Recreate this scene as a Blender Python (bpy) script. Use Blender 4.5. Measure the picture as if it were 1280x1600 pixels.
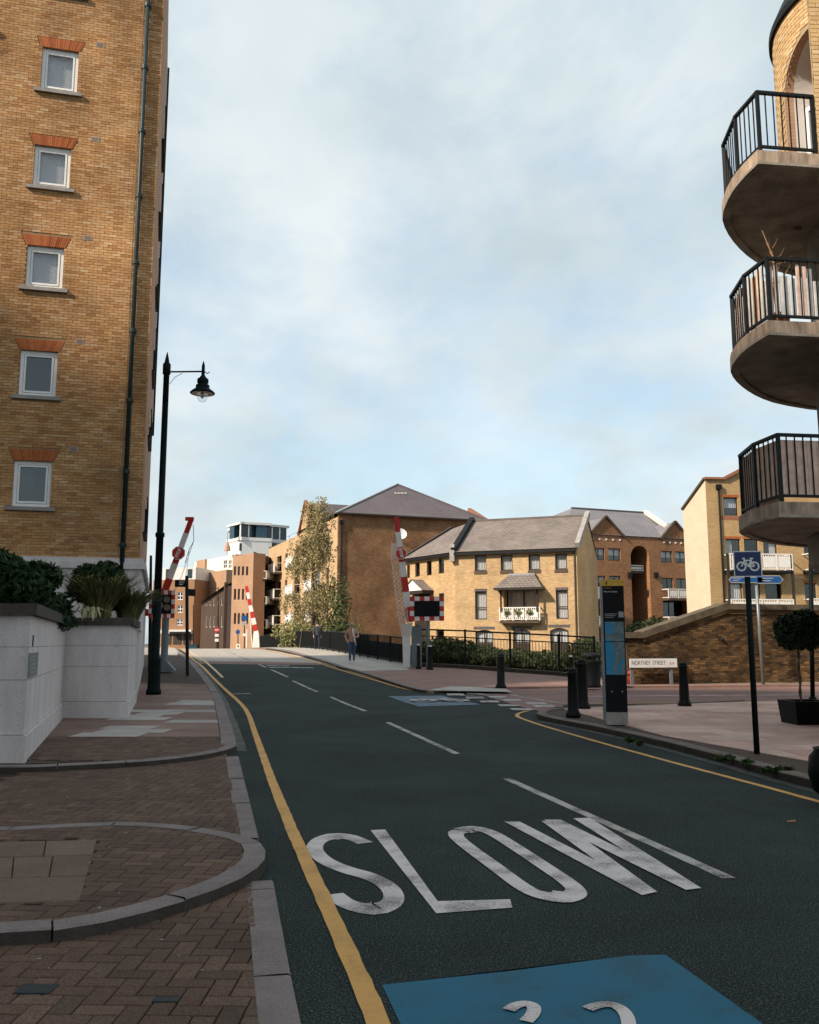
import bpy, bmesh, math, random
import numpy as np
from mathutils import Vector, Matrix
random.seed(7); RNG = np.random.default_rng(7)
C = bpy.context.scene.collection
for o in list(bpy.data.objects): bpy.data.objects.remove(o)
S = bpy.context.scene

# ------------------------------------------------------------------ camera, sky, sun, exposure
F = 1400.0; PITCH = math.atan(205/1400); EYE = 1.55
cd = bpy.data.cameras.new('camera'); cam = bpy.data.objects.new('camera', cd); C.objects.link(cam)
cam.location = (0, 0, EYE); cam.rotation_euler = (math.pi/2+PITCH, 0, 0)
cd.sensor_fit = 'VERTICAL'; cd.sensor_height = 36; cd.lens = 36*F/1600; cd.clip_end = 4000; cd.clip_start = .1
S.camera = cam
SUN_EL = math.radians(35); SUN_TH = math.radians(35)     # the sun stands left, a little behind the camera
sdir = Vector((-math.cos(SUN_TH)*math.cos(SUN_EL), -math.sin(SUN_TH)*math.cos(SUN_EL), math.sin(SUN_EL)))
sl = bpy.data.lights.new('sun', 'SUN'); sl.energy = 4.0; sl.angle = math.radians(3.0); sl.color = (1, .86, .70)
so = bpy.data.objects.new('sun', sl); C.objects.link(so)
so.rotation_euler = sdir.to_track_quat('Z', 'Y').to_euler(); so.location = (-30, -10, 40)
W = bpy.data.worlds.new('World'); S.world = W; W.use_nodes = True
nt = W.node_tree; nt.nodes.clear()
def wn(t, **k):
    n = nt.nodes.new(t)
    for a, b in k.items(): setattr(n, a, b)
    return n
sky = wn('ShaderNodeTexSky', sky_type='NISHITA', sun_disc=False, sun_elevation=SUN_EL,
         sun_rotation=math.atan2(sdir.x, sdir.y), air_density=1.2, dust_density=1.5, ozone_density=1.5)
tc = wn('ShaderNodeTexCoord')
sep = wn('ShaderNodeSeparateXYZ'); nt.links.new(tc.outputs['Generated'], sep.inputs[0])
zz = wn('ShaderNodeMath', operation='ABSOLUTE'); nt.links.new(sep.outputs['Z'], zz.inputs[0])
za = wn('ShaderNodeMath', operation='ADD'); nt.links.new(zz.outputs[0], za.inputs[0]); za.inputs[1].default_value = .22
dv = wn('ShaderNodeVectorMath', operation='DIVIDE'); nt.links.new(tc.outputs['Generated'], dv.inputs[0])
cb = wn('ShaderNodeCombineXYZ')
for i in (0, 1): nt.links.new(za.outputs[0], cb.inputs[i])
cb.inputs[2].default_value = 1000
nt.links.new(cb.outputs[0], dv.inputs[1])
mp = wn('ShaderNodeMapping'); nt.links.new(dv.outputs[0], mp.inputs[0]); mp.inputs['Scale'].default_value = (1.0, .8, 1)
mp.inputs['Location'].default_value = (3.1, 1.35, 0); mp.inputs['Rotation'].default_value = (0, 0, .5)
n1 = wn('ShaderNodeTexNoise'); n1.inputs['Scale'].default_value = 1.15; n1.inputs['Detail'].default_value = 9; n1.inputs['Roughness'].default_value = .56; n1.inputs['Distortion'].default_value = .3
nt.links.new(mp.outputs[0], n1.inputs[0])
r1 = wn('ShaderNodeValToRGB'); r1.color_ramp.elements[0].position = .40; r1.color_ramp.elements[1].position = .56
r1.color_ramp.elements[0].color = (.56, .56, .56, 1); r1.color_ramp.elements[1].color = (1, 1, 1, 1)
n3 = wn('ShaderNodeTexNoise'); n3.inputs['Scale'].default_value = 4.2; n3.inputs['Detail'].default_value = 10; n3.inputs['Roughness'].default_value = .62; n3.inputs['Distortion'].default_value = .25
nt.links.new(mp.outputs[0], n3.inputs[0])
nm = wn('ShaderNodeMath', operation='MULTIPLY_ADD'); nt.links.new(n3.outputs['Fac'], nm.inputs[0]); nm.inputs[1].default_value = .42
nq = wn('ShaderNodeMath', operation='MULTIPLY'); nt.links.new(n1.outputs['Fac'], nq.inputs[0]); nq.inputs[1].default_value = .60; nt.links.new(nq.outputs[0], nm.inputs[2])
nt.links.new(nm.outputs[0], r1.inputs[0])
n2 = wn('ShaderNodeTexNoise'); n2.inputs['Scale'].default_value = 2.3; n2.inputs['Detail'].default_value = 6; n2.inputs['Roughness'].default_value = .5
nt.links.new(mp.outputs[0], n2.inputs[0])
r2 = wn('ShaderNodeValToRGB'); r2.color_ramp.elements[0].position = .3; r2.color_ramp.elements[1].position = .68
r2.color_ramp.elements[0].color = (3.5, 4.15, 4.45, 1); r2.color_ramp.elements[1].color = (5.0, 5.5, 5.65, 1)
nt.links.new(n2.outputs['Fac'], r2.inputs[0])
sm = wn('ShaderNodeVectorMath', operation='MULTIPLY'); nt.links.new(sky.outputs[0], sm.inputs[0]); sm.inputs[1].default_value = (1.25, 1.35, 1.35)
mx = wn('ShaderNodeMix', data_type='RGBA'); nt.links.new(r1.outputs[0], mx.inputs['Factor'])
nt.links.new(sm.outputs[0], mx.inputs['A']); nt.links.new(r2.outputs[0], mx.inputs['B'])
bg = wn('ShaderNodeBackground'); bg.inputs['Strength'].default_value = .1; nt.links.new(mx.outputs['Result'], bg.inputs[0])
wo = wn('ShaderNodeOutputWorld'); nt.links.new(bg.outputs[0], wo.inputs[0])
vs = S.view_settings; vs.view_transform = 'Standard'; vs.look = 'None'; vs.exposure = 0.72; vs.gamma = 1
S.render.engine = 'CYCLES'; S.cycles.max_bounces = 6; S.cycles.transparent_max_bounces = 12
S.render.resolution_x = 819; S.render.resolution_y = 1024

# ------------------------------------------------------------------ pixel directions and ground profile
def ray(px, py):
    dx = (px-640)/F; dy = (800-py)/F
    Y = math.cos(PITCH)-dy*math.sin(PITCH); Z = math.sin(PITCH)+dy*math.cos(PITCH)
    return dx/Y, Z/Y
KS = [(-50,0),(20,0),(24,.04),(28,.2),(33,.52),(36,.70),(50,1.07),(58,1.17),(64,1.18),(72,1.0),(90,.3),(120,0),(900,0)]
def zl(s):
    for (a,b),(c,d) in zip(KS, KS[1:]):
        if s <= c: return b+(d-b)*max(0,(s-a))/(c-a)
    return 0.0
ZT = [sum(zl(i+d) for d in (-2,-1,0,1,2))/5 for i in range(0, 140)]
SU = Vector((-.4, .92))
def zs(s):
    if s <= 0 or s >= 138: return 0.0
    i = int(s); return ZT[i]+(ZT[i+1]-ZT[i])*(s-i)
def gz(x, y): return zs(-.4*x+.92*y)
def G(px, py, off=0.0):
    kx, kz = ray(px, py); y = 2.0; st = 1.0
    while y < 300:
        if EYE+kz*y < gz(kx*y, y)+off:
            if st < .002: break
            y -= st; st /= 4
        y += st
    return Vector((kx*y, y, gz(kx*y, y)+off))
def at(px, py, Y):
    kx, kz = ray(px, py); return Vector((kx*Y, Y, EYE+kz*Y))
def on_line(px, p, u):
    """plan distance along the line p+u*t at which the pixel column px (near the horizon) meets it"""
    k = (px-640)/F/math.cos(PITCH)*1.0
    k = ray(px, 1000)[0]
    return (k*p.y-p.x)/(u.x-k*u.y)

# ------------------------------------------------------------------ materials
M = {}
def mat(name, col, rough=.8, var=.25, scale=3.0, bump=0.0, bscale=60.0, metal=0.0, spec=.3, col2=None, fine=0.0, fscale=200.0, stretch=None, speck=None):
    m = bpy.data.materials.new(name); m.use_nodes = True; t = m.node_tree; b = t.nodes['Principled BSDF']
    b.inputs['Roughness'].default_value = rough; b.inputs['Metallic'].default_value = metal; b.inputs['Specular IOR Level'].default_value = spec
    g = t.nodes.new('ShaderNodeNewGeometry')
    n = t.nodes.new('ShaderNodeTexNoise'); n.inputs['Scale'].default_value = scale; n.inputs['Detail'].default_value = 6; n.inputs['Roughness'].default_value = .65
    if stretch:
        vm = t.nodes.new('ShaderNodeVectorMath'); vm.operation = 'MULTIPLY'; vm.inputs[1].default_value = stretch; t.links.new(g.outputs['Position'], vm.inputs[0]); t.links.new(vm.outputs[0], n.inputs[0])
    else: t.links.new(g.outputs['Position'], n.inputs[0])
    r = t.nodes.new('ShaderNodeValToRGB'); r.color_ramp.elements[0].position = .3; r.color_ramp.elements[1].position = .7
    c2 = col2 or tuple(c*(1-var) for c in col)
    r.color_ramp.elements[0].color = (*c2, 1); r.color_ramp.elements[1].color = (*[c*(1+var*.4) for c in col], 1)
    t.links.new(n.outputs['Fac'], r.inputs[0]); out = r.outputs[0]
    if fine:
        n2 = t.nodes.new('ShaderNodeTexNoise'); n2.inputs['Scale'].default_value = fscale; n2.inputs['Detail'].default_value = 2
        t.links.new(g.outputs['Position'], n2.inputs[0])
        mr = t.nodes.new('ShaderNodeMapRange'); mr.inputs[1].default_value = .36; mr.inputs[2].default_value = .64; mr.inputs[3].default_value = 1-fine; mr.inputs[4].default_value = 1+fine
        t.links.new(n2.outputs['Fac'], mr.inputs[0])
        mm = t.nodes.new('ShaderNodeVectorMath'); mm.operation = 'SCALE'; t.links.new(out, mm.inputs[0]); t.links.new(mr.outputs[0], mm.inputs['Scale']); out = mm.outputs[0]
    if speck:
        n3_ = t.nodes.new('ShaderNodeTexNoise'); n3_.inputs['Scale'].default_value = 85; n3_.inputs['Detail'].default_value = 1; t.links.new(g.outputs['Position'], n3_.inputs[0])
        rs = t.nodes.new('ShaderNodeMapRange'); rs.inputs[1].default_value = .63; rs.inputs[2].default_value = .72; t.links.new(n3_.outputs['Fac'], rs.inputs[0])
        mxs = t.nodes.new('ShaderNodeMix'); mxs.data_type = 'RGBA'; t.links.new(rs.outputs[0], mxs.inputs['Factor']); t.links.new(out, mxs.inputs['A']); mxs.inputs['B'].default_value = (*speck, 1); out = mxs.outputs['Result']
    t.links.new(out, b.inputs['Base Color'])
    if bump:
        nb = t.nodes.new('ShaderNodeTexNoise'); nb.inputs['Scale'].default_value = bscale; nb.inputs['Detail'].default_value = 4
        t.links.new(g.outputs['Position'], nb.inputs[0])
        bp = t.nodes.new('ShaderNodeBump'); bp.inputs['Strength'].default_value = bump; bp.inputs['Distance'].default_value = .02
        t.links.new(nb.outputs['Fac'], bp.inputs['Height']); t.links.new(bp.outputs[0], b.inputs['Normal'])
    M[name] = m; return m
def island_mat(name, cols, rough=.85, bump=.3, bscale=90, stain=.35, sscale=.6, speck=0.0):
    """every loose piece takes its own tone from a ramp; a large soft stain and grain on top"""
    m = bpy.data.materials.new(name); m.use_nodes = True; t = m.node_tree; b = t.nodes['Principled BSDF']
    b.inputs['Roughness'].default_value = rough; b.inputs['Specular IOR Level'].default_value = .25
    g = t.nodes.new('ShaderNodeNewGeometry'); oi = t.nodes.new('ShaderNodeObjectInfo')
    ad = t.nodes.new('ShaderNodeMath'); ad.operation = 'ADD'; t.links.new(g.outputs['Random Per Island'], ad.inputs[0]); t.links.new(oi.outputs['Random'], ad.inputs[1])
    fr = t.nodes.new('ShaderNodeMath'); fr.operation = 'FRACT'; t.links.new(ad.outputs[0], fr.inputs[0])
    r = t.nodes.new('ShaderNodeValToRGB'); e = r.color_ramp.elements
    while len(e) < len(cols): e.new(.5)
    for i, c in enumerate(cols): e[i].position = i/(len(cols)-1); e[i].color = (*c, 1)
    t.links.new(fr.outputs[0], r.inputs[0])
    n = t.nodes.new('ShaderNodeTexNoise'); n.inputs['Scale'].default_value = sscale; n.inputs['Detail'].default_value = 7; n.inputs['Roughness'].default_value = .65
    t.links.new(g.outputs['Position'], n.inputs[0])
    mr = t.nodes.new('ShaderNodeMapRange'); mr.inputs[1].default_value = .3; mr.inputs[2].default_value = .7; mr.inputs[3].default_value = 1-stain; mr.inputs[4].default_value = 1+stain*.35
    t.links.new(n.outputs['Fac'], mr.inputs[0])
    n2 = t.nodes.new('ShaderNodeTexNoise'); n2.inputs['Scale'].default_value = bscale; n2.inputs['Detail'].default_value = 3
    t.links.new(g.outputs['Position'], n2.inputs[0])
    m2 = t.nodes.new('ShaderNodeMapRange'); m2.inputs[1].default_value = .3; m2.inputs[2].default_value = .7; m2.inputs[3].default_value = .72-speck; m2.inputs[4].default_value = 1.2+speck
    t.links.new(n2.outputs['Fac'], m2.inputs[0])
    mu = t.nodes.new('ShaderNodeMath'); mu.operation = 'MULTIPLY'; t.links.new(mr.outputs[0], mu.inputs[0]); t.links.new(m2.outputs[0], mu.inputs[1])
    sc = t.nodes.new('ShaderNodeVectorMath'); sc.operation = 'SCALE'; t.links.new(r.outputs[0], sc.inputs[0]); t.links.new(mu.outputs[0], sc.inputs['Scale'])
    t.links.new(sc.outputs[0], b.inputs['Base Color'])
    bp = t.nodes.new('ShaderNodeBump'); bp.inputs['Strength'].default_value = bump; bp.inputs['Distance'].default_value = .01
    t.links.new(n2.outputs['Fac'], bp.inputs['Height']); t.links.new(bp.outputs[0], b.inputs['Normal'])
    M[name] = m; return m
def brick_mat(name, c1, c2, mortar, stain=.3, bw=.225, rh=.075, sscale=.35, bump=.25, ms=.012):
    m = bpy.data.materials.new(name); m.use_nodes = True; t = m.node_tree; b = t.nodes['Principled BSDF']
    b.inputs['Roughness'].default_value = .9; b.inputs['Specular IOR Level'].default_value = .2
    uv = t.nodes.new('ShaderNodeUVMap')
    br = t.nodes.new('ShaderNodeTexBrick'); br.inputs['Scale'].default_value = 1; br.inputs['Brick Width'].default_value = bw; br.inputs['Row Height'].default_value = rh
    br.inputs['Mortar Size'].default_value = ms; br.inputs['Color1'].default_value = (*c1, 1); br.inputs['Color2'].default_value = (*c2, 1); br.inputs['Mortar'].default_value = (*mortar, 1)
    br.inputs['Mortar Smooth'].default_value = .2
    t.links.new(uv.outputs[0], br.inputs['Vector'])
    g = t.nodes.new('ShaderNodeNewGeometry')
    n = t.nodes.new('ShaderNodeTexNoise'); n.inputs['Scale'].default_value = sscale; n.inputs['Detail'].default_value = 8; n.inputs['Roughness'].default_value = .68
    t.links.new(g.outputs['Position'], n.inputs[0])
    mr = t.nodes.new('ShaderNodeMapRange'); mr.inputs[1].default_value = .3; mr.inputs[2].default_value = .7; mr.inputs[3].default_value = 1-stain; mr.inputs[4].default_value = 1+stain*.4
    t.links.new(n.outputs['Fac'], mr.inputs[0])
    sc = t.nodes.new('ShaderNodeVectorMath'); sc.operation = 'SCALE'; t.links.new(br.outputs[0], sc.inputs[0]); t.links.new(mr.outputs[0], sc.inputs['Scale'])
    t.links.new(sc.outputs[0], b.inputs['Base Color'])
    bp = t.nodes.new('ShaderNodeBump'); bp.inputs['Strength'].default_value = bump; bp.inputs['Distance'].default_value = .01; bp.invert = True
    t.links.new(br.outputs['Fac'], bp.inputs['Height']); t.links.new(bp.outputs[0], b.inputs['Normal'])
    M[name] = m; return m
def glass_mat(name, tint=(.75,.82,.85), refl=.10):
    m = bpy.data.materials.new(name); m.use_nodes = True; t = m.node_tree; t.nodes.clear()
    o = t.nodes.new('ShaderNodeOutputMaterial'); mix = t.nodes.new('ShaderNodeMixShader'); tr = t.nodes.new('ShaderNodeBsdfTransparent'); gl = t.nodes.new('ShaderNodeBsdfGlossy')
    tr.inputs[0].default_value = (*tint, 1); gl.inputs['Roughness'].default_value = .03
    l0 = t.nodes.new('ShaderNodeLayerWeight'); l0.inputs[0].default_value = .5; lw = t.nodes.new('ShaderNodeMath'); lw.operation = 'POWER'; lw.inputs[1].default_value = 4.0; t.links.new(l0.outputs['Facing'], lw.inputs[0])
    ad = t.nodes.new('ShaderNodeMath'); ad.operation = 'ADD'; ad.inputs[1].default_value = refl; ad.use_clamp = True
    t.links.new(lw.outputs[0], ad.inputs[0]); t.links.new(ad.outputs[0], mix.inputs[0]); t.links.new(tr.outputs[0], mix.inputs[1]); t.links.new(gl.outputs[0], mix.inputs[2]); t.links.new(mix.outputs[0], o.inputs[0])
    M[name] = m; return m
def paint_mat(name, col, under, wear=.45, scale=9.0, rough=.7):
    """road paint worn through to the asphalt in specks"""
    m = bpy.data.materials.new(name); m.use_nodes = True; t = m.node_tree; b = t.nodes['Principled BSDF']; b.inputs['Roughness'].default_value = rough; b.inputs['Specular IOR Level'].default_value = .25
    g = t.nodes.new('ShaderNodeNewGeometry')
    n = t.nodes.new('ShaderNodeTexNoise'); n.inputs['Scale'].default_value = scale*9; n.inputs['Detail'].default_value = 6; n.inputs['Roughness'].default_value = .75
    n2 = t.nodes.new('ShaderNodeTexNoise'); n2.inputs['Scale'].default_value = scale*.35; n2.inputs['Detail'].default_value = 4
    for q in (n, n2): t.links.new(g.outputs['Position'], q.inputs[0])
    ma = t.nodes.new('ShaderNodeMath'); ma.operation = 'MULTIPLY_ADD'; ma.inputs[1].default_value = .9
    t.links.new(n2.outputs['Fac'], ma.inputs[0]); t.links.new(n.outputs['Fac'], ma.inputs[2])
    r = t.nodes.new('ShaderNodeValToRGB'); r.color_ramp.elements[0].position = wear+.20; r.color_ramp.elements[1].position = wear+.50
    r.color_ramp.elements[0].color = (*under, 1); r.color_ramp.elements[1].color = (*col, 1)
    t.links.new(ma.outputs[0], r.inputs[0]); t.links.new(r.outputs[0], b.inputs['Base Color'])
    M[name] = m; return m

mat('asphalt', (.024,.036,.034), .85, .5, .45, .5, 200, fine=.97, fscale=95, spec=.12, speck=(.15,.15,.135))
mat('asphalt_bridge', (.40,.355,.31), .88, .15, .8, .4, 240, fine=.4, fscale=120)
mat('soil', (.045,.04,.03), .95, .4, 2, .5, 30)
mat('far_ground', (.10,.095,.085), .95, .3, .05)
paint_mat('white_paint', (.60,.54,.52), (.10,.09,.085), .50)
paint_mat('dash_paint', (.42,.38,.36), (.06,.06,.06), .56)
paint_mat('yellow_paint', (.58,.315,.09), (.22,.13,.055), .44)
paint_mat('cream_paint', (.62,.46,.26), (.3,.2,.1), .25)
paint_mat('blue_paint', (.008,.105,.175), (.014,.06,.085), .46)
paint_mat('blue_paint_worn', (.10,.16,.22), (.045,.055,.065), .5)
mat('granite', (.21,.175,.165), .85, .3, 3, .4, 130, fine=.3, fscale=180)
mat('granite_dark', (.17,.14,.12), .85, .35, 3, .5, 100, fine=.4, fscale=140)
island_mat('paver', [(.085,.052,.038),(.13,.078,.056),(.11,.066,.047),(.16,.10,.07),(.09,.058,.043)], .85, .5, 140, .3, .9, .25)
mat('paver_joint', (.036,.028,.022), .95, .3, 4)
island_mat('slab_pink', [(.20,.125,.10),(.25,.165,.135),(.22,.14,.115),(.27,.185,.15)], .85, .25, 120, .35, .8, .08)
island_mat('slab_white', [(.40,.37,.34),(.47,.43,.40),(.36,.33,.31)], .85, .25, 120, .3, 1.2, .08)
island_mat('slab_right', [(.50,.32,.26),(.62,.42,.35),(.66,.47,.39),(.54,.35,.285),(.60,.40,.33)], .85, .25, 90, .35, .7, .06)
island_mat('slab_inset', [(.155,.105,.08),(.18,.125,.095)], .85, .3, 120, .25, 1.5, .1)
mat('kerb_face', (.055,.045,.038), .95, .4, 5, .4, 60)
paint_mat('grit', (.07,.065,.055), (.026,.033,.032), .72)
mat('pavement_joint', (.075,.052,.042), .95, .3, 3)
mat('pavement_red', (.27,.165,.135), .9, .25, 1.2, .3, 120, fine=.25, fscale=40)
mat('pavement_pale', (.42,.375,.33), .9, .25, 1.2, .3, 120, fine=.2, fscale=60)
mat('side_road', (.23,.14,.12), .9, .22, .8, .3, 120, fine=.3, fscale=45)
island_mat('brick_left', [(.48,.25,.105),(.60,.335,.155),(.53,.29,.12),(.64,.39,.20),(.40,.195,.08),(.56,.30,.125),(.66,.44,.25)], .9, .35, 70, .5, .45, .06)
island_mat('brick_orange', [(.42,.13,.045),(.50,.165,.06),(.36,.10,.035),(.46,.14,.05)], .88, .3, 80, .25, 1.0, .03)
mat('mortar_left', (.32,.20,.11), .95, .3, 2)
island_mat('brick_old', [(.09,.055,.027),(.18,.105,.046),(.045,.030,.018),(.25,.145,.066),(.12,.068,.03),(.07,.042,.021)], .92, .5, 60, .75, .8, .15)
mat('mortar_old', (.05,.04,.028), .95, .4, 2)
island_mat('brick_tower', [(.60,.40,.19),(.68,.47,.25),(.55,.35,.155),(.72,.52,.30)], .9, .3, 80, .15, 1.0, .03)
mat('mortar_tower', (.42,.31,.19), .95, .2, 2)
brick_mat('bw_left', (.36,.215,.085), (.28,.16,.06), (.20,.14,.07))
brick_mat('bw_side', (.50,.30,.20), (.44,.255,.165), (.36,.25,.17), .2)
brick_mat('bw_yellow', (.58,.39,.20), (.40,.245,.115), (.44,.33,.20), .22, sscale=.6)
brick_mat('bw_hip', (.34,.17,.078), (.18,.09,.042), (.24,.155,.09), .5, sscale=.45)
brick_mat('bw_hip_lit', (.58,.40,.24), (.50,.33,.185), (.45,.31,.18), .2)  # lighter copy of the hip brick, side-wall sunlight put into its colour
brick_mat('bw_brown', (.42,.20,.09), (.27,.12,.055), (.22,.14,.09), .25, sscale=.5)
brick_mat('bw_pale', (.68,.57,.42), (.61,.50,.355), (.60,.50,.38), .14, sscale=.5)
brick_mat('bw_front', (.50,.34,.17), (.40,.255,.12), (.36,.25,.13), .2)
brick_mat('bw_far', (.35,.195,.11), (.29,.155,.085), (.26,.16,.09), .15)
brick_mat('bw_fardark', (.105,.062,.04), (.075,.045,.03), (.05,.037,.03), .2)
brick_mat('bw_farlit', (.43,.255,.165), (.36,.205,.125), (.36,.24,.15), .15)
brick_mat('tile_brown', (.245,.21,.195), (.20,.17,.155), (.11,.09,.08), .3, .30, .2, .6, .4, .02)
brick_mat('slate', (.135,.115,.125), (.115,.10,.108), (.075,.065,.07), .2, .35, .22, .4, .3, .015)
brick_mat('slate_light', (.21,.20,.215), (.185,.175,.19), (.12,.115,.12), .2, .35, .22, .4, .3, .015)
mat('cream_wall', (.72,.66,.55), .9, .08, .8, .1, 60)
mat('render_white', (.60,.585,.57), .85, .12, 1.0, .1, 60)
mat('white_stone', (.66,.61,.60), .85, .20, 2.6, .35, 160, fine=.2, fscale=110, stretch=(1,1,.3))
mat('stone_grey', (.33,.31,.29), .85, .3, 3, .3, 90)
mat('coping_dark', (.085,.072,.062), .9, .5, 3.5, .5, 60)
mat('coping_brown', (.13,.10,.068), .92, .5, 2.5, .6, 40)
mat('concrete', (.33,.29,.24), .9, .5, 2.2, .35, 70, fine=.12, fscale=60)
mat('concrete_edge', (.42,.32,.24), .9, .6, 7, .4, 70, stretch=(1,1,.25))
mat('upvc', (.84,.84,.83), .4, .06, 5)
mat('dark_frame', (.035,.026,.02), .5, .2, 5)
mat('black_metal', (.008,.010,.011), .6, .3, 6, .05, 40, spec=.22)
mat('green_black', (.005,.010,.011), .65, .3, 5, .05, 60, spec=.1)
mat('pipe_green', (.018,.035,.035), .45, .3, 3)
mat('steel_grey', (.20,.22,.23), .45, .2, 4, metal=.4)
mat('cabinet_grey', (.19,.22,.23), .6, .2, 4)
mat('red_paint', (.50,.035,.03), .5, .15, 4)
mat('white_enamel', (.74,.73,.71), .5, .1, 4)
mat('blue_sign', (.010,.030,.115), .4, .1, 3)
mat('blue_finger', (.015,.085,.25), .4, .1, 3)
mat('sign_black', (.006,.007,.008), .5, .2, 4, spec=.12)
mat('yellow_sign', (.62,.36,.05), .5, .1, 4)
mat('map_blue', (.02,.22,.42), .35, .15, 4)
mat('map_land', (.13,.21,.24), .35, .5, 14)
mat('curtain', (.66,.64,.62), .9, .15, 6)
mat('blind_grey', (.50,.495,.50), .9, .05, 3)
mat('dark_room', (.03,.03,.03), .9, .2, 2)
mat('green_room', (.035,.06,.05), .9, .3, 2)
mat('glass_opaque', (.02,.04,.05), .12, .3, 2, spec=.5)
mat('reed', (.70,.50,.40), .9, .35, 6, .3, 90)
mat('slat_wood', (.32,.17,.08), .85, .4, 7)
mat('slat_white', (.66,.63,.60), .7, .25, 6)
mat('timber_white', (.70,.68,.65), .7, .1, 5)
mat('trim_brown', (.085,.06,.04), .7, .3, 5)
mat('lead', (.30,.32,.34), .6, .2, 4)
mat('lamp_glass', (.70,.72,.72), .2, .1, 4)
mat('lamp_under', (.40,.36,.33), .4, .1, 4)
mat('lens_off', (.16,.13,.11), .25, .3, 20)
mat('bark', (.16,.13,.10), .9, .5, 6, .6, 30)
mat('twig', (.30,.17,.09), .9, .3, 8)
mat('skin', (.50,.31,.23), .6, .1, 8)
mat('jacket_tan', (.50,.28,.19), .8, .2, 10)
mat('jacket_grey', (.055,.06,.065), .85, .2, 10)
mat('denim', (.05,.09,.15), .9, .2, 14)
mat('trouser_dark', (.02,.028,.045), .9, .2, 14)
mat('hair_dark', (.03,.02,.015), .7, .2, 14)
mat('hair_light', (.36,.27,.17), .7, .2, 14)
mat('cloth_white', (.62,.60,.57), .85, .1, 14)
mat('letter_dark', (.05,.045,.05), .7, .1, 8)
mat('letter_white', (.72,.71,.69), .6, .1, 8)
mat('letter_grey', (.33,.33,.33), .6, .1, 8)
mat('iron_cover', (.03,.04,.042), .6, .4, 30, .5, 120, metal=.3)
mat('blue_grey_metal', (.03,.07,.10), .5, .2, 5)
mat('terracotta', (.28,.12,.065), .8, .2, 5)
glass_mat('glass', (.95,.96,.97), .07); glass_mat('glass_dark', (.35,.42,.45), .09); glass_mat('glass_sky', (.45,.55,.62), .28)
def leaf_mat(name, cols, trans=.25):
    m = island_mat(name, cols, .55, .1, 60, .15, 2.0); b = m.node_tree.nodes['Principled BSDF']
    b.inputs['Specular IOR Level'].default_value = .12; b.inputs['Transmission Weight'].default_value = 0
    return m
leaf_mat('leaf_dark', [(.010,.024,.009),(.020,.042,.014),(.015,.033,.012),(.032,.060,.020)])
leaf_mat('leaf_box', [(.016,.035,.018),(.03,.055,.025),(.022,.042,.02)])
leaf_mat('leaf_hedge', [(.16,.18,.07),(.26,.26,.11),(.34,.32,.15),(.18,.19,.07)])
leaf_mat('leaf_birch', [(.27,.22,.10),(.36,.29,.145),(.21,.19,.085),(.42,.35,.19),(.25,.20,.09)])
leaf_mat('leaf_green', [(.05,.075,.025),(.08,.105,.04),(.13,.14,.055)])
leaf_mat('blade', [(.07,.11,.04),(.12,.15,.055),(.24,.16,.07),(.10,.15,.06),(.26,.22,.10)])
leaf_mat('blade_pale', [(.40,.38,.20),(.50,.46,.28)])

leaf_mat('weed', [(.03,.05,.018),(.05,.075,.025)])

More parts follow.
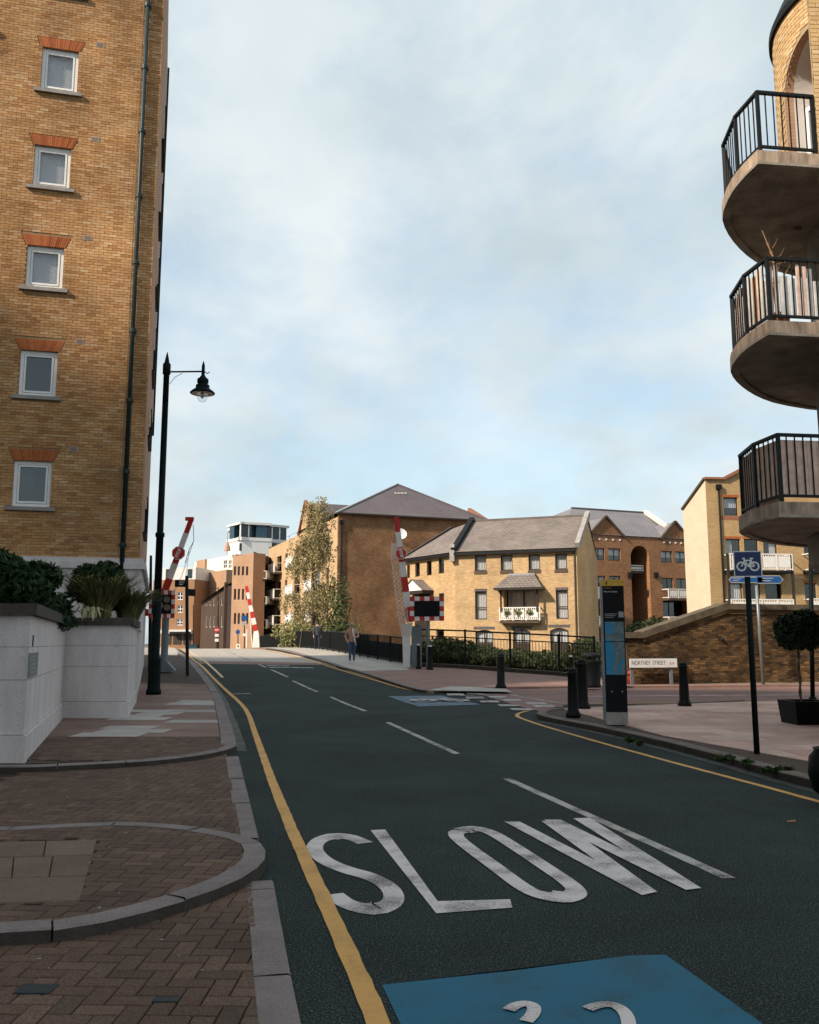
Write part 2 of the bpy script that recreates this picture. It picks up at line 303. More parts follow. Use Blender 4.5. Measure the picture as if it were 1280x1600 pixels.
# ------------------------------------------------------------------ mesh helpers
ORG = {}
def tag(o, label=None, cat=None, group=None, kind=None):
    for k, v in (('label', label), ('category', cat), ('group', group), ('kind', kind)):
        if v: o[k] = v
    return o
def thing(name, loc, label, cat, group=None):
    o = bpy.data.objects.new(name, None); C.objects.link(o); o.location = loc; o.empty_display_size = .2
    ORG[o.name] = Vector(loc); return tag(o, label, cat, group)
class Frame:
    """a: along the wall, b: up, c: out of the wall"""
    def __init__(s, o, u, n=None, up=(0,0,1)):
        s.o = Vector(o); s.u = Vector(u).normalized(); s.v = Vector(up).normalized()
        s.n = Vector(n).normalized() if n is not None else s.u.cross(s.v).normalized()
    def p(s, a, b, c=0.0): return s.o+s.u*a+s.v*b+s.n*c
WORLD = Frame((0,0,0), (1,0,0), (0,1,0))   # a=x, b=z, c=y
class MB:
    def __init__(s): s.v = []; s.f = []; s.uv = []; s.m = []
    def poly(s, pts, uv=None, m=0):
        i = len(s.v); s.v += [Vector(p) for p in pts]; s.f.append(tuple(range(i, i+len(pts)))); s.m.append(m)
        if uv is None:
            p = [Vector(q) for q in pts]; n = (p[1]-p[0]).cross(p[2]-p[0])
            if n.length < 1e-9: n = Vector((0,0,1))
            n.normalize()
            if abs(n.z) > .95: uv = [(q.x, q.y) for q in p]
            else:
                h = Vector((-n.y, n.x, 0)).normalized(); w = n.cross(h)
                uv = [(q.dot(h), q.dot(w) if abs(n.z) > .2 else q.z) for q in p]
        s.uv += [tuple(q) for q in uv]; return s
    def box(s, fr, a0, a1, b0, b1, c0, c1, m=0, back=True):
        P = fr.p
        q = lambda pts, uv: s.poly(pts, uv, m)
        q([P(a0,b0,c1),P(a1,b0,c1),P(a1,b1,c1),P(a0,b1,c1)], [(a0,b0),(a1,b0),(a1,b1),(a0,b1)])
        if back: q([P(a1,b0,c0),P(a0,b0,c0),P(a0,b1,c0),P(a1,b1,c0)], [(a1,b0),(a0,b0),(a0,b1),(a1,b1)])
        q([P(a0,b0,c0),P(a0,b0,c1),P(a0,b1,c1),P(a0,b1,c0)], [(c0,b0),(c1,b0),(c1,b1),(c0,b1)])
        q([P(a1,b0,c1),P(a1,b0,c0),P(a1,b1,c0),P(a1,b1,c1)], [(c1,b0),(c0,b0),(c0,b1),(c1,b1)])
        q([P(a0,b1,c1),P(a1,b1,c1),P(a1,b1,c0),P(a0,b1,c0)], [(a0,c1),(a1,c1),(a1,c0),(a0,c0)])
        q([P(a0,b0,c0),P(a1,b0,c0),P(a1,b0,c1),P(a0,b0,c1)], [(a0,c0),(a1,c0),(a1,c1),(a0,c1)])
        return s
    def tube(s, pts, r, n=8, m=0, caps=True):
        pts = [Vector(p) for p in pts]; rs = r if isinstance(r, (list, tuple)) else [r]*len(pts)
        base = len(s.v); ref = None
        for i, p in enumerate(pts):
            d = (pts[min(i+1, len(pts)-1)]-pts[max(i-1, 0)]).normalized()
            if ref is None: ref = d.orthogonal().normalized()
            ref = (ref-d*ref.dot(d)).normalized(); w = d.cross(ref)
            for k in range(n):
                t = 2*math.pi*k/n; s.v.append(p+(ref*math.cos(t)+w*math.sin(t))*rs[i])
        for i in range(len(pts)-1):
            for k in range(n):
                a = base+i*n+k; b = base+i*n+(k+1) % n
                s.f.append((a, b, b+n, a+n)); s.m.append(m); s.uv += [(k/n, i), ((k+1)/n, i), ((k+1)/n, i+1), (k/n, i+1)]
        if caps:
            s.f.append(tuple(base+k for k in reversed(range(n)))); s.m.append(m); s.uv += [(0,0)]*n
            e = base+(len(pts)-1)*n; s.f.append(tuple(e+k for k in range(n))); s.m.append(m); s.uv += [(0,0)]*n
        return s
    def lathe(s, c, prof, n=16, m=0):
        c = Vector(c); pts = [c+Vector((0,0,z)) for r, z in prof]
        base = len(s.v)
        for r, z in prof:
            for k in range(n):
                t = 2*math.pi*k/n; s.v.append(c+Vector((r*math.cos(t), r*math.sin(t), z)))
        for i in range(len(prof)-1):
            for k in range(n):
                a = base+i*n+k; b = base+i*n+(k+1) % n
                s.f.append((a, b, b+n, a+n)); s.m.append(m); s.uv += [(k/n, i), ((k+1)/n, i), ((k+1)/n, i+1), (k/n, i+1)]
        s.f.append(tuple(base+k for k in reversed(range(n)))); s.m.append(m); s.uv += [(0,0)]*n
        e = base+(len(prof)-1)*n; s.f.append(tuple(e+k for k in range(n))); s.m.append(m); s.uv += [(0,0)]*n
        return s
    def prism(s, pts2, fr, c0, c1, m=0):
        """outline in a,b of the frame, extruded from c0 to c1"""
        s.poly([fr.p(a,b,c1) for a, b in pts2], [(a,b) for a, b in pts2], m)
        s.poly([fr.p(a,b,c0) for a, b in reversed(pts2)], [(a,b) for a, b in reversed(pts2)], m)
        for (a,b), (e,f) in zip(pts2, pts2[1:]+pts2[:1]):
            s.poly([fr.p(a,b,c1), fr.p(a,b,c0), fr.p(e,f,c0), fr.p(e,f,c1)], [(a,b),(a,b+.01),(e,f+.01),(e,f)], m)
        return s
    def build(s, name, mats, parent=None, smooth=False, label=None, cat=None, group=None, kind=None, org=None):
        off = ORG[parent.name] if parent is not None else Vector(org if org is not None else (0,0,0))
        me = bpy.data.meshes.new(name); me.from_pydata([v-off for v in s.v], [], s.f)
        ul = me.uv_layers.new(name='UVMap'); ul.data.foreach_set('uv', [x for q in s.uv for x in q])
        for mn in ([mats] if isinstance(mats, str) else mats): me.materials.append(M[mn])
        if not isinstance(mats, str): me.polygons.foreach_set('material_index', s.m)
        if smooth: me.polygons.foreach_set('use_smooth', [len(f) <= 4 for f in s.f])
        o = bpy.data.objects.new(name, me); C.objects.link(o)
        if parent is not None: o.parent = parent
        else: o.location = off
        ORG[o.name] = off
        return tag(o, label, cat, group, kind)
def bx(name, m, parent, fr, *d, **k): return MB().box(fr, *d).build(name, m, parent, **k)
def share(name, me, parent, loc, rot=(0,0,0), scale=None):
    o = bpy.data.objects.new(name, me); C.objects.link(o); o.parent = parent
    o.location = Vector(loc)-ORG[parent.name]; o.rotation_euler = rot
    if scale: o.scale = scale
    ORG[o.name] = ORG[parent.name]; return o
def mesh_of(mb, m):
    me = bpy.data.meshes.new('piece'); me.from_pydata(mb.v, [], mb.f)
    ul = me.uv_layers.new(name='UVMap'); ul.data.foreach_set('uv', [x for q in mb.uv for x in q])
    me.materials.append(M[m]); return me
def text(s, size, fr, name, m, parent, depth=.002, align='CENTER', sx=1.0, bold=0.0):
    c = bpy.data.curves.new(name, 'FONT'); c.body = s; c.size = size; c.align_x = align; c.align_y = 'CENTER'; c.offset = bold; c.extrude = .0005
    t = bpy.data.objects.new(name, c); C.objects.link(t)
    dg = bpy.context.evaluated_depsgraph_get(); me = bpy.data.meshes.new_from_object(t.evaluated_get(dg)); bpy.data.objects.remove(t)
    off = ORG[parent.name]
    for v in me.vertices: v.co = fr.p(v.co.x*sx, v.co.y, depth+v.co.z)-off
    me.materials.clear(); me.materials.append(M[m])
    o = bpy.data.objects.new(name, me); C.objects.link(o); o.parent = parent; ORG[o.name] = off; return o
def copy_tree(o, shift, parent=None):
    c = o.copy(); C.objects.link(c); c.parent = parent
    if parent is None: c.location = o.location+Vector(shift)
    for ch in list(o.children): copy_tree(ch, shift, c)
    ORG[c.name] = ORG[o.name]+Vector(shift); return c
def clip(poly, px, py, nx, ny):
    """keep the side with (p-P).n <= 0"""
    out = []
    for i in range(len(poly)):
        a = poly[i]; b = poly[(i+1) % len(poly)]
        da = (a[0]-px)*nx+(a[1]-py)*ny; db = (b[0]-px)*nx+(b[1]-py)*ny
        if da <= 0: out.append(a)
        if (da < 0 < db) or (db < 0 < da):
            t = da/(da-db); out.append((a[0]+(b[0]-a[0])*t, a[1]+(b[1]-a[1])*t))
    return out
def clip_convex(poly, cv):
    """cv counter-clockwise"""
    for i in range(len(cv)):
        a = cv[i]; b = cv[(i+1) % len(cv)]
        if len(poly) < 3: return []
        poly = clip(poly, a[0], a[1], b[1]-a[1], -(b[0]-a[0]))
    return poly
def area(p): return .5*sum(p[i][0]*p[(i+1) % len(p)][1]-p[(i+1) % len(p)][0]*p[i][1] for i in range(len(p)))
def drape(name, poly, off, m, parent=None, skirt=0.0, **k):
    """a sheet over the ground profile; with a skirt it is a raised kerb-edged slab"""
    poly = [(p[0], p[1]) for p in poly]
    if area(poly) < 0: poly = poly[::-1]
    bm = bmesh.new(); f = bm.faces.new([bm.verts.new((x, y, 0)) for x, y in poly])
    ss = [-.4*x+.92*y for x, y in poly]
    for s in range(max(17, int(min(ss))), min(137, int(max(ss))+1)):
        bmesh.ops.bisect_plane(bm, geom=bm.verts[:]+bm.edges[:]+bm.faces[:], plane_co=Vector((SU.x, SU.y, 0))*(s/SU.length_squared), plane_no=(SU.x, SU.y, 0))
    bmesh.ops.triangulate(bm, faces=bm.faces[:], ngon_method='EAR_CLIP')
    for v in bm.verts: v.co.z = gz(v.co.x, v.co.y)+off
    if skirt:
        be = [e for e in bm.edges if e.is_boundary]
        r = bmesh.ops.extrude_edge_only(bm, edges=be)
        for g in r['geom']:
            if isinstance(g, bmesh.types.BMVert): g.co.z -= skirt
    bmesh.ops.recalc_face_normals(bm, faces=bm.faces[:])
    off3 = ORG[parent.name] if parent is not None else Vector((0,0,0))
    for v in bm.verts: v.co -= off3
    me = bpy.data.meshes.new(name); bm.to_mesh(me); bm.free(); me.materials.append(M[m])
    o = bpy.data.objects.new(name, me); C.objects.link(o)
    if parent is not None: o.parent = parent
    ORG[o.name] = off3
    return tag(o, **k)
def offset_path(path, d):
    """shift a plan polyline sideways (left of travel is positive)"""
    out = []
    for i, p in enumerate(path):
        a = path[max(i-1, 0)]; b = path[min(i+1, len(path)-1)]
        t = Vector((b[0]-a[0], b[1]-a[1])).normalized(); out.append((p[0]-t.y*d, p[1]+t.x*d))
    return out
def resample(path, step):
    P = [Vector((p[0], p[1])) for p in path]; out = [P[0]]; need = step
    for a, b in zip(P, P[1:]):
        L = (b-a).length; pos = 0
        while L-pos >= need: pos += need; out.append(a+(b-a)*(pos/L)); need = step
        need -= L-pos
    if (out[-1]-P[-1]).length > step*.2: out.append(P[-1])
    return [(p.x, p.y) for p in out]
def smooth(path, it=2):
    for _ in range(it):
        q = [path[0]]
        for a, b in zip(path, path[1:]):
            q += [(a[0]*.75+b[0]*.25, a[1]*.75+b[1]*.25), (a[0]*.25+b[0]*.75, a[1]*.25+b[1]*.75)]
        path = q+[path[-1]]
    return path
def kerb(path, width, z0, z1, m, parent, step=.92, name='kerb_stone', gap=.006, sub=3):
    """stones along a plan polyline, width to the left of travel"""
    pts = resample(path, step/sub); n = len(pts)
    nrm = offset_path(pts, 1.0)
    i = 0
    while i < n-1:
        j = min(i+sub, n-1); jit = random.uniform(-.004, .004)
        mb = MB(); L = []
        for k in range(i, j+1):
            p = Vector(pts[k]); q = Vector(nrm[k])-p
            if k == i: p = p+(Vector(pts[k+1])-p).normalized()*gap
            if k == j: p = p-(p-Vector(pts[k-1])).normalized()*gap
            z = gz(p.x, p.y); L.append((p, p+q*width, z))
        bev = .012
        for (p, q, z), (p2, q2, z2) in zip(L, L[1:]):
            v = lambda a, zz: Vector((a.x, a.y, zz))
            bi = lambda a, b: a+(b-a).normalized()*bev
            mb.poly([v(bi(p,q), z+z1+jit), v(bi(p2,q2), z2+z1+jit), v(q2, z2+z1+jit), v(q, z+z1+jit)])
            mb.poly([v(p, z+z1-bev+jit), v(p2, z2+z1-bev+jit), v(bi(p2,q2), z2+z1+jit), v(bi(p,q), z+z1+jit)])
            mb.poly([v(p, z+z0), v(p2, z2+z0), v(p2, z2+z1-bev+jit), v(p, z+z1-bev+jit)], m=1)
            mb.poly([v(q2, z2+z0), v(q, z+z0), v(q, z+z1+jit), v(q2, z2+z1+jit)])
        for (p, q, z) in (L[0], L[-1]):
            mb.poly([Vector((p.x,p.y,z+z0)), Vector((q.x,q.y,z+z0)), Vector((q.x,q.y,z+z1+jit)), Vector((p.x,p.y,z+z1-bev+jit))])
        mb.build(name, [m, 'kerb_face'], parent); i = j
def tile(poly, z, h, mb, bev=.006):
    """one paving piece: clipped outline, small chamfer, sides"""
    if area(poly) < 0: poly = poly[::-1]
    c = Vector((sum(p[0] for p in poly)/len(poly), sum(p[1] for p in poly)/len(poly)))
    tx, ty = random.uniform(-.004,.004), random.uniform(-.004,.004)
    top = lambda q, e: Vector((q[0], q[1], gz(*q)+z+h+(q[0]-c.x)*tx+(q[1]-c.y)*ty-e))
    ins = []
    for q in poly:
        d = c-Vector(q); L = max(d.length, 1e-4); ins.append((q[0]+d.x/L*bev*1.4, q[1]+d.y/L*bev*1.4))
    n = len(poly); b = len(mb.v)
    mb.v += [top(q, 0) for q in ins]+[top(q, bev) for q in poly]+[Vector((q[0], q[1], gz(*q)+z)) for q in poly]
    mb.f.append(tuple(b+i for i in range(n))); mb.m.append(0); mb.uv += [tuple(q) for q in ins]
    for i in range(n):
        j = (i+1) % n
        for r in (0, 1):
            mb.f.append((b+r*n+i, b+(r+1)*n+i, b+(r+1)*n+j, b+r*n+j)); mb.m.append(0); mb.uv += [(0,0)]*4
def herringbone(x0, x1, y0, y1, ang, org, L=.205, Wd=.1025, g=.006):
    ca, sa = math.cos(ang), math.sin(ang); out = []
    n = int(30/Wd)
    for i in range(-n//2, n//2):
        for j in range(-n//2, n//2):
            k = (i-j) % 4
            if k == 0: r = (i, j, 2, 1)
            elif k == 3: r = (i, j, 1, 2)
            else: continue
            a0, b0 = r[0]*Wd, r[1]*Wd; a1, b1 = a0+r[2]*Wd, b0+r[3]*Wd
            cx = org[0]+ca*(a0+a1)/2-sa*(b0+b1)/2; cy = org[1]+sa*(a0+a1)/2+ca*(b0+b1)/2
            if not (x0 < cx < x1 and y0 < cy < y1): continue
            q = [(a0+g/2,b0+g/2),(a1-g/2,b0+g/2),(a1-g/2,b1-g/2),(a0+g/2,b1-g/2)]
            out.append([(org[0]+ca*a-sa*b, org[1]+sa*a+ca*b) for a, b in q])
    return out
def lay(pieces, z, h, m, parent, name, limit=300, key=None):
    """the largest-showing pieces singly, the rest as one part"""
    pieces = [p for p in pieces if len(p) > 2 and abs(area(p)) > .0008]
    key = key or (lambda p: p[0][0]**2+p[0][1]**2)
    pieces.sort(key=key)
    for p in pieces[:limit]:
        mb = MB(); tile(p, z, h, mb); mb.build(name, m, parent)
    if pieces[limit:]:
        mb = MB()
        for p in pieces[limit:]: tile(p, z, h, mb)
        mb.build(name+'_field', m, parent, kind='stuff')
def foliage(n, cen, rad, size, shell=.55, seed=0, lump=.28, droop=0.0, asp=1.7, flat=False):
    """leaf-sized faces spread through a lumpy ellipsoid: arrays of verts and faces"""
    r = np.random.default_rng(seed)
    d = r.normal(size=(n,3)); d /= np.linalg.norm(d, axis=1)[:,None]
    lob = r.normal(size=(14,3)); lob /= np.linalg.norm(lob, axis=1)[:,None]
    amp = 1+lump*(np.maximum(0, (d@lob.T)-.55).max(axis=1)/.45-.45)
    rr = (shell+(1-shell)*r.random(n)**.6)*amp
    c = d*rr[:,None]*np.array(rad)+np.array(cen)
    u = r.normal(size=(n,3)); u[:,2] -= droop; u /= np.linalg.norm(u, axis=1)[:,None]
    w = np.cross(u, d+.6*r.normal(size=(n,3))); w /= np.linalg.norm(w, axis=1)[:,None]+1e-6
    s = size*(.6+.8*r.random(n))[:,None]
    v = np.stack([c-u*s*asp*.5, c+w*s*.5, c+u*s*asp*.5, c-w*s*.5], axis=1).reshape(-1,3)
    return v
def leaf_mesh(name, varr, m, parent=None, **k):
    off = ORG[parent.name] if parent is not None else Vector((0,0,0))
    n = len(varr)//4; me = bpy.data.meshes.new(name)
    me.from_pydata((varr-np.array(off)).tolist(), [], np.arange(n*4).reshape(n,4).tolist()); me.materials.append(M[m])
    o = bpy.data.objects.new(name, me); C.objects.link(o)
    if parent is not None: o.parent = parent
    ORG[o.name] = off; return tag(o, **k)
def holed_wall(mb, fr, a0, a1, b0, b1, holes, depth=.12, m=0, mr=None):
    """wall sheet with rectangular openings and their reveals"""
    mr = m if mr is None else mr
    xs = sorted({a0, a1, *[h[0] for h in holes], *[h[1] for h in holes]}); ys = sorted({b0, b1, *[h[2] for h in holes], *[h[3] for h in holes]})
    xs = [x for x in xs if a0 <= x <= a1]; ys = [y for y in ys if b0 <= y <= b1]
    for x, X in zip(xs, xs[1:]):
        for y, Y in zip(ys, ys[1:]):
            cx, cy = (x+X)/2, (y+Y)/2
            if any(h[0] < cx < h[1] and h[2] < cy < h[3] for h in holes): continue
            mb.poly([fr.p(x,y),fr.p(X,y),fr.p(X,Y),fr.p(x,Y)], [(x,y),(X,y),(X,Y),(x,Y)], m)
    for h in holes:
        p, P, q, Q = h[:4]; d = h[4] if len(h) > 4 else depth
        for A, B in (((p,q),(p,Q)),((P,Q),(P,q)),((p,Q),(P,Q)),((P,q),(p,q))):
            mb.poly([fr.p(*A,0),fr.p(*B,0),fr.p(*B,-d),fr.p(*A,-d)], [(A[0],A[1]),(B[0],B[1]),(B[0]+d,B[1]),(A[0]+d,A[1])], mr)
    return mb
def window(parent, fr, a0, a1, b0, b1, nx=1, ny=1, fm='dark_frame', gm='glass_dark', fw=.05, depth=.09, cur=None, sill=None, lintel=None, sillm='stone_grey', ys=None):
    """frame part, with panes, curtain, sill and lintel as its pieces"""
    mb = MB()
    mb.box(fr, a0,a0+fw,b0,b1,-depth-.05,-depth); mb.box(fr, a1-fw,a1,b0,b1,-depth-.05,-depth)
    mb.box(fr, a0+fw,a1-fw,b0,b0+fw,-depth-.05,-depth); mb.box(fr, a0+fw,a1-fw,b1-fw,b1,-depth-.05,-depth)
    xs = [a0+fw+(a1-a0-2*fw)*i/nx for i in range(nx+1)]; yy = ys or [b0+fw+(b1-b0-2*fw)*i/ny for i in range(ny+1)]
    for x in xs[1:-1]: mb.box(fr, x-fw/2,x+fw/2,b0+fw,b1-fw,-depth-.045,-depth-.004)
    for y in yy[1:-1]: mb.box(fr, a0+fw,a1-fw,y-fw/2,y+fw/2,-depth-.042,-depth-.006)
    w = mb.build('window', fm, parent)
    for x, X in zip(xs, xs[1:]):
        for y, Y in zip(yy, yy[1:]):
            MB().box(fr, x+.003,X-.003,y+.003,Y-.003,-depth-.034,-depth-.026).build('pane', gm, w)
    if cur:
        kind, cm = cur; cb_ = MB(); dd = depth+.14; n = 14 if kind != 'blind' else 1; fold = .05 if kind != 'blind' else 0
        spans = {'blind': [(a0,a1,b0,b1)], 'full': [(a0,a1,b0,b1)], 'sides': [(a0,a0+(a1-a0)*.36,b0,b1),(a1-(a1-a0)*.36,a1,b0,b1)], 'top': [(a0,a1,b0+(b1-b0)*.45,b1)], 'left': [(a0,a0+(a1-a0)*.5,b0,b1)], 'right': [(a0+(a1-a0)*.5,a1,b0,b1)]}[kind]
        for (x0,x1,y0,y1) in spans:
            for i in range(n):
                u0, u1 = x0+(x1-x0)*i/n, x0+(x1-x0)*(i+1)/n; e0, e1 = (i % 2)*fold, ((i+1) % 2)*fold
                cb_.poly([fr.p(u0,y0,-dd-e0),fr.p(u1,y0,-dd-e1),fr.p(u1,y1,-dd-e1),fr.p(u0,y1,-dd-e0)])
        cb_.build('curtain', cm, w)
    if sill: MB().box(fr, a0-sill,a1+sill,b0-.09,b0-.002,-.10,.07).build('sill', sillm, w)
    if lintel: MB().box(fr, a0-.08,a1+.08,b1+.002,b1+lintel,-.08,.006).build('lintel', 'terracotta' if lintel < .12 else 'brick_orange', w)
    return w
def wallframe(p, q):
    """frame of a wall seen from outside, p left, q right"""
    p = Vector((p[0], p[1], 0)); q = Vector((q[0], q[1], 0)); u = (q-p).normalized()
    return Frame(p, u, (u.y, -u.x, 0)), (q-p).length

# ------------------------------------------------------------------ the setting: ground, road, pavements
mb = MB(); mb.poly([(-900,-300,-.35),(900,-300,-.35),(900,2500,-.35),(-900,2500,-.35)]); mb.build('ground', 'far_ground', kind='structure')
GX = lambda px, py, off=0: tuple(G(px, py, off)[:2])
# left kerb line of the raised pavement (outer edge), continued over the bridge
KL = [GX(370,1163,.10), GX(366,1145,.10), GX(358,1120,.10), GX(347,1087,.10), GX(330,1063,.10), GX(314,1046,.10), GX(301,1031,.10)]
KL += [(-12.0,47.5),(-14.9,57.5),(-18.5,68),(-24,84),(-31,104)]
# right kerb line beyond the junction, over the bridge
KR = [(-22.5,104),(-16.5,84),(-12.1,68),(-9.2,58),(-6.6,49.5),GX(520,1039,.08),GX(560,1049,.08),GX(600,1061,.08),GX(642,1075,.08),GX(668,1081,.06),GX(715,1080,.05)]
# right near pavement
KN = [(7.35,-8),(5.45,5.0),GX(1280,1222,.10),GX(1100,1172,.10),GX(950,1137,.10),GX(850,1119,.10),GX(836,1114,.10),GX(845,1109,.10),GX(880,1105.5,.10),GX(960,1102.5,.10),(8.5,23.6),(16,24.6),(40,28)]
road = drape('road', [(-45,-25),(45,-25),(45,27.6),(16,24.2),(9,23.3),(6,25.0),(3.2,26.5),(1.3,29.2)]+[(x+.3,y) for x, y in KR[::-1][3:]]+[(-23,104),(-32,104)]+[(x-.3,y) for x, y in KL[::-1][1:]]+[(-45,14.5)], 0.0, 'asphalt', kind='structure', skirt=.5)
# paler surfacing on the lifting bridge
b0 = [GX(312,1033),GX(400,1034),GX(500,1036),GX(528,1036)]
drape('bridge_surfacing', b0+[(-6.9,49.5),(-9.5,58),(-12.4,68),(-16.6,83.5),(-23.6,83.6),(-18.2,68),(-14.6,57.5),(-11.7,47.5)], .004, 'asphalt_bridge', road)
drape('bridge_joint', [GX(310,1037),GX(400,1038.5),GX(500,1039),GX(505,1036.3),GX(400,1034.3),GX(312,1033.3)], .007, 'side_road', road)
side = drape('side_road', [(1.35,28.4),(2.2,26.3),(2.75,22.2),(3.0,20.9),(3.9,23.0),(6,23.45),(9,23.75),(16,24.75),(45,28.6),(45,38),(17,32.6),(9.5,30.6),(5.2,29.7)], .012, 'side_road', kind='structure', skirt=.3)
# ---- markings
def strip(name, path, w, m, off=.004, parent=road, step=None):
    path = resample(path, .12 if path[0][1] < 12 or path[-1][1] < 12 else .4); jj = lambda P: [(x+random.uniform(-.0035,.0035), y+random.uniform(-.0035,.0035)) for x, y in P]
    a = jj(offset_path(path, w/2)); b = jj(offset_path(path, -w/2)); mb = MB()
    v = lambda p: Vector((p[0], p[1], gz(*p)+off))
    for i in range(len(path)-1): mb.poly([v(b[i]), v(b[i+1]), v(a[i+1]), v(a[i])])
    return mb.build(name, m, parent)
YL = smooth([(.35,1.6),GX(592,1600),GX(540,1480),GX(440,1262),GX(400,1150),GX(388,1113),GX(374,1096),GX(352,1077),GX(320,1046),GX(300,1029),(-11.65,47.5),(-14.5,57.5),(-18.0,68)], 1)
strip('yellow_line', YL, .10, 'yellow_paint', off=.006)
strip('yellow_line', offset_path([GX(337,1059),GX(318,1040),GX(305,1028),(-11.65,47.5),(-14.5,57.5),(-18,68)], -.24), .09, 'cream_paint', off=.009)
strip('yellow_line', smooth([(4.85,4.5),GX(1280,1252),GX(1000,1178),GX(860,1138),GX(818,1124),GX(806,1118.5),GX(812,1113.5),GX(835,1109),GX(880,1103.5)], 1), .085, 'yellow_paint')
yr = smooth([(-12.3,68),(-9.45,58),(-6.9,49.5),GX(512,1039),GX(560,1053),GX(600,1064),GX(645,1077.5),GX(680,1083)], 1)
strip('yellow_line', yr, .10, 'cream_paint', off=.009); strip('yellow_line', offset_path(yr, -.22), .10, 'yellow_paint', off=.010)
cl = lambda a, b, w=.10: strip('centre_line_dash', [GX(*a), GX(*b)], w, 'dash_paint', step=1.0)
for a, b in (((1140,1373),(792,1217)),((714,1178),(606,1129)),((571,1111),(517,1089)),((496,1081),(458,1064)),((450,1058),(424,1046.5)),((416,1043),(398,1036)),((392,1033),(372,1025)),((368,1023),(352,1017.5))): cl(a, b)
for a, b in (((416,1040),(452,1040.5)),((420,1043),(470,1043)),((458,1043.5),(492,1043.8))): strip('give_way_dash', [GX(*a), GX(*b)], .28, 'dash_paint', off=.010)
strip('worn_white_mark', [GX(358,1085),GX(391,1083.5)], .16, 'dash_paint')
strip('gutter_grit', offset_path(smooth(KL[:7],1), -.08), .14, 'grit', off=.003); strip('gutter_grit', offset_path(smooth(KN[1:6],1), .08), .15, 'grit', off=.003)
# SLOW, each letter its own piece; drawn from its outline on the road
slow = thing('slow_lettering', (0,0,0), None, None); slow.parent = road
def letter(name, outlines):
    mb = MB()
    for k, o in enumerate(outlines):
        pts = [G(px, py, .0045+.0006*k) for px, py in o]
        mb.poly(pts)
    mb.build(name, 'white_paint', slow)
def stroke(path, w0):
    """closed band in the road plane along pixel points; w0 the paint width in metres across"""
    p = smooth([GX(*q) for q in path], 2); return p
def band(name, path, wfun):
    p = path; mb = MB(); n = len(p); L = []; R = []
    for i in range(n):
        a = Vector(p[max(i-1,0)]); b = Vector(p[min(i+1,n-1)]); t = (b-a).normalized(); nn = Vector((-t.y, t.x)); w = wfun(t)/2
        L.append(Vector((p[i][0]+nn.x*w, p[i][1]+nn.y*w, .0045))); R.append(Vector((p[i][0]-nn.x*w, p[i][1]-nn.y*w, .0045)))
    for i in range(n-1): mb.poly([R[i],R[i+1],L[i+1],L[i]])
    return mb
rd = Vector((-.21,.978)); wf = lambda t: .125+.20*(1-abs(t.dot(rd)))
band('S', stroke([(571,1318),(545,1307),(505,1309),(488,1324),(503,1344),(540,1360),(580,1370),(612,1388),(618,1410),(588,1422),(545,1416),(521,1398)], .13), lambda t: .125+.16*(1-abs(t.dot(rd)))).build('letter_s', 'white_paint', slow)
letter('letter_l', [[(579,1297),(602,1296),(684,1408),(682,1427)], [(684,1408),(797,1405),(801,1418),(682,1427)]])
op = [GX(*q) for q in ((722,1299),(742,1296),(766,1300),(800,1321),(850,1354),(893,1383),(903,1396),(884,1402),(852,1402),(822,1392),(775,1356),(725,1320),(709,1304))]
op = op+op[:1]; op = smooth(op, 2)
band('O', op, lambda t: .12+.17*(1-abs(t.dot(rd)))).build('letter_o', 'white_paint', slow)
letter('letter_w', [[(788,1284),(812,1284),(1027,1394),(1003,1399)],[(1003,1397),(1027,1394),(875,1283),(846,1283)],[(850,1281),(876,1281),(1096,1388),(1072,1391)],[(1072,1390),(1096,1388),(922,1278),(896,1279)]])
for i, ob in enumerate(slow.children):
    for v in ob.data.vertices: v.co.z += .0025*(i % 2)
patch = drape('blue_cycle_patch', [GX(597,1540),GX(800,1518),GX(985,1494),GX(1040,1493),(1.52,3.6),(1.6,2.6),(.38,2.6),GX(625,1600)], .004, 'blue_paint', road)
def bike(fr, s, name, m, parent, c=.004, th=.07):
    """bicycle emblem in the a,b plane of a frame, s = overall length"""
    mb = MB()
    def ring(cx, cy, r):
        n = 28; w = th*.5
        for i in range(n):
            t, t2 = 2*math.pi*i/n, 2*math.pi*(i+1)/n
            mb.poly([fr.p(s*(cx+(r-w)*math.cos(t)), s*(cy+(r-w)*math.sin(t)), c), fr.p(s*(cx+(r+w)*math.cos(t)), s*(cy+(r+w)*math.sin(t)), c), fr.p(s*(cx+(r+w)*math.cos(t2)), s*(cy+(r+w)*math.sin(t2)), c), fr.p(s*(cx+(r-w)*math.cos(t2)), s*(cy+(r-w)*math.sin(t2)), c)])
    def seg(x0, y0, x1, y1, k=0):
        d = Vector((x1-x0, y1-y0)).normalized(); n = Vector((-d.y, d.x))*th*.42
        mb.poly([fr.p(s*(x0+n.x), s*(y0+n.y), c+.0004*k), fr.p(s*(x0-n.x), s*(y0-n.y), c+.0004*k), fr.p(s*(x1-n.x), s*(y1-n.y), c+.0004*k), fr.p(s*(x1+n.x), s*(y1+n.y), c+.0004*k)])
    ring(-.29, -.12, .19); ring(.29, -.12, .19)
    for k, q in enumerate(((-.29,-.12,-.14,.16),(-.14,.16,.14,.16),(-.14,.16,.02,-.12),(.02,-.12,.16,.18),(.02,-.12,.29,-.12),(.29,-.12,.14,.16),(-.18,.24,-.14,.16),(-.24,.25,-.12,.25),(.16,.18,.17,.24),(.09,.25,.25,.25))): seg(*q, k+1)
    return mb.build(name, m, parent)
bike(Frame((.76,3.40,0), (.985,.06,0), (0,0,1), (-.10,.98,0)), 1.32, 'bicycle_symbol', 'white_paint', patch, c=.008, th=.07)
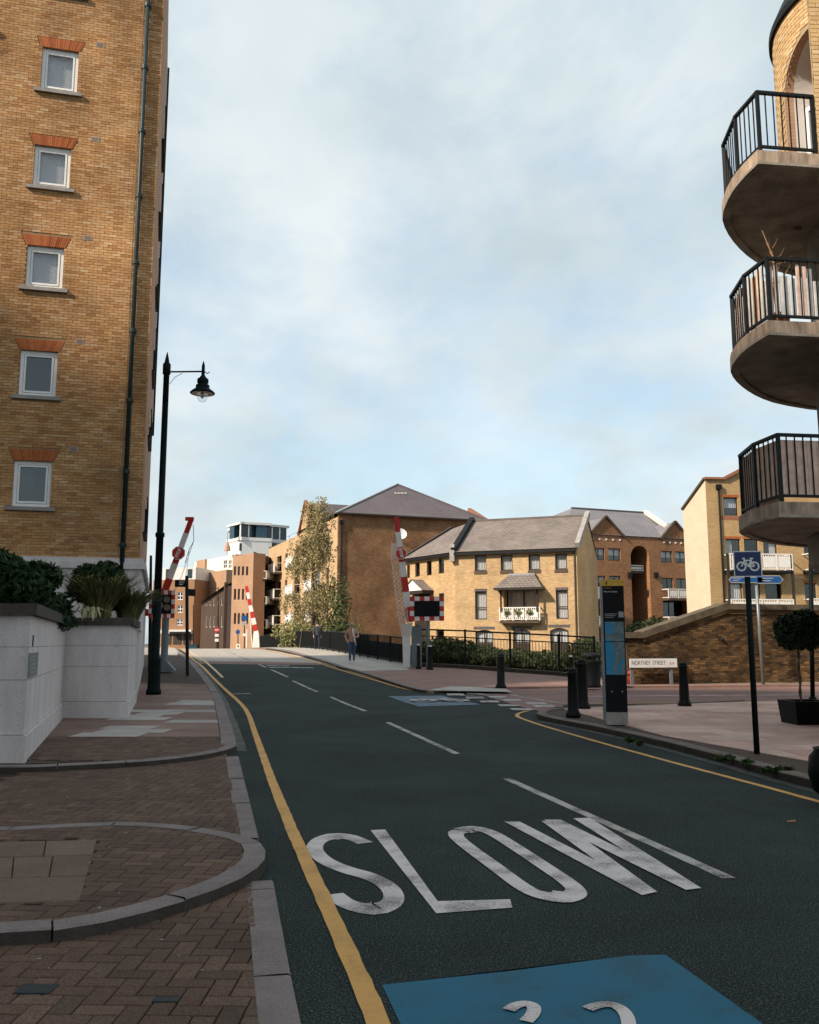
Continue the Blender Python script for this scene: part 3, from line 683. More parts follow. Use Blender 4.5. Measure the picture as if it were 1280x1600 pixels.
for hk_ in (((795,1582),(806,1574),(824,1571),(836,1577),(833,1589),(822,1600)),((918,1580),(934,1574),(954,1572),(971,1579),(981,1592),(984,1612))): band('hook', stroke(hk_, .1), lambda t: .06).build('symbol_hook', 'white_paint', patch).location.z = .006
p2 = drape('blue_cycle_patch', [GX(606,1088),GX(690,1087),GX(752,1101),GX(655,1104)], .005, 'blue_paint_worn', road)
f2 = G(684,1095.5); bike(Frame(f2, (.96,.1,0), (0,0,1), (-.25,.95,.03)), 1.5, 'bicycle_symbol', 'dash_paint', p2, c=.045, th=.1)
# raised table squares and lines on the side road
for i, (px, py) in enumerate(((712,1085),(742,1090),(765,1096),(795,1102),(815,1108),(742,1083),(778,1089),(800,1093.5),(838,1099),(850,1103))):
    g = G(px, py, .016); w = .5
    drape('white_square', [(g.x-w/2,g.y-.38),(g.x+w/2,g.y-.3),(g.x+w/2,g.y+.38),(g.x-w/2,g.y+.3)], .017, 'dash_paint', side)
for a, b in (((720,1088),(780,1085)),((796,1086),(888,1101))): strip('white_line', [GX(*a), GX(*b)], .12, 'dash_paint', off=.018, parent=side, step=1)
strip('white_line', [(4.6,26.2),(9,26.9),(15,27.7),(25,29.3)], .16, 'white_paint', off=.018, parent=side); strip('white_line', [(5,28.3),(10,28.9),(15,29.7),(25,31.6)], .10, 'dash_paint', off=.018, parent=side)
strip('yellow_line', [GX(885,1101.5),(9,24.1),(16,25.1),(30,27.2)], .10, 'yellow_paint', off=.019, parent=side)
# ---- left pavement, raised
pl = drape('left_pavement', [(KL[0][0]-.12,KL[0][1]+.08),GX(318,1177,.09),GX(200,1189,.07),GX(0,1198,.06),(-9,11.4),(-40,9.2),(-40,60),(-21,70),(-33.5,104)]+offset_path(KL,.1)[::-1][:-1], .085, 'pavement_joint', kind='structure', skirt=.6)
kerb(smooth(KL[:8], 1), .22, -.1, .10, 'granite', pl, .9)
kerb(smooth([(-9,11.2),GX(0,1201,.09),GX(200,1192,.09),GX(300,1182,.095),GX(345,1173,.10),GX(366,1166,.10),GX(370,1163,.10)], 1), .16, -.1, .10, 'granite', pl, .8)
# slabs in courses, pale granite among pink
inner = offset_path(KL, .23)
def xk(y, path):
    for a, b in zip(path, path[1:]):
        if a[1] <= y <= b[1]: return a[0]+(b[0]-a[0])*(y-a[1])/(b[1]-a[1])
    return path[0][0]
y = 14.45; rows = []
white_rows = {0:(1,1),1:(1,1),2:(1,1),4:(0,1),5:(1,1),6:(1,1),7:(1,1),8:(0,2),11:(0,1),12:(0,1)}
pk = []; wh = []; k = 0
while y < 27.5:
    d = .62 if y < 20 else .7; x = xk(y+d*.5, inner); first = True; n = 0
    while x > -8.8:
        L = random.uniform(.75, 1.25)
        if k in white_rows and n >= (1 if white_rows[k][0] > .5 else 0) and n < (1 if white_rows[k][0] > .5 else 0)+white_rows[k][1]: tgt = wh
        else: tgt = pk
        if first: q = [(x-L,y+.004),(xk(y,inner)-.004,y+.004),(xk(y+d,inner)-.004,y+d-.004),(x-L,y+d-.004)]; first = False
        else: q = [(x-L+.006,y+.004),(x,y+.004),(x,y+d-.004),(x-L+.006,y+d-.004)]
        tgt.append(q); x -= L; n += 1
    y += d; k += 1
lay(pk, .087, .013, 'slab_pink', pl, 'paving_slab'); lay(wh, .087, .0135, 'slab_white', pl, 'pale_paving_slab')
hb = [clip(p, 0, 14.44, 0, 1) for p in herringbone(-7.5,-2.6,11.6,14.5,.02,(-5,12))]
cv = [GX(0,1199,.1), GX(200,1190,.1), GX(310,1178,.1), GX(345,1169.5,.1), GX(350,1157,.1), (-3.2,14.6), (-9,14.6), (-9,11.6)]
lay([clip_convex(p, cv) if area(cv) > 0 else p for p in hb], .085, .014, 'paver', pl, 'paver', limit=60)
drape('bridge_walk', [(-10.9,42.5),(-12.0,47.3),(-14.9,57.3),(-18.5,68),(-21.0,68),(-17.2,57),(-14.0,47),(-12.6,42.5)], .093, 'pavement_pale', pl)
# ---- flush driveway with its island
drv = drape('driveway', [(-12,1.2),(.02,1.2),GX(416,1600,.03),GX(396,1375,.03),GX(379,1304,.03),GX(356,1182,.03),(-3.2,13.2),(-12,12.2)], .010, 'paver_joint', kind='structure', skirt=.3)
sl_ = [GX(416,1600,.03), GX(396,1375,.03), GX(379,1304,.03), GX(356,1182,.03)]
isl_near = [GX(*q, .10) for q in ((0,1463),(161,1441),(262,1414),(337,1390),(394,1364),(418,1337))]
isl_far = [GX(*q, .10) for q in ((416,1328),(405,1311),(375,1304),(311,1292),(206,1284),(124,1287),(30,1292),(0,1294))]
isl = [(-6.5,4.75)]+isl_near+isl_far+[(-6.5,8.35)]
isl = smooth(isl, 2)
isl_in = offset_path(isl, .08)
pv = herringbone(-4.6,.2,2.9,13.4,-.02,(-2,5))
out = []
for p in pv:
    # clip against the granite strip segment by height
    cy = p[0][1]
    for a, b in zip([(.1,1.5)]+sl_, sl_+[(sl_[-1][0]-.5, 15)]):
        if a[1] <= cy < b[1]: p = clip(p, a[0]-.01, a[1], b[1]-a[1], -(b[0]-a[0])); break
    out.append(p)
def inside(pt, poly):
    c = False
    for (x0,y0), (x1,y1) in zip(poly, poly[1:]+poly[:1]):
        if (y0 > pt[1]) != (y1 > pt[1]) and pt[0] < (x1-x0)*(pt[1]-y0)/(y1-y0)+x0: c = not c
    return c
out = [p for p in out if len(p) > 2 and not all(inside(q, isl) for q in p)]
def showing(p):   # pieces in the picture first, by how large they show
    c = p[0]; k = (c[0]/c[1]); vis = -.47 < k < .47 and c[1] > 3.7
    return c[1]+(0 if vis else 100)
lay(out, .010, .022, 'paver', drv, 'paver', key=showing)
kerb([(.14,1.5),GX(469,1600,.03),GX(427,1375,.03)], .17, -.1, .032, 'granite', drv, .75, name='channel_stone', sub=1)
kerb([GX(405,1309,.03),GX(373,1182,.03)], .17, -.1, .032, 'granite', drv, .8, name='channel_stone', sub=1)
island = drape('pavement_island', isl_in, .085, 'paver_joint', kind='structure', skirt=.15)
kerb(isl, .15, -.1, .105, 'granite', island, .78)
def hull(P):
    P = sorted(set(P)); cr = lambda o, a, b: (a[0]-o[0])*(b[1]-o[1])-(a[1]-o[1])*(b[0]-o[0])
    L = []
    for p in P:
        while len(L) > 1 and cr(L[-2], L[-1], p) <= 0: L.pop()
        L.append(p)
    U = []
    for p in reversed(P):
        while len(U) > 1 and cr(U[-2], U[-1], p) <= 0: U.pop()
        U.append(p)
    return L[:-1]+U[:-1]
ii = hull(offset_path(isl, .155))
inset = [GX(-40,1316,.1),GX(152,1312,.1),GX(125,1408,.1),GX(-40,1413,.1)]
def seg(t, s): 
    a = [inset[0][i]+(inset[1][i]-inset[0][i])*s for i in (0,1)]; b = [inset[3][i]+(inset[2][i]-inset[3][i])*s for i in (0,1)]
    return (a[0]+(b[0]-a[0])*t, a[1]+(b[1]-a[1])*t)
ins = []
for t0, t1, cuts in ((0,.31,(0,.58,1)),(.31,.66,(0,.33,.66,1)),(.66,1,(0,1))):
    for s0, s1 in zip(cuts, cuts[1:]): ins.append([seg(t0+.006,s0+.004),seg(t0+.006,s1-.004),seg(t1-.006,s1-.004),seg(t1-.006,s0+.004)])
lay(ins, .087, .016, 'slab_inset', island, 'paving_slab')
ip = []
hole = [inset[3],inset[2],inset[1],inset[0]]
for p in herringbone(-4.5,-.9,4.9,8.4,-.06,(-2,6.5)):
    c = (sum(q[0] for q in p)/4, sum(q[1] for q in p)/4)
    if inside(c, hole): continue
    ip.append(clip_convex(p, ii))
lay(ip, .085, .016, 'paver', island, 'paver', limit=250, key=showing)
for px, py, w, d in ((57,1545,.16,.11),(260,1562,.11,.05)):
    g = G(px, py, .034); bx('utility_cover', 'iron_cover', drv, Frame((g.x,g.y,.02),(1,0,0),(0,1,0)), -w/2,w/2,0,.0165,-d/2,d/2)
sp = MB()
for i in range(60):
    y = random.uniform(4.2, 12.5); x = random.uniform(-.42*y, -.9-.12*(y-4)); r_ = random.uniform(.004,.011); z_ = .118 if inside((x,y), isl) else .036
    sp.poly([(x+r_*math.cos(k*1.05)*random.uniform(.6,1.3), y+r_*math.sin(k*1.05)*random.uniform(.6,1.3), z_) for k in range(6)])
sp.build('litter_specks', 'slab_white', drv, kind='stuff')
# ---- right near pavement
KN2 = [(x, y) for x, y in KN]
pr = drape('right_pavement', offset_path(KN2,-.1)+[(40,-8)], .085, 'pavement_joint', kind='structure', skirt=.4)
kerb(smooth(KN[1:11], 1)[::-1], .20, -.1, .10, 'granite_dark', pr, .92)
# (built from far to near so the stone width falls on the pavement side)
inn = offset_path(smooth(KN[1:], 1), -.205)
cvp = inn+[(40,5.0)]
if area(cvp) < 0: cvp = cvp[::-1]
sl2 = []
for i in range(-14, 26):
    for j in range(-2, 34):
        a0 = i*.9+(.45 if j % 2 else 0); b0_ = j*.62
        q = [(a0,b0_),(a0+.886,b0_),(a0+.886,b0_+.606),(a0,b0_+.606)]
        w = [(5+math.cos(.05)*a-math.sin(.05)*b, 5.2+math.sin(.05)*a+math.cos(.05)*b) for a, b in q]
        c = w[0]
        if c[0] > 13 or c[1] > 25.5: continue
        w = clip_convex(w, cvp)
        if len(w) > 2: sl2.append(w)
lay(sl2, .087, .013, 'slab_right', pr, 'paving_slab', key=showing)
# ---- far right pavement: in front of the fence, along the brick wall, and over the bridge
pf = drape('far_right_pavement', offset_path(KR,.09)+[(2.2,28.6),(5.2,29.6),(9.5,30.5),(17,32.5),(45,37.9),(45,41),(16,34.9),(8.2,32.9),(7.0,33.7),(4.2,37.0),(.5,38.1),(-.2,38.2),(-1.0,40.2),(-2.9,47),(-5.6,57),(-8.8,66),(-12.0,75),(-15,84),(-21,104)], .075, 'pavement_red', kind='structure', skirt=.9)
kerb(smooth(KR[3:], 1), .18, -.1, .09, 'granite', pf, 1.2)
gs = [GX(665,1079,.08),GX(705,1072,.08),GX(790,1076,.08),GX(800,1081,.08),GX(740,1080,.08)]
drape('tactile_slab', gs, .082, 'slab_white', pf)
drape('bridge_walk', [GX(560,1048,.09),GX(640,1047,.09),(-.3,38.2),(-1.1,40.2),(-3.0,47),(-5.7,57),(-8.9,66),(-11.6,74),(-13.5,74),(-11.7,67.6),(-8.85,58),(-6.25,49.5),(-3.3,37.7)], .083, 'pavement_pale', pf)
drape('wall_footway', [(7.9,31.0),(17,33.0),(30,35.5),(30,37.6),(16,34.8),(8.4,32.8)], .083, 'pavement_pale', pf)
# garden ground behind the fence and dock-side ground
drape('garden_ground', [(.4,38.4),(4.3,37.1),(7.1,33.8),(8.2,33.0),(9,37),(6,42),(.5,43)], .05, 'soil', kind='structure', skirt=1.0)

# ------------------------------------------------------------------ buildings
def hit(px, py, fr):
    kx, kz = ray(px, py); d = Vector((kx, 1, kz)); o = Vector((0, 0, EYE))
    t = (fr.o-o).dot(fr.n)/d.dot(fr.n); q = o+d*t-fr.o
    return q.dot(fr.u), q.dot(fr.v)
def rect(fr, l, t, r, b):
    my = (t+b)/2; mx = (l+r)/2
    return hit(l, my, fr)[0], hit(r, my, fr)[0], hit(mx, b, fr)[1], hit(mx, t, fr)[1]
def brick_field(parent, fr, rows, m, limit=300, key=None, proud=.012, bl=.215, bh=.065, j=.010, base=0, depth=.03):
    """rows: list of (b, [intervals]); true bricks in stretcher bond, cut at the intervals' ends"""
    allb = []
    for k, (b, iv) in enumerate(rows):
        s = (k % 2)*(bl+j)/2
        for (a0, a1) in iv:
            n = math.floor((a0-s)/(bl+j)); x = s+n*(bl+j)
            while x < a1:
                l, r = max(x, a0), min(x+bl, a1)
                if r-l > .03: allb.append((l, r, b))
                x += bl+j
    if key: allb.sort(key=key)
    single = [q for q in allb if q[1]-q[0] > bl*.98][:limit]; ss = set(single)
    mb = MB(); mb.box(Frame((0,0,0),(1,0,0),(0,-1,0)), 0,bl,0,bh,-depth,proud, back=False)
    me = mesh_of(mb, m); rz = math.atan2(fr.u.y, fr.u.x)
    for (l, r, b) in single: share('brick', me, parent, fr.p(l, b, random.uniform(-.003,.003)), (0,0,rz))
    mb = MB()
    for q in allb:
        if q in ss: continue
        e = random.uniform(-.003,.003); mb.box(fr, q[0],q[1],q[2],q[2]+bh,-depth,proud+e, back=False)
    mb.build('brickwork', m, parent, kind='stuff')
def cut(iv, c0, c1):
    out = []
    for a, b in iv:
        if c1 <= a or c0 >= b: out.append((a, b)); continue
        if a < c0: out.append((a, c0))
        if c1 < b: out.append((c1, b))
    return out
def rail_panel(fr, a0, a1, b0, b1, c, step, r, parent, name='rail', m='black_metal', bars=True, barname='bar', post=True):
    mb = MB(); mb.box(fr, a0,a1,b1-.045,b1,c-.025,c+.025); mb.box(fr, a0,a1,b0,b0+.035,c-.018,c+.018)
    R = mb.build(name, m, parent)
    n = max(1, int((a1-a0)/step)); me = mesh_of(MB().box(Frame((0,0,0),(1,0,0),(0,-1,0)), -r,r,0,b1-b0-.08,-r,r), m); rz = math.atan2(fr.u.y, fr.u.x)
    if bars:
        for i in range(1, n): share(barname, me, R if parent.parent is None else parent, fr.p(a0+(a1-a0)*i/n, b0+.035, c), (0,0,rz))
    return R

# ---- tall brick apartment block on the left
LK = at(219, 865, 23.0); LK.z = 0
lu = Vector((.970,.243,0)).normalized(); LW = 15.0
lo = LK-lu*LW; lf = Frame(lo, lu, (lu.y,-lu.x,0))
lb = thing('apartment_block', lo, 'tall yellow brick apartment block with a column of small white windows beside the raised planter', 'building')
LT = 25.0; PL = hit(180, 872, lf)[1]
wins = [rect(lf,*q) for q in ((64.5,77,122,143),(52.5,229,110,293),(41,385,99,450),(30,548,89,619),(20,720,80,792))]
w6 = list(wins[0]); sp = wins[0][3]-wins[1][3]; w6 = (w6[0]+.02, w6[1]+.02, w6[2]+sp+.05, w6[3]+sp+.05)
wx = hit(4, 52, lf); wl = (wx[0]-1.25, wx[0]-.22, wx[1]+.06, wx[1]+1.15)
allw = wins+[w6, wl]
mb = MB(); holed_wall(mb, lf, 0, LW, PL, LT, [(a-.0,b+.0,c,d,.16) for a,b,c,d in allw], m=0)
sd = Vector((-.268,.963,0)).normalized(); sf = Frame(LK, sd, (sd.y,-sd.x,0)); SL = 11.4
mb2 = MB(); mb2.box(sf, 0.0,SL,0,LT,-.02,0, m=0); mb2.build('side_wall', 'bw_side', lb)
bk = LK+sd*SL
mb.poly([bk, bk-lu*LW, bk-lu*LW+Vector((0,0,LT)), bk+Vector((0,0,LT))]); mb.poly([lo, lo+sd*SL, lo+sd*SL+Vector((0,0,LT)), lo+Vector((0,0,LT))])
mb.poly([lo+Vector((0,0,LT)), LK+Vector((0,0,LT)), bk+Vector((0,0,LT)), lo+sd*SL+Vector((0,0,LT))])
mb.build('wall', 'mortar_left', lb)
bx('plinth', 'white_stone', lb, lf, 0,LW+.05,0,PL-.28,-.3,.06); bx('plinth_cornice', 'white_stone', lb, lf, 0,LW+.12,PL-.28,PL-.12,-.3,.14); bx('plinth_cornice', 'white_stone', lb, lf, 0,LW+.08,PL-.12,PL,-.3,.09)
bx('plinth', 'white_stone', lb, sf, 0.0,SL,0,PL-.28,.002,.06); bx('plinth_cornice', 'white_stone', lb, sf, .0,SL,PL-.28,PL-.1,.002,.16)
a_vis = hit(-40, 20, lf)[0]; rows = []; b = PL+.005
lintels = [(a-.13, c+.13, d, d+.30) for a, c, b_, d in allw]
while b < 20.8:
    iv = [(a_vis, LW-.004)]
    for a, c, e, d in allw:
        if b+.065 > e-.10 and b < d+.0: iv = cut(iv, a-(.14 if b < e else .0), c+(.14 if b < e else .0))
    for a, c, e, d in lintels:
        if b+.065 > e and b < d: 
            f = (b-e)/(d-e)*.11; iv = cut(iv, a+.02-f+.04, c-.02+f-.04)
    rows.append((b, iv)); b += .075
brick_field(lb, lf, rows, 'brick_left', key=lambda q: q[2])
fb = MB(); fb.poly([lf.p(0,PL,.011),lf.p(a_vis,PL,.011),lf.p(a_vis,LT,.011),lf.p(0,LT,.011)], [(0,PL),(a_vis,PL),(a_vis,LT),(0,LT)])
fb.poly([lf.p(a_vis,20.8,.011),lf.p(LW,20.8,.011),lf.p(LW,LT,.011),lf.p(a_vis,LT,.011)], [(a_vis,20.8),(LW,20.8),(LW,LT),(a_vis,LT)]); fb.build('plain_brickwork', 'bw_left', lb)
for k, (a, c, e, d) in enumerate(allw):
    spec = [('glass',('blind','blind_grey')),('glass',('blind','blind_grey')),('glass',('blind','blind_grey')),('glass_dark',None),('glass_dark',('left','curtain')),('glass',('blind','blind_grey')),('glass',('blind','blind_grey'))][k]
    w = window(lb, lf, a, c, e, d, fm='upvc', gm=spec[0], fw=.09, depth=.07, cur=spec[1])
    bx('sash', 'upvc', w, lf, a+.10,c-.10,e+.10,e+.15,-.115,-.06); bx('sash', 'upvc', w, lf, a+.10,c-.10,d-.15,d-.10,-.115,-.06)
    bx('sash', 'upvc', w, lf, a+.10,a+.145,e+.15,d-.15,-.115,-.06); bx('sash', 'upvc', w, lf, c-.145,c-.10,e+.15,d-.15,-.115,-.06)
    bx('room', 'dark_room', w, lf, a-.3,c+.3,e-.3,d+.3,-1.3,-.9)
    sm_ = MB(); sm_.box(lf, a-.14,c+.14,e-.10,e-.005,-.12,.09); sm_.build('sill', 'stone_grey', w)
    lm = MB(); n = 19
    for i in range(n):
        u0, u1 = i/n, (i+1)/n; g = .06/n
        x0, x1 = a-.02+(c-a+.04)*(u0+g), a-.02+(c-a+.04)*(u1-g); X0, X1 = a-.15+(c-a+.30)*(u0+g), a-.15+(c-a+.30)*(u1-g)
        lm.prism([(x0,d+.005),(x1,d+.005),(X1,d+.295),(X0,d+.295)], lf, -.03, .014+random.uniform(-.003,.003))
    lm.build('lintel', 'brick_orange', lb)
for px, py in ((157,71),(149,218),(137,372),(125,534),(115,702)):
    a, b = hit(px, py, lf); m_ = MB(); m_.box(lf, a-.11,a+.11,b-.07,b+.07,.0,.019); v = m_.build('air_brick', 'stone_grey', lb)
    for i in range(3): bx('slot', 'terracotta', v, lf, a-.075,a+.075,b-.045+i*.034,b-.025+i*.034,.019,.021)
pa = hit(192, 860, lf)[0]
mb = MB(); mb.tube([lf.p(pa,2.2,.10), lf.p(pa,LT,.10)], .06, 10); dp = mb.build('downpipe', 'pipe_green', lb, smooth=True)
for i in range(9): 
    zc = 4.0+i*1.9; m_ = MB(); m_.tube([lf.p(pa,zc,.10),lf.p(pa,zc+.10,.10)], .078, 10); m_.box(lf, pa-.09,pa+.09,zc+.02,zc+.08,.0,.07); m_.build('pipe_clip', 'pipe_green', dp)
bx('movement_joint', 'mortar_left', lb, lf, pa-.13,pa-.10,PL,20.8,.0,.016)
for i, (z0, z1, s0) in enumerate(((4.6,6.6,2.0),(7.6,9.4,3.0),(10.2,12.6,5.0),(13.0,15.0,5.0),(15.6,17.6,5.0),(18.2,20.4,5.0))):
    q = MB(); q.box(sf, s0,s0+2.2,z0,z0+.05,.0,.10); q.box(sf, s0,s0+2.2,z1-1.0,z1-.96,.07,.10)
    for k in range(9): q.box(sf, s0+k*.27,s0+k*.27+.02,z0+.05,z1-1.0,.08,.095)
    q.box(sf, s0+2.17,s0+2.2,z0,z1-1.0,.0,.10); q.build('juliet_rail', 'black_metal', lb)
bx('gutter_edge', 'black_metal', lb, sf, SL-.15,SL-.05,9.5,LT,.005,.08)

# ---- added blocks out of view, placed to shade the near street
def shade_block(name, label, x0, x1, y0, y1, h, m, rot=0, cen=None):
    t = thing(name, (x0, y0, 0), label, 'building'); walls = [((x0,y0),(x1,y0)),((x1,y0),(x1,y1)),((x1,y1),(x0,y1)),((x0,y1),(x0,y0))]
    mb = MB()
    for p, q in walls:
        fr, L = wallframe(p, q); hs = []
        n = int(L/3.2)
        for i in range(n):
            for k in range(int(h/2.9)):
                a = (i+.5)*L/n; hs.append((a-.5,a+.5,k*2.9+.9,k*2.9+2.1))
        holed_wall(mb, fr, 0, L, 0, h, hs, .15)
        if p == walls[1][0]:
            for (a,c,e,d) in hs[:24]: window(t, fr, a,c,e,d, fm='upvc', gm='glass_dark')
    mb.poly([(x0,y0,h),(x1,y0,h),(x1,y1,h),(x0,y1,h)]); mb.build('wall', m, t); return t
shade_block('apartment_block', 'long unseen brick block added to shade the near street', -40,-15,-34,10.2,24.0,'bw_left')
shade_block('apartment_block', 'taller unseen brick block added to shade the left building wall', -62,-42,-22,13.5,37.0,'bw_left')

# ---- yellow brick house across the dock
yr_ = at(905, 1000, 57); yr_.z = 0; yu = Vector((.94,-.35,0)).normalized()
yl_t = on_line(712, yr_, yu); yl = yr_+yu*yl_t; yf = Frame(yl, yu, (yu.y,-yu.x,0)); YWd = -yl_t
du = Vector((-.56,.83,0)).normalized(); wt = on_line(634, yl, du); yll = yl+du*wt; wf_ = Frame(yll, -du, (-du.y, du.x, 0))
if wf_.n.y > 0: wf_.n = -wf_.n
yh = thing('yellow_house', yl, 'yellow brick terraced house with a canopied white balcony and tiled roof behind the black fence', 'house')
ez = hit(720, 861, yf)[1]
top = [(742,867.5,760,892),(782.5,867,801,891.5),(826,866,844,890.5),(867.5,865,886,889.5)]; mid = [(742.5,924,761,968),(869,922,888,967)]
grd = [(743,984,771,1021),(802,983,829,1021),(860,981,889,1023)]; door = (787,919,842,957)
R_ = lambda q: rect(yf, *q)
hs = [R_(q) for q in top+mid+grd]+[(*R_(door), .9)]
mb = MB(); holed_wall(mb, yf, 0, YWd, -.35, ez, hs, .12)
W2 = [(649,879,656,901),(667,876,674.5,899),(685.5,872,694,896),(636,883,640.5,903),(686,927,694,958),(682,985,694,1018)]; hw = [rect(wf_, *q) for q in W2]; WL = (yl-yll).length
wdoor = rect(wf_, 648, 925, 672, 1010)
holed_wall(mb, wf_, 0, WL, -.35, ez, hw+[(*wdoor,.4)], .12)
bd = -yf.n*8.4; p1, p2_, p3, p4 = yl, yl+yu*YWd, yl+yu*YWd+bd, yll-wf_.n*8.4
Z = lambda p, z: Vector((p.x, p.y, z))
mb.poly([Z(p2_,-.35),Z(p3,-.35),Z(p3,ez),Z(p2_,ez)]); mb.poly([Z(p3,-.35),Z(p4,-.35),Z(p4,ez),Z(p3,ez)]); mb.poly([Z(p4,-.35),Z(yll,-.35),Z(yll,ez),Z(p4,ez)])
rz_ = hit(905, 808, Frame(yf.o-yf.n*4.2, yf.u, yf.n))[1]
rp, rq = yl-yf.n*4.2, yl+yu*YWd-yf.n*4.2
mb.poly([Z(p2_,ez),Z(p3,ez),Z(rq,rz_)])
mb.build('wall', 'bw_yellow', yh)
ov = yf.n*.3; k_ = (rz_-ez)/4.2
rm = MB(); 
A, B = Z(p1+ov, ez-.3*k_+.1), Z(p2_+ov+yu*.1, ez-.3*k_+.1); Cc, D = Z(rq+yu*.1, rz_+.1), Z(rp, rz_+.1)
rm.poly([A,B,Cc,D]); rm.poly([Z(p3-ov,ez+.1),Z(p1+bd-ov,ez+.1),D,Cc]); 
wr0, wr1 = yll-wf_.n*4.2, yl-wf_.n*4.2; ow = wf_.n*.3
rm.poly([Z(yll+ow,ez-.3*k_+.1),Z(yl+ow,ez-.3*k_+.1),D-Vector((0,0,.06)),Z(wr0,rz_-.05)]); rm.poly([Z(yll-wf_.n*8.4,ez),Z(wr0,rz_-.05),D-Vector((0,0,.06)),Z(p1+bd,ez)])
roof = rm.build('roof', 'tile_brown', yh)
def bar3(name, m, parent, a, b, w, h):
    a, b = Vector(a), Vector(b); d = (b-a).normalized(); s = d.cross(Vector((0,0,1))).normalized(); u = s.cross(d)
    mb = MB(); fr = Frame(a, d, s, u); mb.box(fr, 0,(b-a).length,-h/2,h/2,-w/2,w/2); return mb.build(name, m, parent)
bar3('verge', 'black_metal', roof, A+Vector((0,0,.1)), D+Vector((0,0,.1)), .35, .38)
bar3('verge', 'dark_frame', roof, Z(yll+ow,ez-.1), Z(wr0,rz_+.0), .3, .28)
bar3('verge', 'stone_grey', roof, B+Vector((0,0,.12)), Cc+Vector((0,0,.12)), .3, .4)
bar3('ridge', 'tile_brown', roof, D, Cc, .3, .12)
bar3('gutter', 'black_metal', yh, Z(p1+yf.n*.26,ez-.22), Z(p2_+yf.n*.26,ez-.22), .14, .16); bar3('gutter', 'black_metal', yh, Z(yll+wf_.n*.26,ez-.22), Z(yl+wf_.n*.26,ez-.22), .14, .16)
bx('gable_corbel', 'stone_grey', yh, yf, -.28,.05,ez-.7,ez+.45,-.1,.32)
mbp = MB(); mbp.tube([yf.p(YWd-.15,-.3,.06),yf.p(YWd-.15,ez-.1,.06)], .05, 8); mbp.build('downpipe', 'trim_brown', yh)
for i, q in enumerate(top): w = window(yh, yf, *R_(q), fm='dark_frame', gm='glass', fw=.07, cur=('full','curtain')); a,c,e,d = R_(q); bx('sill', 'trim_brown', w, yf, a-.05,c+.05,e-.22,e-.004,-.1,.03)
for q in mid:
    a,c,e,d = R_(q); w = window(yh, yf, a,c,e,d, fm='dark_frame', gm='glass', fw=.07, cur=('full','curtain'), ys=[e+.07,e+(d-e)*.42,d-.07]); bx('lintel', 'slate', w, yf, a-.02,c+.02,d+.004,d+.17,-.1,.012)
for q in grd:
    a,c,e,d = R_(q); w = window(yh, yf, a,c,e,d, nx=2, fm='dark_frame', gm='glass', fw=.08, cur=('full','curtain'), ys=[e+.08,e+(d-e)*.45,d-.08])
    ar = MB(); n = 10; hh = .28; pts = []
    for i in range(n+1):
        t = i/n; pts.append((a+(c-a)*t, d-hh+hh*math.sin(math.pi*(.12+.76*t))))
    for s0, s1 in zip(pts, pts[1:]): ar.poly([yf.p(s0[0],s0[1],.004),yf.p(s1[0],s1[1],.004),yf.p(s1[0],d+.02,.004),yf.p(s0[0],d+.02,.004)], [(s0[0],s0[1]),(s1[0],s1[1]),(s1[0],d),(s0[0],d)])
    ar.build('arch_head', 'bw_yellow', w); bx('lintel', 'slate', w, yf, a-.1,c+.1,d+.03,d+.2,-.05,.02)
    bx('kickboard', 'dark_frame', w, yf, a+.08,c-.08,e+.05,e+(d-e)*.42,-.1,-.075)
a,c,e,d = R_(door); w = window(yh, Frame(yf.o-yf.n*.75, yf.u, yf.n), a,c,e,d, nx=2, fm='dark_frame', gm='glass', fw=.09, cur=('full','curtain'))
bx('room', 'dark_room', yh, yf, .3,YWd-.3,0,ez-.2,-3.2,-2.8)
def balcony(parent, fr, a0, a1, b0, b1, out, m='timber_white', step=.13, pan=3, under='trim_brown', c0=0.0, quick=False):
    s = MB(); s.box(fr, a0,a1,b0-.16,b0,c0,out); B_ = s.build('balcony', under, parent)
    n = pan
    r = MB()
    for x in [a0+(a1-a0)*i/n for i in range(n+1)]: r.box(fr, x-.035,x+.035,b0,b1,out-.08,out-.01)
    r.box(fr, a0,a1,b1-.07,b1+.001,out-.075,out-.015); r.box(fr, a0,a1,b0+.06,b0+.12,out-.075,out-.015)
    for x in (a0, a1-.06): r.box(fr, x,x+.06,b1-.07,b1-.002,c0,out-.08); r.box(fr, x,x+.06,b0+.06,b0+.118,c0,out-.08)
    r.build('balustrade', m, B_)
    k = 0; N = int((a1-a0)/step)
    me = mesh_of(MB().box(Frame((0,0,0),(1,0,0),(0,-1,0)), -.025,.025,0,b1-b0-.19,-.012,.012), m); rz = math.atan2(fr.u.y, fr.u.x)
    for i in range(1, N): share('baluster', me, B_, fr.p(a0+(a1-a0)*i/N, b0+.12, out-.045), (0,0,rz))
    for i in range(n):   # lattice infill
        q = MB(); x0, x1 = a0+(a1-a0)*i/n+.12, a0+(a1-a0)*(i+1)/n-.12
        if x1-x0 > .2:
            q.box(fr, x0,x1,b0+.2,b1-.18,out-.04,out-.03); q.build('infill_panel', m, B_)
    return B_
a,c,e,d = R_((784,949,846,970)); BB = balcony(yh, yf, a, c, e, d, .55, pan=3)
for px in (796, 812, 830):
    g = yf.p(*hit(px, 957, yf), .62); leaf_mesh('flower_basket', foliage(60, g, (.22,.12,.2), .09, .2, int(px)), 'leaf_hedge', BB)
a,c,e,d = R_((777,898,851,919)); cm = MB(); o_ = 1.0
x0, x1 = hit(797,900,yf)[0], hit(836,900,yf)[0]
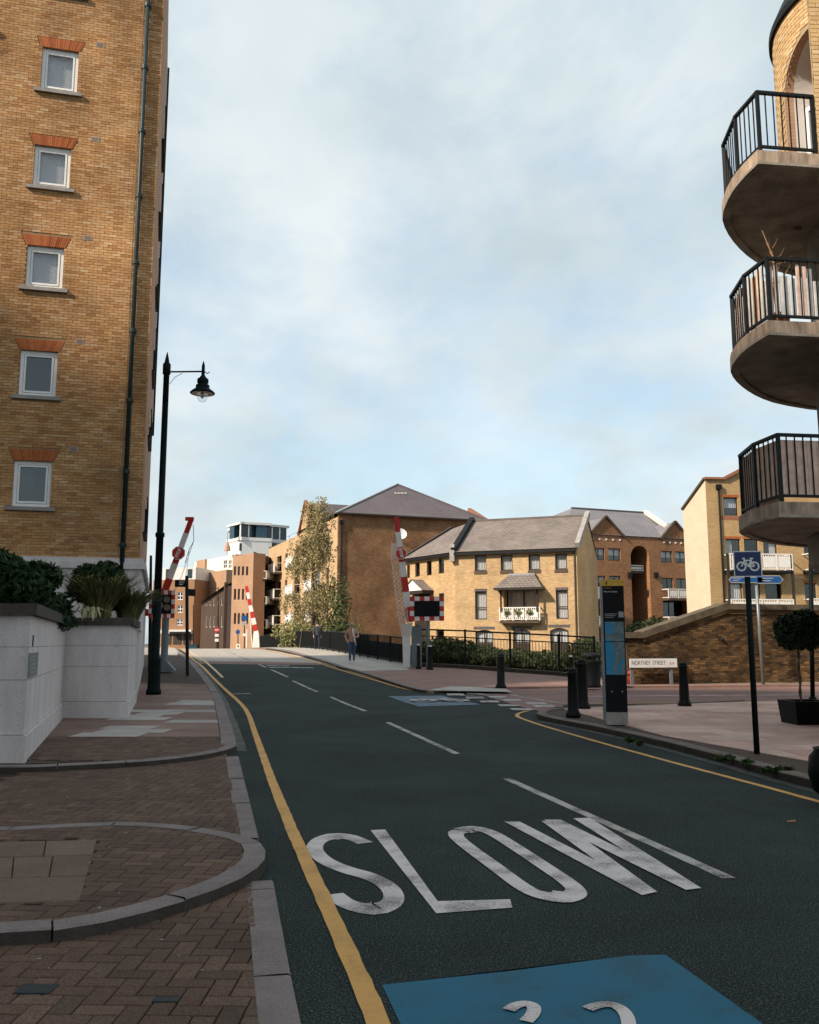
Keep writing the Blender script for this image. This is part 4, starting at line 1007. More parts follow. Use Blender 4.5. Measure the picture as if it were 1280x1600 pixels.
cm.poly([yf.p(a,e,o_),yf.p(c,e,o_),yf.p(x1,d,.25),yf.p(x0,d,.25)]); cm.poly([yf.p(a,e,0),yf.p(a,e,o_),yf.p(x0,d,.25),yf.p(x0,d,0)]); cm.poly([yf.p(c,e,o_),yf.p(c,e,0),yf.p(x1,d,0),yf.p(x1,d,.25)]); cm.poly([yf.p(x0,d,.25),yf.p(x1,d,.25),yf.p(x1,d,0),yf.p(x0,d,0)])
cn = cm.build('balcony_canopy', 'tile_brown', yh); bx('fascia', 'dark_frame', cn, yf, a,c,e-.14,e-.005,.0,o_-.02); bx('lead_cap', 'lead', cn, yf, x0-.05,x1+.05,d-.04,d+.06,0,.3)
for px in (786, 842): x = hit(px,930,yf)[0]; bx('canopy_post', 'dark_frame', cn, yf, x-.05,x+.05,hit(px,956,yf)[1],e-.14,o_-.5,o_-.4)
for q in W2[:4]: window(yh, wf_, *rect(wf_, *q), fm='dark_frame', gm='glass_dark', fw=.07, lintel=None)
for q in W2[4:]: window(yh, wf_, *rect(wf_, *q), fm='dark_frame', gm='glass_dark', fw=.07)
a,c,e,d = wdoor; bx('porch_door', 'dark_frame', yh, wf_, a+.05,c-.05,-.2,d,-.42,-.3)
pa0,_ = hit(644,920,wf_); pc0,_ = hit(678,920,wf_); pe = hit(660,924,wf_)[1]; pd = hit(660,906,wf_)[1]; pm_ = (pa0+pc0)/2
pm = MB(); pm.poly([wf_.p(pa0,pe,1.0),wf_.p(pm_,pd,1.0),wf_.p(pm_,pd,0),wf_.p(pa0,pe,0)]); pm.poly([wf_.p(pc0,pe,1.0),wf_.p(pc0,pe,0),wf_.p(pm_,pd,0),wf_.p(pm_,pd,1.0)]); pp = pm.build('porch_roof', 'tile_brown', yh)
pg = MB(); pg.poly([wf_.p(pa0+.1,pe,.9),wf_.p(pc0-.1,pe,.9),wf_.p(pm_,pd-.08,.9)]); pg.build('porch_gable', 'timber_white', pp); bx('porch_beam', 'dark_frame', pp, wf_, pa0+.1,pc0-.1,pe-.22,pe,.0,.92)

# ---- large block with a hipped slate roof
hk = at(527, 1000, 80); hk.z = 0; hu = Vector((.935,.354,0)).normalized(); hf = Frame(hk, hu, (hu.y,-hu.x,0))
HL = on_line(760, hk, hu); hz = hit(540, 803, hf)[1]; HS = 30.0
hd = Vector((-.354,.935,0)); hl0 = hk+hd*HS; hs_ = Frame(hl0, -hd, (-hd.y*1.0, hd.x, 0))
hs_ = Frame(hl0, -hd, (-.935,-.354,0))
hb_ = thing('hipped_block', hk, 'large brown brick block with bare end wall and grey hipped roof behind the birch', 'building')
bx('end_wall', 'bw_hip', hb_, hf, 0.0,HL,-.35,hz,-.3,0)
top_l = hz-.25
lwin = []
for row in range(4):
    for col, (s0, s1) in enumerate(((3.0,4.1),(6.2,8.6),(11.5,12.6),(14.2,16.8),(20,21.2),(23,25.5))): lwin.append((HS-s1, HS-s0, .8+row*2.95, 2.6+row*2.95))
mb = MB(); holed_wall(mb, hs_, 0, HS, -.35, top_l, lwin, .25); hbk = hk+hu*HL
for i in range(1):
    ga = HS-on_line(475, hk, hd); 
    mb.poly([hs_.p(ga-2.6,top_l,0),hs_.p(ga+2.6,top_l,0),hs_.p(ga,top_l+3.1,0)], [(ga-2.6,top_l),(ga+2.6,top_l),(ga,top_l+3.1)])
mb.poly([Z(hbk,-.3),Z(hbk+hd*HS,-.3),Z(hbk+hd*HS,hz),Z(hbk,hz)]); mb.poly([Z(hl0,-.3),Z(hbk+hd*HS,-.3),Z(hbk+hd*HS,hz),Z(hl0,hz)])
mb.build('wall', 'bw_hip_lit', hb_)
for q in lwin: window(hb_, hs_, *q, fm='dark_frame', gm='glass_dark', fw=.08, depth=.15)
for row in (1,2,3):
    for s0, s1 in ((5.8,9.0),(13.8,17.2),(22.6,26)): balcony(hb_, hs_, HS-s1, HS-s0, .6+row*2.95, 1.7+row*2.95, .9, pan=2, step=.2)
gr = ga; bar3('gable_coping', 'terracotta', hb_, hs_.p(gr-2.75,top_l-.1,.05), hs_.p(gr,top_l+3.2,.05), .35,.2); bar3('gable_coping', 'terracotta', hb_, hs_.p(gr,top_l+3.2,.05), hs_.p(gr+2.75,top_l-.1,.05), .35,.2)
ap = hk+hu*(HL*.45)+hd*7.0; af = Frame(ap, hf.u, hf.n); apz = hit(621, 757, af)[1]; aa = hit(621, 757, af)[0]; ap = Z(ap+hu*aa, apz)
e1, e2 = Z(hk-hu*.3-hd*.35, hz), Z(hbk+hu*.3-hd*.35, hz+.0)
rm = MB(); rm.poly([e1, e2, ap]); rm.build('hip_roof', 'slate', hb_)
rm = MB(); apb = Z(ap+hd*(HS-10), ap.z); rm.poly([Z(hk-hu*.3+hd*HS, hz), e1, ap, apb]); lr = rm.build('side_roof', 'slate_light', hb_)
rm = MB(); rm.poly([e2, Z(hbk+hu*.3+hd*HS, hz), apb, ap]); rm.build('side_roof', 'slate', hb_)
g0 = hs_.p(ga,top_l+3.0,0); rm = MB(); gi = g0+hu*6.0
rm.poly([hs_.p(ga-2.7,top_l,0), g0, gi]); rm.poly([g0, hs_.p(ga+2.7,top_l,0), gi]); rm.build('gable_roof', 'slate', hb_)
bar3('hip_ridge', 'lead', hb_, e1+Vector((0,0,.05)), ap+Vector((0,0,.05)), .25,.12); bar3('hip_ridge', 'slate', hb_, ap+Vector((0,0,.05)), e2+Vector((0,0,.05)), .25,.12)
def on_slope(p0, p1, p2, s, t): return p0+(p1-p0)*s+(p2-p0)*t
nrm = (e1-Z(hk-hu*.3+hd*HS, hz)).cross(ap-e1).normalized()
if nrm.z < 0: nrm = -nrm
sdn = (apb-ap).normalized(); up_ = nrm.cross(sdn); 
if up_.z < 0: up_ = -up_
for s in (6.0, 10.0, 14.0):
    o = ap+sdn*s-up_*3.2; q = MB(); q.box(Frame(o, sdn, nrm, up_), -.9,.9,-.7,.7,.02,.12); w = q.build('rooflight', 'dark_frame', hb_); bx('pane', 'glass_sky', w, Frame(o, sdn, nrm, up_), -.8,.8,-.6,.6,.12,.13)
bar3('eave_gutter', 'dark_frame', hb_, e1, e2, .15,.14)
x = hit(533, 850, hf)[0]; q = MB(); q.tube([hf.p(x,0,.09),hf.p(x,hz-.9,.09)], .07, 8); q.box(hf, x-.18,x+.18,hz-.95,hz-.6,.02,.25); q.build('downpipe', 'black_metal', hb_)
for i in range(4):
    x, b = hit(618+i*5, 771, hf); nn = (e2-e1).cross(ap-e1).normalized(); 
    if nn.z < 0: nn = -nn
    kx, kz = ray(619+i*5, 771.5); d_ = Vector((kx,1,kz)); t = (e1-Vector((0,0,EYE))).dot(nn)/d_.dot(nn); pt = Vector((0,0,EYE))+d_*t
    bx('roof_vent', 'white_enamel', hb_, Frame(pt, hu), -.1,.1,0,.1,-.1,.12)
dpt = hf.p(*hit(623, 836, hf), .55); q = MB(); n = 20
dn = Vector((.25,-.9,.35)).normalized(); du_ = dn.orthogonal().normalized(); dw = dn.cross(du_)
for ring in range(3):
    for i in range(n):
        r0, r1 = ring*.18, (ring+1)*.18; P = lambda r, k: dpt+(du_*math.cos(2*math.pi*k/n)+dw*math.sin(2*math.pi*k/n))*r+dn*(r*r*.55)
        q.poly([P(r0+.001,i),P(r1,i),P(r1,i+1),P(r0+.001,i+1)])
sdish = thing('satellite_dish', dpt-hf.n*.5-Vector((0,0,.6)), 'round white satellite dish fixed to the bare brown end wall', 'dish')
q.build('reflector', 'white_enamel', sdish); q = MB(); q.tube([dpt-hf.n*.53-Vector((0,0,.5)), dpt-dn*.05], .035, 6); q.tube([dpt-dn*.02+dw*.4, dpt+dn*.5], .015, 5); q.build('bracket', 'steel_grey', sdish)
# small gabled end peeping over the yellow house
gp = at(745, 1000, 92); gp.z = 0; gf = Frame(gp, (.93,.37,0)); gz1 = hit(757, 792, gf)[1]
sg = thing('rear_roof', gp, 'small grey slate roof end with red coping peeping over the yellow house roof', 'building')
q = MB(); w1 = hit(768, 800, gf)[0]; zl_ = hit(740,815,gf)[1]
q.poly([gf.p(-6,zl_-10,0),gf.p(w1,zl_-10,0),gf.p(w1,zl_,0),gf.p(-6,zl_,0)]); q.build('wall', 'bw_brown', sg)
q = MB(); q.poly([gf.p(-6,zl_,.2),gf.p(w1,zl_,.2),gf.p(w1-.8,gz1-.3,-3.5),gf.p(-6,gz1-.3,-3.5)]); q.build('roof', 'slate', sg)
bar3('coping', 'terracotta', sg, gf.p(w1,zl_-.2,.2), gf.p(w1-.9,gz1+.2,-3.5), .4,.35)

# ---- brown twin-gabled block
bo = at(905, 1000, 74); bo.z = 0; bu = Vector((.93,.37,0)).normalized(); bf = Frame(bo, bu); BL = on_line(1081, bo, bu)
bb = thing('gabled_block', bo, 'red-brown brick block with twin pointed gables and a tall arched recess', 'building')
bz = hit(990, 838, bf)[1]
bw = [(926.4,856.5,945,875),(950.8,857,969.7,876),(1033,861,1050.5,879),(1055.4,862,1072.7,880),(927.6,900,946,918),(952,900,970,918),(1035,903,1052,921),(1057,904,1074,921)]
dk = [(914,938,940,964),(1036,938,1079,964),(914,981,940,1003),(1036,980,1079,1003)]
hs = [rect(bf,*q) for q in bw]; hd_ = [(*rect(bf,*q),1.2) for q in dk]; ar_ = rect(bf,988,870,1017,1004)
mb = MB(); holed_wall(mb, bf, 0, BL, -.35, bz, hs+hd_+[(*ar_,2.6)], .14)
# arch head over the recess
n = 12; ac, arr = (ar_[0]+ar_[1])/2, (ar_[1]-ar_[0])/2; az = ar_[3]
for i in range(n):
    t0, t1 = math.pi*i/n, math.pi*(i+1)/n
# cut the arch as a taller rectangular hole with spandrels
mb = MB(); at_ = az+arr; holed_wall(mb, bf, 0, BL, -.35, bz, hs+hd_+[(ar_[0],ar_[1],ar_[2],at_,2.6)], .14)
for i in range(n):
    t0, t1 = math.pi*i/n, math.pi*(i+1)/n; x0_, y0_ = ac-arr*math.cos(t0), az+arr*math.sin(t0); x1_, y1_ = ac-arr*math.cos(t1), az+arr*math.sin(t1)
    mb.poly([bf.p(x0_,y0_,.003),bf.p(x1_,y1_,.003),bf.p(x1_,at_+.05,.003),bf.p(x0_,at_+.05,.003)], [(x0_,y0_),(x1_,y1_),(x1_,at_),(x0_,at_)])
    mb.poly([bf.p(x0_,y0_,.003),bf.p(x1_,y1_,.003),bf.p(x1_,y1_,-2.5),bf.p(x0_,y0_,-2.5)])
gab = []
for l, r, t in ((921,973,808),(1033,1077,816)):
    a0, a1 = hit(l,838,bf)[0], hit(r,838,bf)[0]; c = (a0+a1)/2; zt = hit((l+r)/2,t,bf)[1]; gab.append((a0,a1,c,zt))
    mb.poly([bf.p(a0,bz,0),bf.p(a1,bz,0),bf.p(c,zt,0)], [(a0,bz),(a1,bz),(c,zt)])
bd2 = -bf.n*13; b2 = bo+bu*BL
mb.poly([Z(bo,-.3),Z(bo+bd2,-.3),Z(bo+bd2,bz),Z(bo,bz)]); mb.poly([Z(b2,-.3),Z(b2+bd2,-.3),Z(b2+bd2,bz),Z(b2,bz)]); mb.poly([Z(bo+bd2,-.3),Z(b2+bd2,-.3),Z(b2+bd2,bz),Z(bo+bd2,bz)])
mb.build('wall', 'bw_brown', bb)
bx('room', 'dark_room', bb, bf, .2,ar_[0]-.3,0,bz-.3,-3.0,-2.8); bx('room', 'dark_room', bb, bf, ar_[1]+.3,BL-.2,0,bz-.3,-3.0,-2.8)
rbz = hit(950, 798, Frame(bf.o-bf.n*6.5, bf.u, bf.n))[1]; xr0 = hit(893,797,Frame(bf.o-bf.n*6.5,bf.u,bf.n))[0]; xr1 = hit(1008,802,Frame(bf.o-bf.n*6.5,bf.u,bf.n))[0]
rm = MB(); rm.poly([bf.p(-1.2,bz,.1),bf.p(BL,bz,.1),bf.p(xr1+.0,rbz,-6.5),bf.p(xr0,rbz,-6.5)]); rm.poly([bf.p(-3,bz,-13),bf.p(-1.2,bz,.1),bf.p(xr0,rbz,-6.5)]); rm.poly([bf.p(BL,bz,.1),bf.p(BL,bz,-13),bf.p(xr1,rbz,-6.5)]); rm.poly([bf.p(BL,bz,-13),bf.p(-3,bz,-13),bf.p(xr0,rbz,-6.5),bf.p(xr1,rbz,-6.5)])
rf = rm.build('roof', 'slate_light', bb)
bar3('parapet_coping', 'cream_wall', rf, bf.p(xr1,rbz+.15,-6.5), bf.p(BL-1.5,bz+1.1,-.8), .35,.3); bar3('ridge', 'slate', rf, bf.p(xr0,rbz+.05,-6.5), bf.p(xr1,rbz+.05,-6.5), .25,.12)
for (a0,a1,c,zt) in gab:
    q = MB(); q.poly([bf.p(a0,bz,.0),bf.p(c,zt,.0),bf.p(c,zt,-5)]); q.poly([bf.p(a0,bz,0),bf.p(c,zt,-5),bf.p(a0,bz,-1)]); q.poly([bf.p(c,zt,0),bf.p(a1,bz,0),bf.p(c,zt,-5)]); q.build('gable_roof', 'slate_light', bb)
    bar3('gable_coping', 'trim_brown', bb, bf.p(a0-.1,bz-.1,.06), bf.p(c,zt+.08,.06), .25,.16); bar3('gable_coping', 'trim_brown', bb, bf.p(c,zt+.08,.06), bf.p(a1+.1,bz-.1,.06), .25,.16)
    q = MB(); cz = bz+(zt-bz)*.22; n = 24
    for i in range(n):
        t0, t1 = 2*math.pi*i/n, 2*math.pi*(i+1)/n; P = lambda r, t: bf.p(c+r*math.cos(t), cz+r*math.sin(t), .03)
        q.poly([P(.27,t0),P(.38,t0),P(.38,t1),P(.27,t1)])
    q.build('roundel', 'terracotta', bb)
    for i in range(5): x = a0+.3+(a1-a0-.6)*i/4; bx('stud', 'white_enamel', bb, bf, x-.07,x+.07,bz-.45,bz-.31,.0,.05)
for i, q in enumerate(hs): window(bb, bf, *q, nx=2, fm='dark_frame', gm='glass' if i != 6 else 'glass_dark', fw=.07, cur=('top','curtain') if i in (0,1,2,3,4) else None, lintel=.10)
for q, p in zip(hd_, dk):
    f_ = Frame(bf.o-bf.n*1.0, bf.u, bf.n); window(bb, f_, q[0],q[1],q[2],q[3], nx=2, fm='dark_frame', gm='glass_dark', fw=.09)
for q in ((909,918,941,936),(1035,921,1080,936),(910,963,941,979),(1036,964,1080,977)):
    a,c,e,d = rect(bf,*q); balcony(bb, bf, a,c,e,d, .9, pan=2 if c-a < 2 else 3, step=.2)
a,c,e,d = rect(bf,989,882,1006,892); balcony(bb, bf, ar_[0]+.05, ar_[1]-.3, e, d, -.5, pan=1, step=.2, c0=-2.2); window(bb, Frame(bf.o-bf.n*2.3, bf.u, bf.n), ar_[0]+.1,ar_[1]-.2,d+.0,at_-.1, fm='dark_frame', gm='glass', cur=('right','curtain'))
bx('recess_back', 'bw_brown', bb, bf, ar_[0]-.1,ar_[1]+.1,-.3,e-.3,-2.9,-2.55)
for px in (983, 1024): x, z_ = hit(px, 898, bf); bx('wall_lamp', 'black_metal', bb, bf, x-.14,x+.14,z_-.25,z_+.2,.0,.28)

# ---- pale-sided block on the right
po = at(1114, 1000, 56); po.z = 0; pu = Vector((.995,.10,0)).normalized(); pf_ = Frame(po, pu); PLn = 16.0
pd_ = Vector((-.10,.995,0)); pt_ = 9.0; ps = Frame(po+pd_*pt_, -pd_, (-.995,-.10,0))
pb = thing('pale_block', po, 'yellow brick block with pale sunlit side wall and white timber balconies above the ramp wall', 'building')
pz = hit(1118, 749, pf_)[1]
pw = [(1130.6,777,1153,805.6),(1159,777,1181,805.6),(1134,842,1157,868),(1163,842,1185,868),(1193,845,1214.6,869),(1139,911,1160,937),(1166,911,1188,937),(1196,911,1221.5,937),(1256,843,1276,868),(1258,911,1276,937)]
hs = [rect(pf_,*q) for q in pw]; gx = (hit(1130,749,pf_)[0], hit(1200,749,pf_)[0])
mb = MB(); holed_wall(mb, pf_, 0, PLn, -.35, pz, hs, .12); gt = pz+(gx[1]-gx[0])*.5
mb.poly([pf_.p(gx[0],pz),pf_.p(2*gx[1]-gx[0],pz),pf_.p(gx[1],gt)], [(gx[0],pz),(2*gx[1]-gx[0],pz),(gx[1],gt)])
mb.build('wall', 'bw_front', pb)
sl0 = pd_*4.0; drop = hit(1076,797,ps)[1]; tfar = pt_-on_line(1076, po, pd_) if False else None
tt = on_line(1076, po, pd_); zfar = Frame(po+pd_*tt, pu); zf = hit(1076,797,zfar)[1]
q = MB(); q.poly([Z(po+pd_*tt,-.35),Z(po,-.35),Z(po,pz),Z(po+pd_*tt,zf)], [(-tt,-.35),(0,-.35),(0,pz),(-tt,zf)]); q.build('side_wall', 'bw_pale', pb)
q = MB(); e_ = po+pu*PLn
q.poly([Z(po,pz),Z(e_,pz),Z(e_+pd_*tt,zf),Z(po+pd_*tt,zf)]); q.poly([Z(po+pd_*tt,-.35),Z(e_+pd_*tt,-.35),Z(e_+pd_*tt,zf),Z(po+pd_*tt,zf)]); q.poly([Z(e_,-.35),Z(e_+pd_*tt,-.35),Z(e_+pd_*tt,zf),Z(e_,pz)])
q.poly([pf_.p(gx[0],pz,.1),pf_.p(gx[1],gt,.1),pf_.p(gx[1],gt,-3),pf_.p(gx[0],pz,-3)]); q.poly([pf_.p(gx[1],gt,.1),pf_.p(2*gx[1]-gx[0],pz,.1),pf_.p(2*gx[1]-gx[0],pz,-3),pf_.p(gx[1],gt,-3)]); q.build('roof', 'tile_brown', pb)
bar3('verge', 'trim_brown', pb, Z(po,pz+.05), Z(po+pd_*tt,zf+.05), .25,.14); bar3('coping', 'terracotta', pb, pf_.p(-.1,pz+.05,.05), pf_.p(gx[0],pz+.05,.05), .25,.14); bar3('coping', 'terracotta', pb, pf_.p(gx[0],pz+.05,.05), pf_.p(gx[1],gt+.1,.05), .3,.18)
for i, q in enumerate(hs): window(pb, pf_, *q, fm='dark_frame', gm='glass' if i in (0,2,4,5) else 'glass_dark', fw=.07, cur=[('top','blind_grey'),None,('left','curtain'),None,('right','curtain'),('full','curtain'),None,None,None,None][i], lintel=.16)
for a, b_ in ((hs[0][0]-.2, hs[1][1]+.2),): bx('brick_band', 'terracotta', pb, pf_, a,b_,hs[0][2]-.28,hs[0][2]-.02,-.05,.008)
bx('room', 'dark_room', pb, pf_, .3,PLn-.3,0,pz-.4,-2.2,-2.0)
for q in ((1131.5,867,1227,893),(1254,866,1290,893),(1133,937,1229,960),(1257,936,1292,960)):
    a,c,e,d = rect(pf_,*q); balcony(pb, pf_, a,c,e,d, .9, pan=4 if c-a > 2 else 2, step=.15, under='black_metal')
for px in (1129, 1228): x = hit(px,900,pf_)[0]; bx('balcony_post', 'dark_frame', pb, pf_, x-.07,x+.07,0,hit(px,867,pf_)[1],.75,.88)
x = hit(1124,800,pf_)[0]; q = MB(); q.tube([pf_.p(x,0,.08),pf_.p(x,pz-.6,.08)], .06, 8); q.box(pf_, x-.16,x+.16,pz-.65,pz-.35,.01,.22); q.build('downpipe', 'black_metal', pb)

# ---- old brick ramp wall
r0 = G(981, 1069, .083); ru = Vector((.963,.27,0)).normalized(); rfz = Frame(Vector((r0.x,r0.y,0)), ru)
RL = 16.0; zA = hit(985, 997, rfz)[1]; sA = hit(1004,1000,rfz)[0]; sB = hit(1136,950,rfz)[0]; zB = hit(1200,953,rfz)[1]
def rtop(a): return zA if a < sA else (zB if a > sB else zA+(zB-zA)*(a-sA)/(sB-sA))
rw = thing('ramp_wall', (r0.x, r0.y, 0), 'old dark stock-brick wall with sloping stone coping behind the street name plate', 'wall')
q = MB(); prof = [(0,-.3),(RL,-.3),(RL,zB),(sB,zB),(sA,zA),(0,zA)]; q.prism(prof, rfz, -.45, 0); q.build('wall', 'mortar_old', rw)
rows = []; b = gz(r0.x,r0.y)-.1
while b < zB-.07:
    if b+.065 < zA: iv = [(0,9.0)]
    else: iv = [(max(sA+(b+.065-zA)/(zB-zA)*(sB-sA), 0), 9.0)]
    rows.append((b, iv)); b += .075
brick_field(rw, rfz, rows, 'brick_old', key=lambda q: q[0]*.3+abs(q[2]-1.2))
q = MB(); q.box(rfz, -.25,sA-.001,zA,zA+.2,-.55,.10); q.build('coping_stone', 'coping_brown', rw)
ns = 5
for i in range(ns):
    t0, t1 = i/ns, (i+1)/ns; a0, a1 = sA+(sB-sA)*t0, sA+(sB-sA)*t1-.012; z0, z1 = zA+(zB-zA)*t0, zA+(zB-zA)*t1
    q = MB(); q.prism([(a0,z0),(a1,z1),(a1,z1+.24),(a0,z0+.24)], rfz, -.55, .11); q.build('coping_stone', 'coping_brown', rw)
    q = MB(); q.prism([(a0,z0-.13),(a1,z1-.13),(a1,z1-.002),(a0,z0-.002)], rfz, -.3, .06); q.build('coping_course', 'brick_old', rw)
for i in range(6):
    a0 = sB+i*1.5; q = MB(); q.box(rfz, a0,a0+1.488,zB,zB+.2,-.55,.11); q.build('coping_stone', 'coping_brown', rw)
    q = MB(); q.box(rfz, a0,a0+1.488,zB-.16,zB-.002,-.3,.05); q.build('coping_course', 'brick_old', rw)
# ground retained behind the wall
bank = MB(); bank.box(rfz, 4.0,RL,-.3,zA-.1,-9,-.46); bank.build('bank', 'soil', kind='structure')

# ---- round-cornered block with curved balconies
tw = thing('balcony_tower', (9.0,15.2,0), 'buff brick round-cornered block with stacked curved concrete balconies over the right pavement', 'building')
TC = Vector((9.0,15.2)); TR = 2.07; TL = 1.72; T0, T1 = 9.1, 13.0
def cyl(th, z, r=TR): return Vector((TC.x+r*math.cos(th), TC.y+r*math.sin(th), z))
ACEN, AHW, ASP, = math.radians(207), math.radians(27), 11.35
AR = AHW*TR; AB = 8.9
def in_arch(th, z, grow=0.0):
    x = (th-ACEN)*TR
    if z < AB: return False
    if z < ASP: return abs(x) < AR+grow
    return x*x+(z-ASP)**2 < (AR+grow)**2
q = MB(); nth, nz = 120, 150
tha, thb = math.radians(90), math.radians(300)
for i in range(nth):
    for k in range(nz):
        t0, t1 = tha+(thb-tha)*i/nth, tha+(thb-tha)*(i+1)/nth; z0, z1 = T0+(T1-T0)*k/nz, T0+(T1-T0)*(k+1)/nz
        if in_arch((t0+t1)/2, (z0+z1)/2): continue
        q.poly([cyl(t0,z0),cyl(t1,z0),cyl(t1,z1),cyl(t0,z1)], [(t0*TR,z0),(t1*TR,z0),(t1*TR,z1),(t0*TR,z1)])
q.build('round_wall', 'mortar_tower', tw)
q = MB()
for i in range(60):
    t0, t1 = 2*math.pi*i/60, 2*math.pi*(i+1)/60; q.poly([cyl(t0,2.7,TL),cyl(t1,2.7,TL),cyl(t1,9.0,TL),cyl(t0,9.0,TL)], [(t0*TL,2.7),(t1*TL,2.7),(t1*TL,9.0),(t0*TL,9.0)])
q.build('lower_round_wall', 'concrete', tw)
bm_ = MB(); z = 11.0-.075*20; row = 0
while z < T1-.05:
    n = int((thb-tha)*TR/.225)
    for i in range(n):
        a0 = tha+(i+(row % 2)*.5)*.225/TR; a1 = a0+.215/TR; c = (a0+a1)/2
        if in_arch(c, z+.03, .14): continue
        if not (math.radians(150) < c < math.radians(262)): continue
        e = TR+.012+random.uniform(-.002,.002)
        bm_.poly([cyl(a0,z,e),cyl(a1,z,e),cyl(a1,z+.065,e),cyl(a0,z+.065,e)]); bm_.poly([cyl(a0,z,TR-.02),cyl(a0,z,e),cyl(a0,z+.065,e),cyl(a0,z+.065,TR-.02)]); bm_.poly([cyl(a0,z,e),cyl(a0,z,TR-.02),cyl(a1,z,TR-.02),cyl(a1,z,e)])
    z += .075; row += 1
bm_.build('brickwork', 'brick_tower', tw, kind='stuff')
ring = [(-1.0,AB)]; ns = 40; vs_ = MB()
pth = [(ACEN-AHW, AB+i*.2) for i in range(int((ASP-AB)/.2)+1)]+[(ACEN+AR*math.cos(math.pi*(1+i/24))/TR, ASP+AR*math.sin(math.pi*i/24)) for i in range(25)]+[(ACEN+AHW, ASP-i*.2) for i in range(int((ASP-AB)/.2)+1)]
rv = MB(); so_ = MB()
for (t0,z0),(t1,z1) in zip(pth, pth[1:]):
    rv.poly([cyl(t0,z0,TR+.03),cyl(t1,z1,TR+.03),cyl(t1,z1,TR-.13),cyl(t0,z0,TR-.13)])
rv.build('arch_reveal', 'bw_side', tw)
for (t0,z0),(t1,z1) in zip(pth, pth[1:]): so_.poly([cyl(t0,z0,TR-.131),cyl(t1,z1,TR-.131),cyl(t1,z1,TR-.55),cyl(t0,z0,TR-.55)])
so_.build('arch_soffit', 'render_white', tw)
bk_ = MB()
for i in range(24):
    t0, t1 = math.radians(150)+math.radians(115)*i/24, math.radians(150)+math.radians(115)*(i+1)/24
    bk_.poly([cyl(t0,6,TR-.55),cyl(t1,6,TR-.55),cyl(t1,T1,TR-.55),cyl(t0,T1,TR-.55)])
bk_.build('inner_wall', 'bw_side', tw)
wfr = Frame(cyl(ACEN,0,TR-.50), (-math.sin(ACEN),math.cos(ACEN),0), (math.cos(ACEN),math.sin(ACEN),0)); wfr.u = -wfr.u
window(tw, wfr, -.75,.75,AB+.1,AB+2.3, nx=2, fm='upvc', gm='glass_sky', fw=.08, depth=-.06)
ea = MB()
for i in range(60):
    t0, t1 = tha+(thb-tha)*i/60, tha+(thb-tha)*(i+1)/60
    for r0_, r1_, z0, z1 in ((TR-.1,TR+.07,T1,T1),(TR+.07,TR+.07,T1,T1+.13),(TR+.07,TR-.1,T1+.13,T1+.5)): ea.poly([cyl(t0,z0,r0_),cyl(t1,z0,r0_),cyl(t1,z1,r1_),cyl(t0,z1,r1_)])
ea.build('eaves', 'black_metal', tw)
cp = MB(); cp.poly([cyl(2*math.pi*i/40,T1+.5,TR-.1) for i in range(40)]); cp.build('deck', 'concrete', tw)
kk = MB()
for i in range(40):
    t0, t1 = 2*math.pi*i/40, 2*math.pi*(i+1)/40; kk.poly([cyl(t0,2.5,TL-.3),cyl(t1,2.5,TL-.3),cyl(t1,2.9,TL+.3),cyl(t0,2.9,TL+.3)]); kk.poly([cyl(t0,2.9,TL+.3),cyl(t1,2.9,TL+.3),cyl(t1,3.4,TL+.3),cyl(t0,3.4,TL+.3)])
kk.build('corbel', 'concrete', tw)
ffr = Frame((6.46,13.16,0), (1,.02,0)); wl_ = MB(); wl_.box(ffr, 0,8,0,14.5,-.06,0); wl_.build('front_wall', 'mortar_tower', tw)
rows = [(8.8+.075*i, [(.0,1.2)]) for i in range(70)]
brick_field(tw, ffr, rows, 'brick_tower', limit=300, key=lambda q: q[0]+abs(q[2]-10.5)*.2)
bx('rear_mass', 'bw_front', tw, Frame((12.5,15.5,0),(1,0,0)), 0,6,0,13,-6,0)
OUT = [(8.6,13.42),(6.5,13.13),(5.42,13.0),(5.34,13.5),(5.33,14.0),(5.45,14.75),(5.72,15.3),(6.12,15.9),(6.62,16.5),(7.2,17.0),(8.2,17.5),(9.2,17.6)]
RAIL = [(6.42,13.20),(5.50,13.08),(5.40,13.75),(5.50,14.62),(6.05,15.72),(7.1,16.85)]
sdef = [(8.97,None),(6.20,'slat'),(3.42,'reed')]
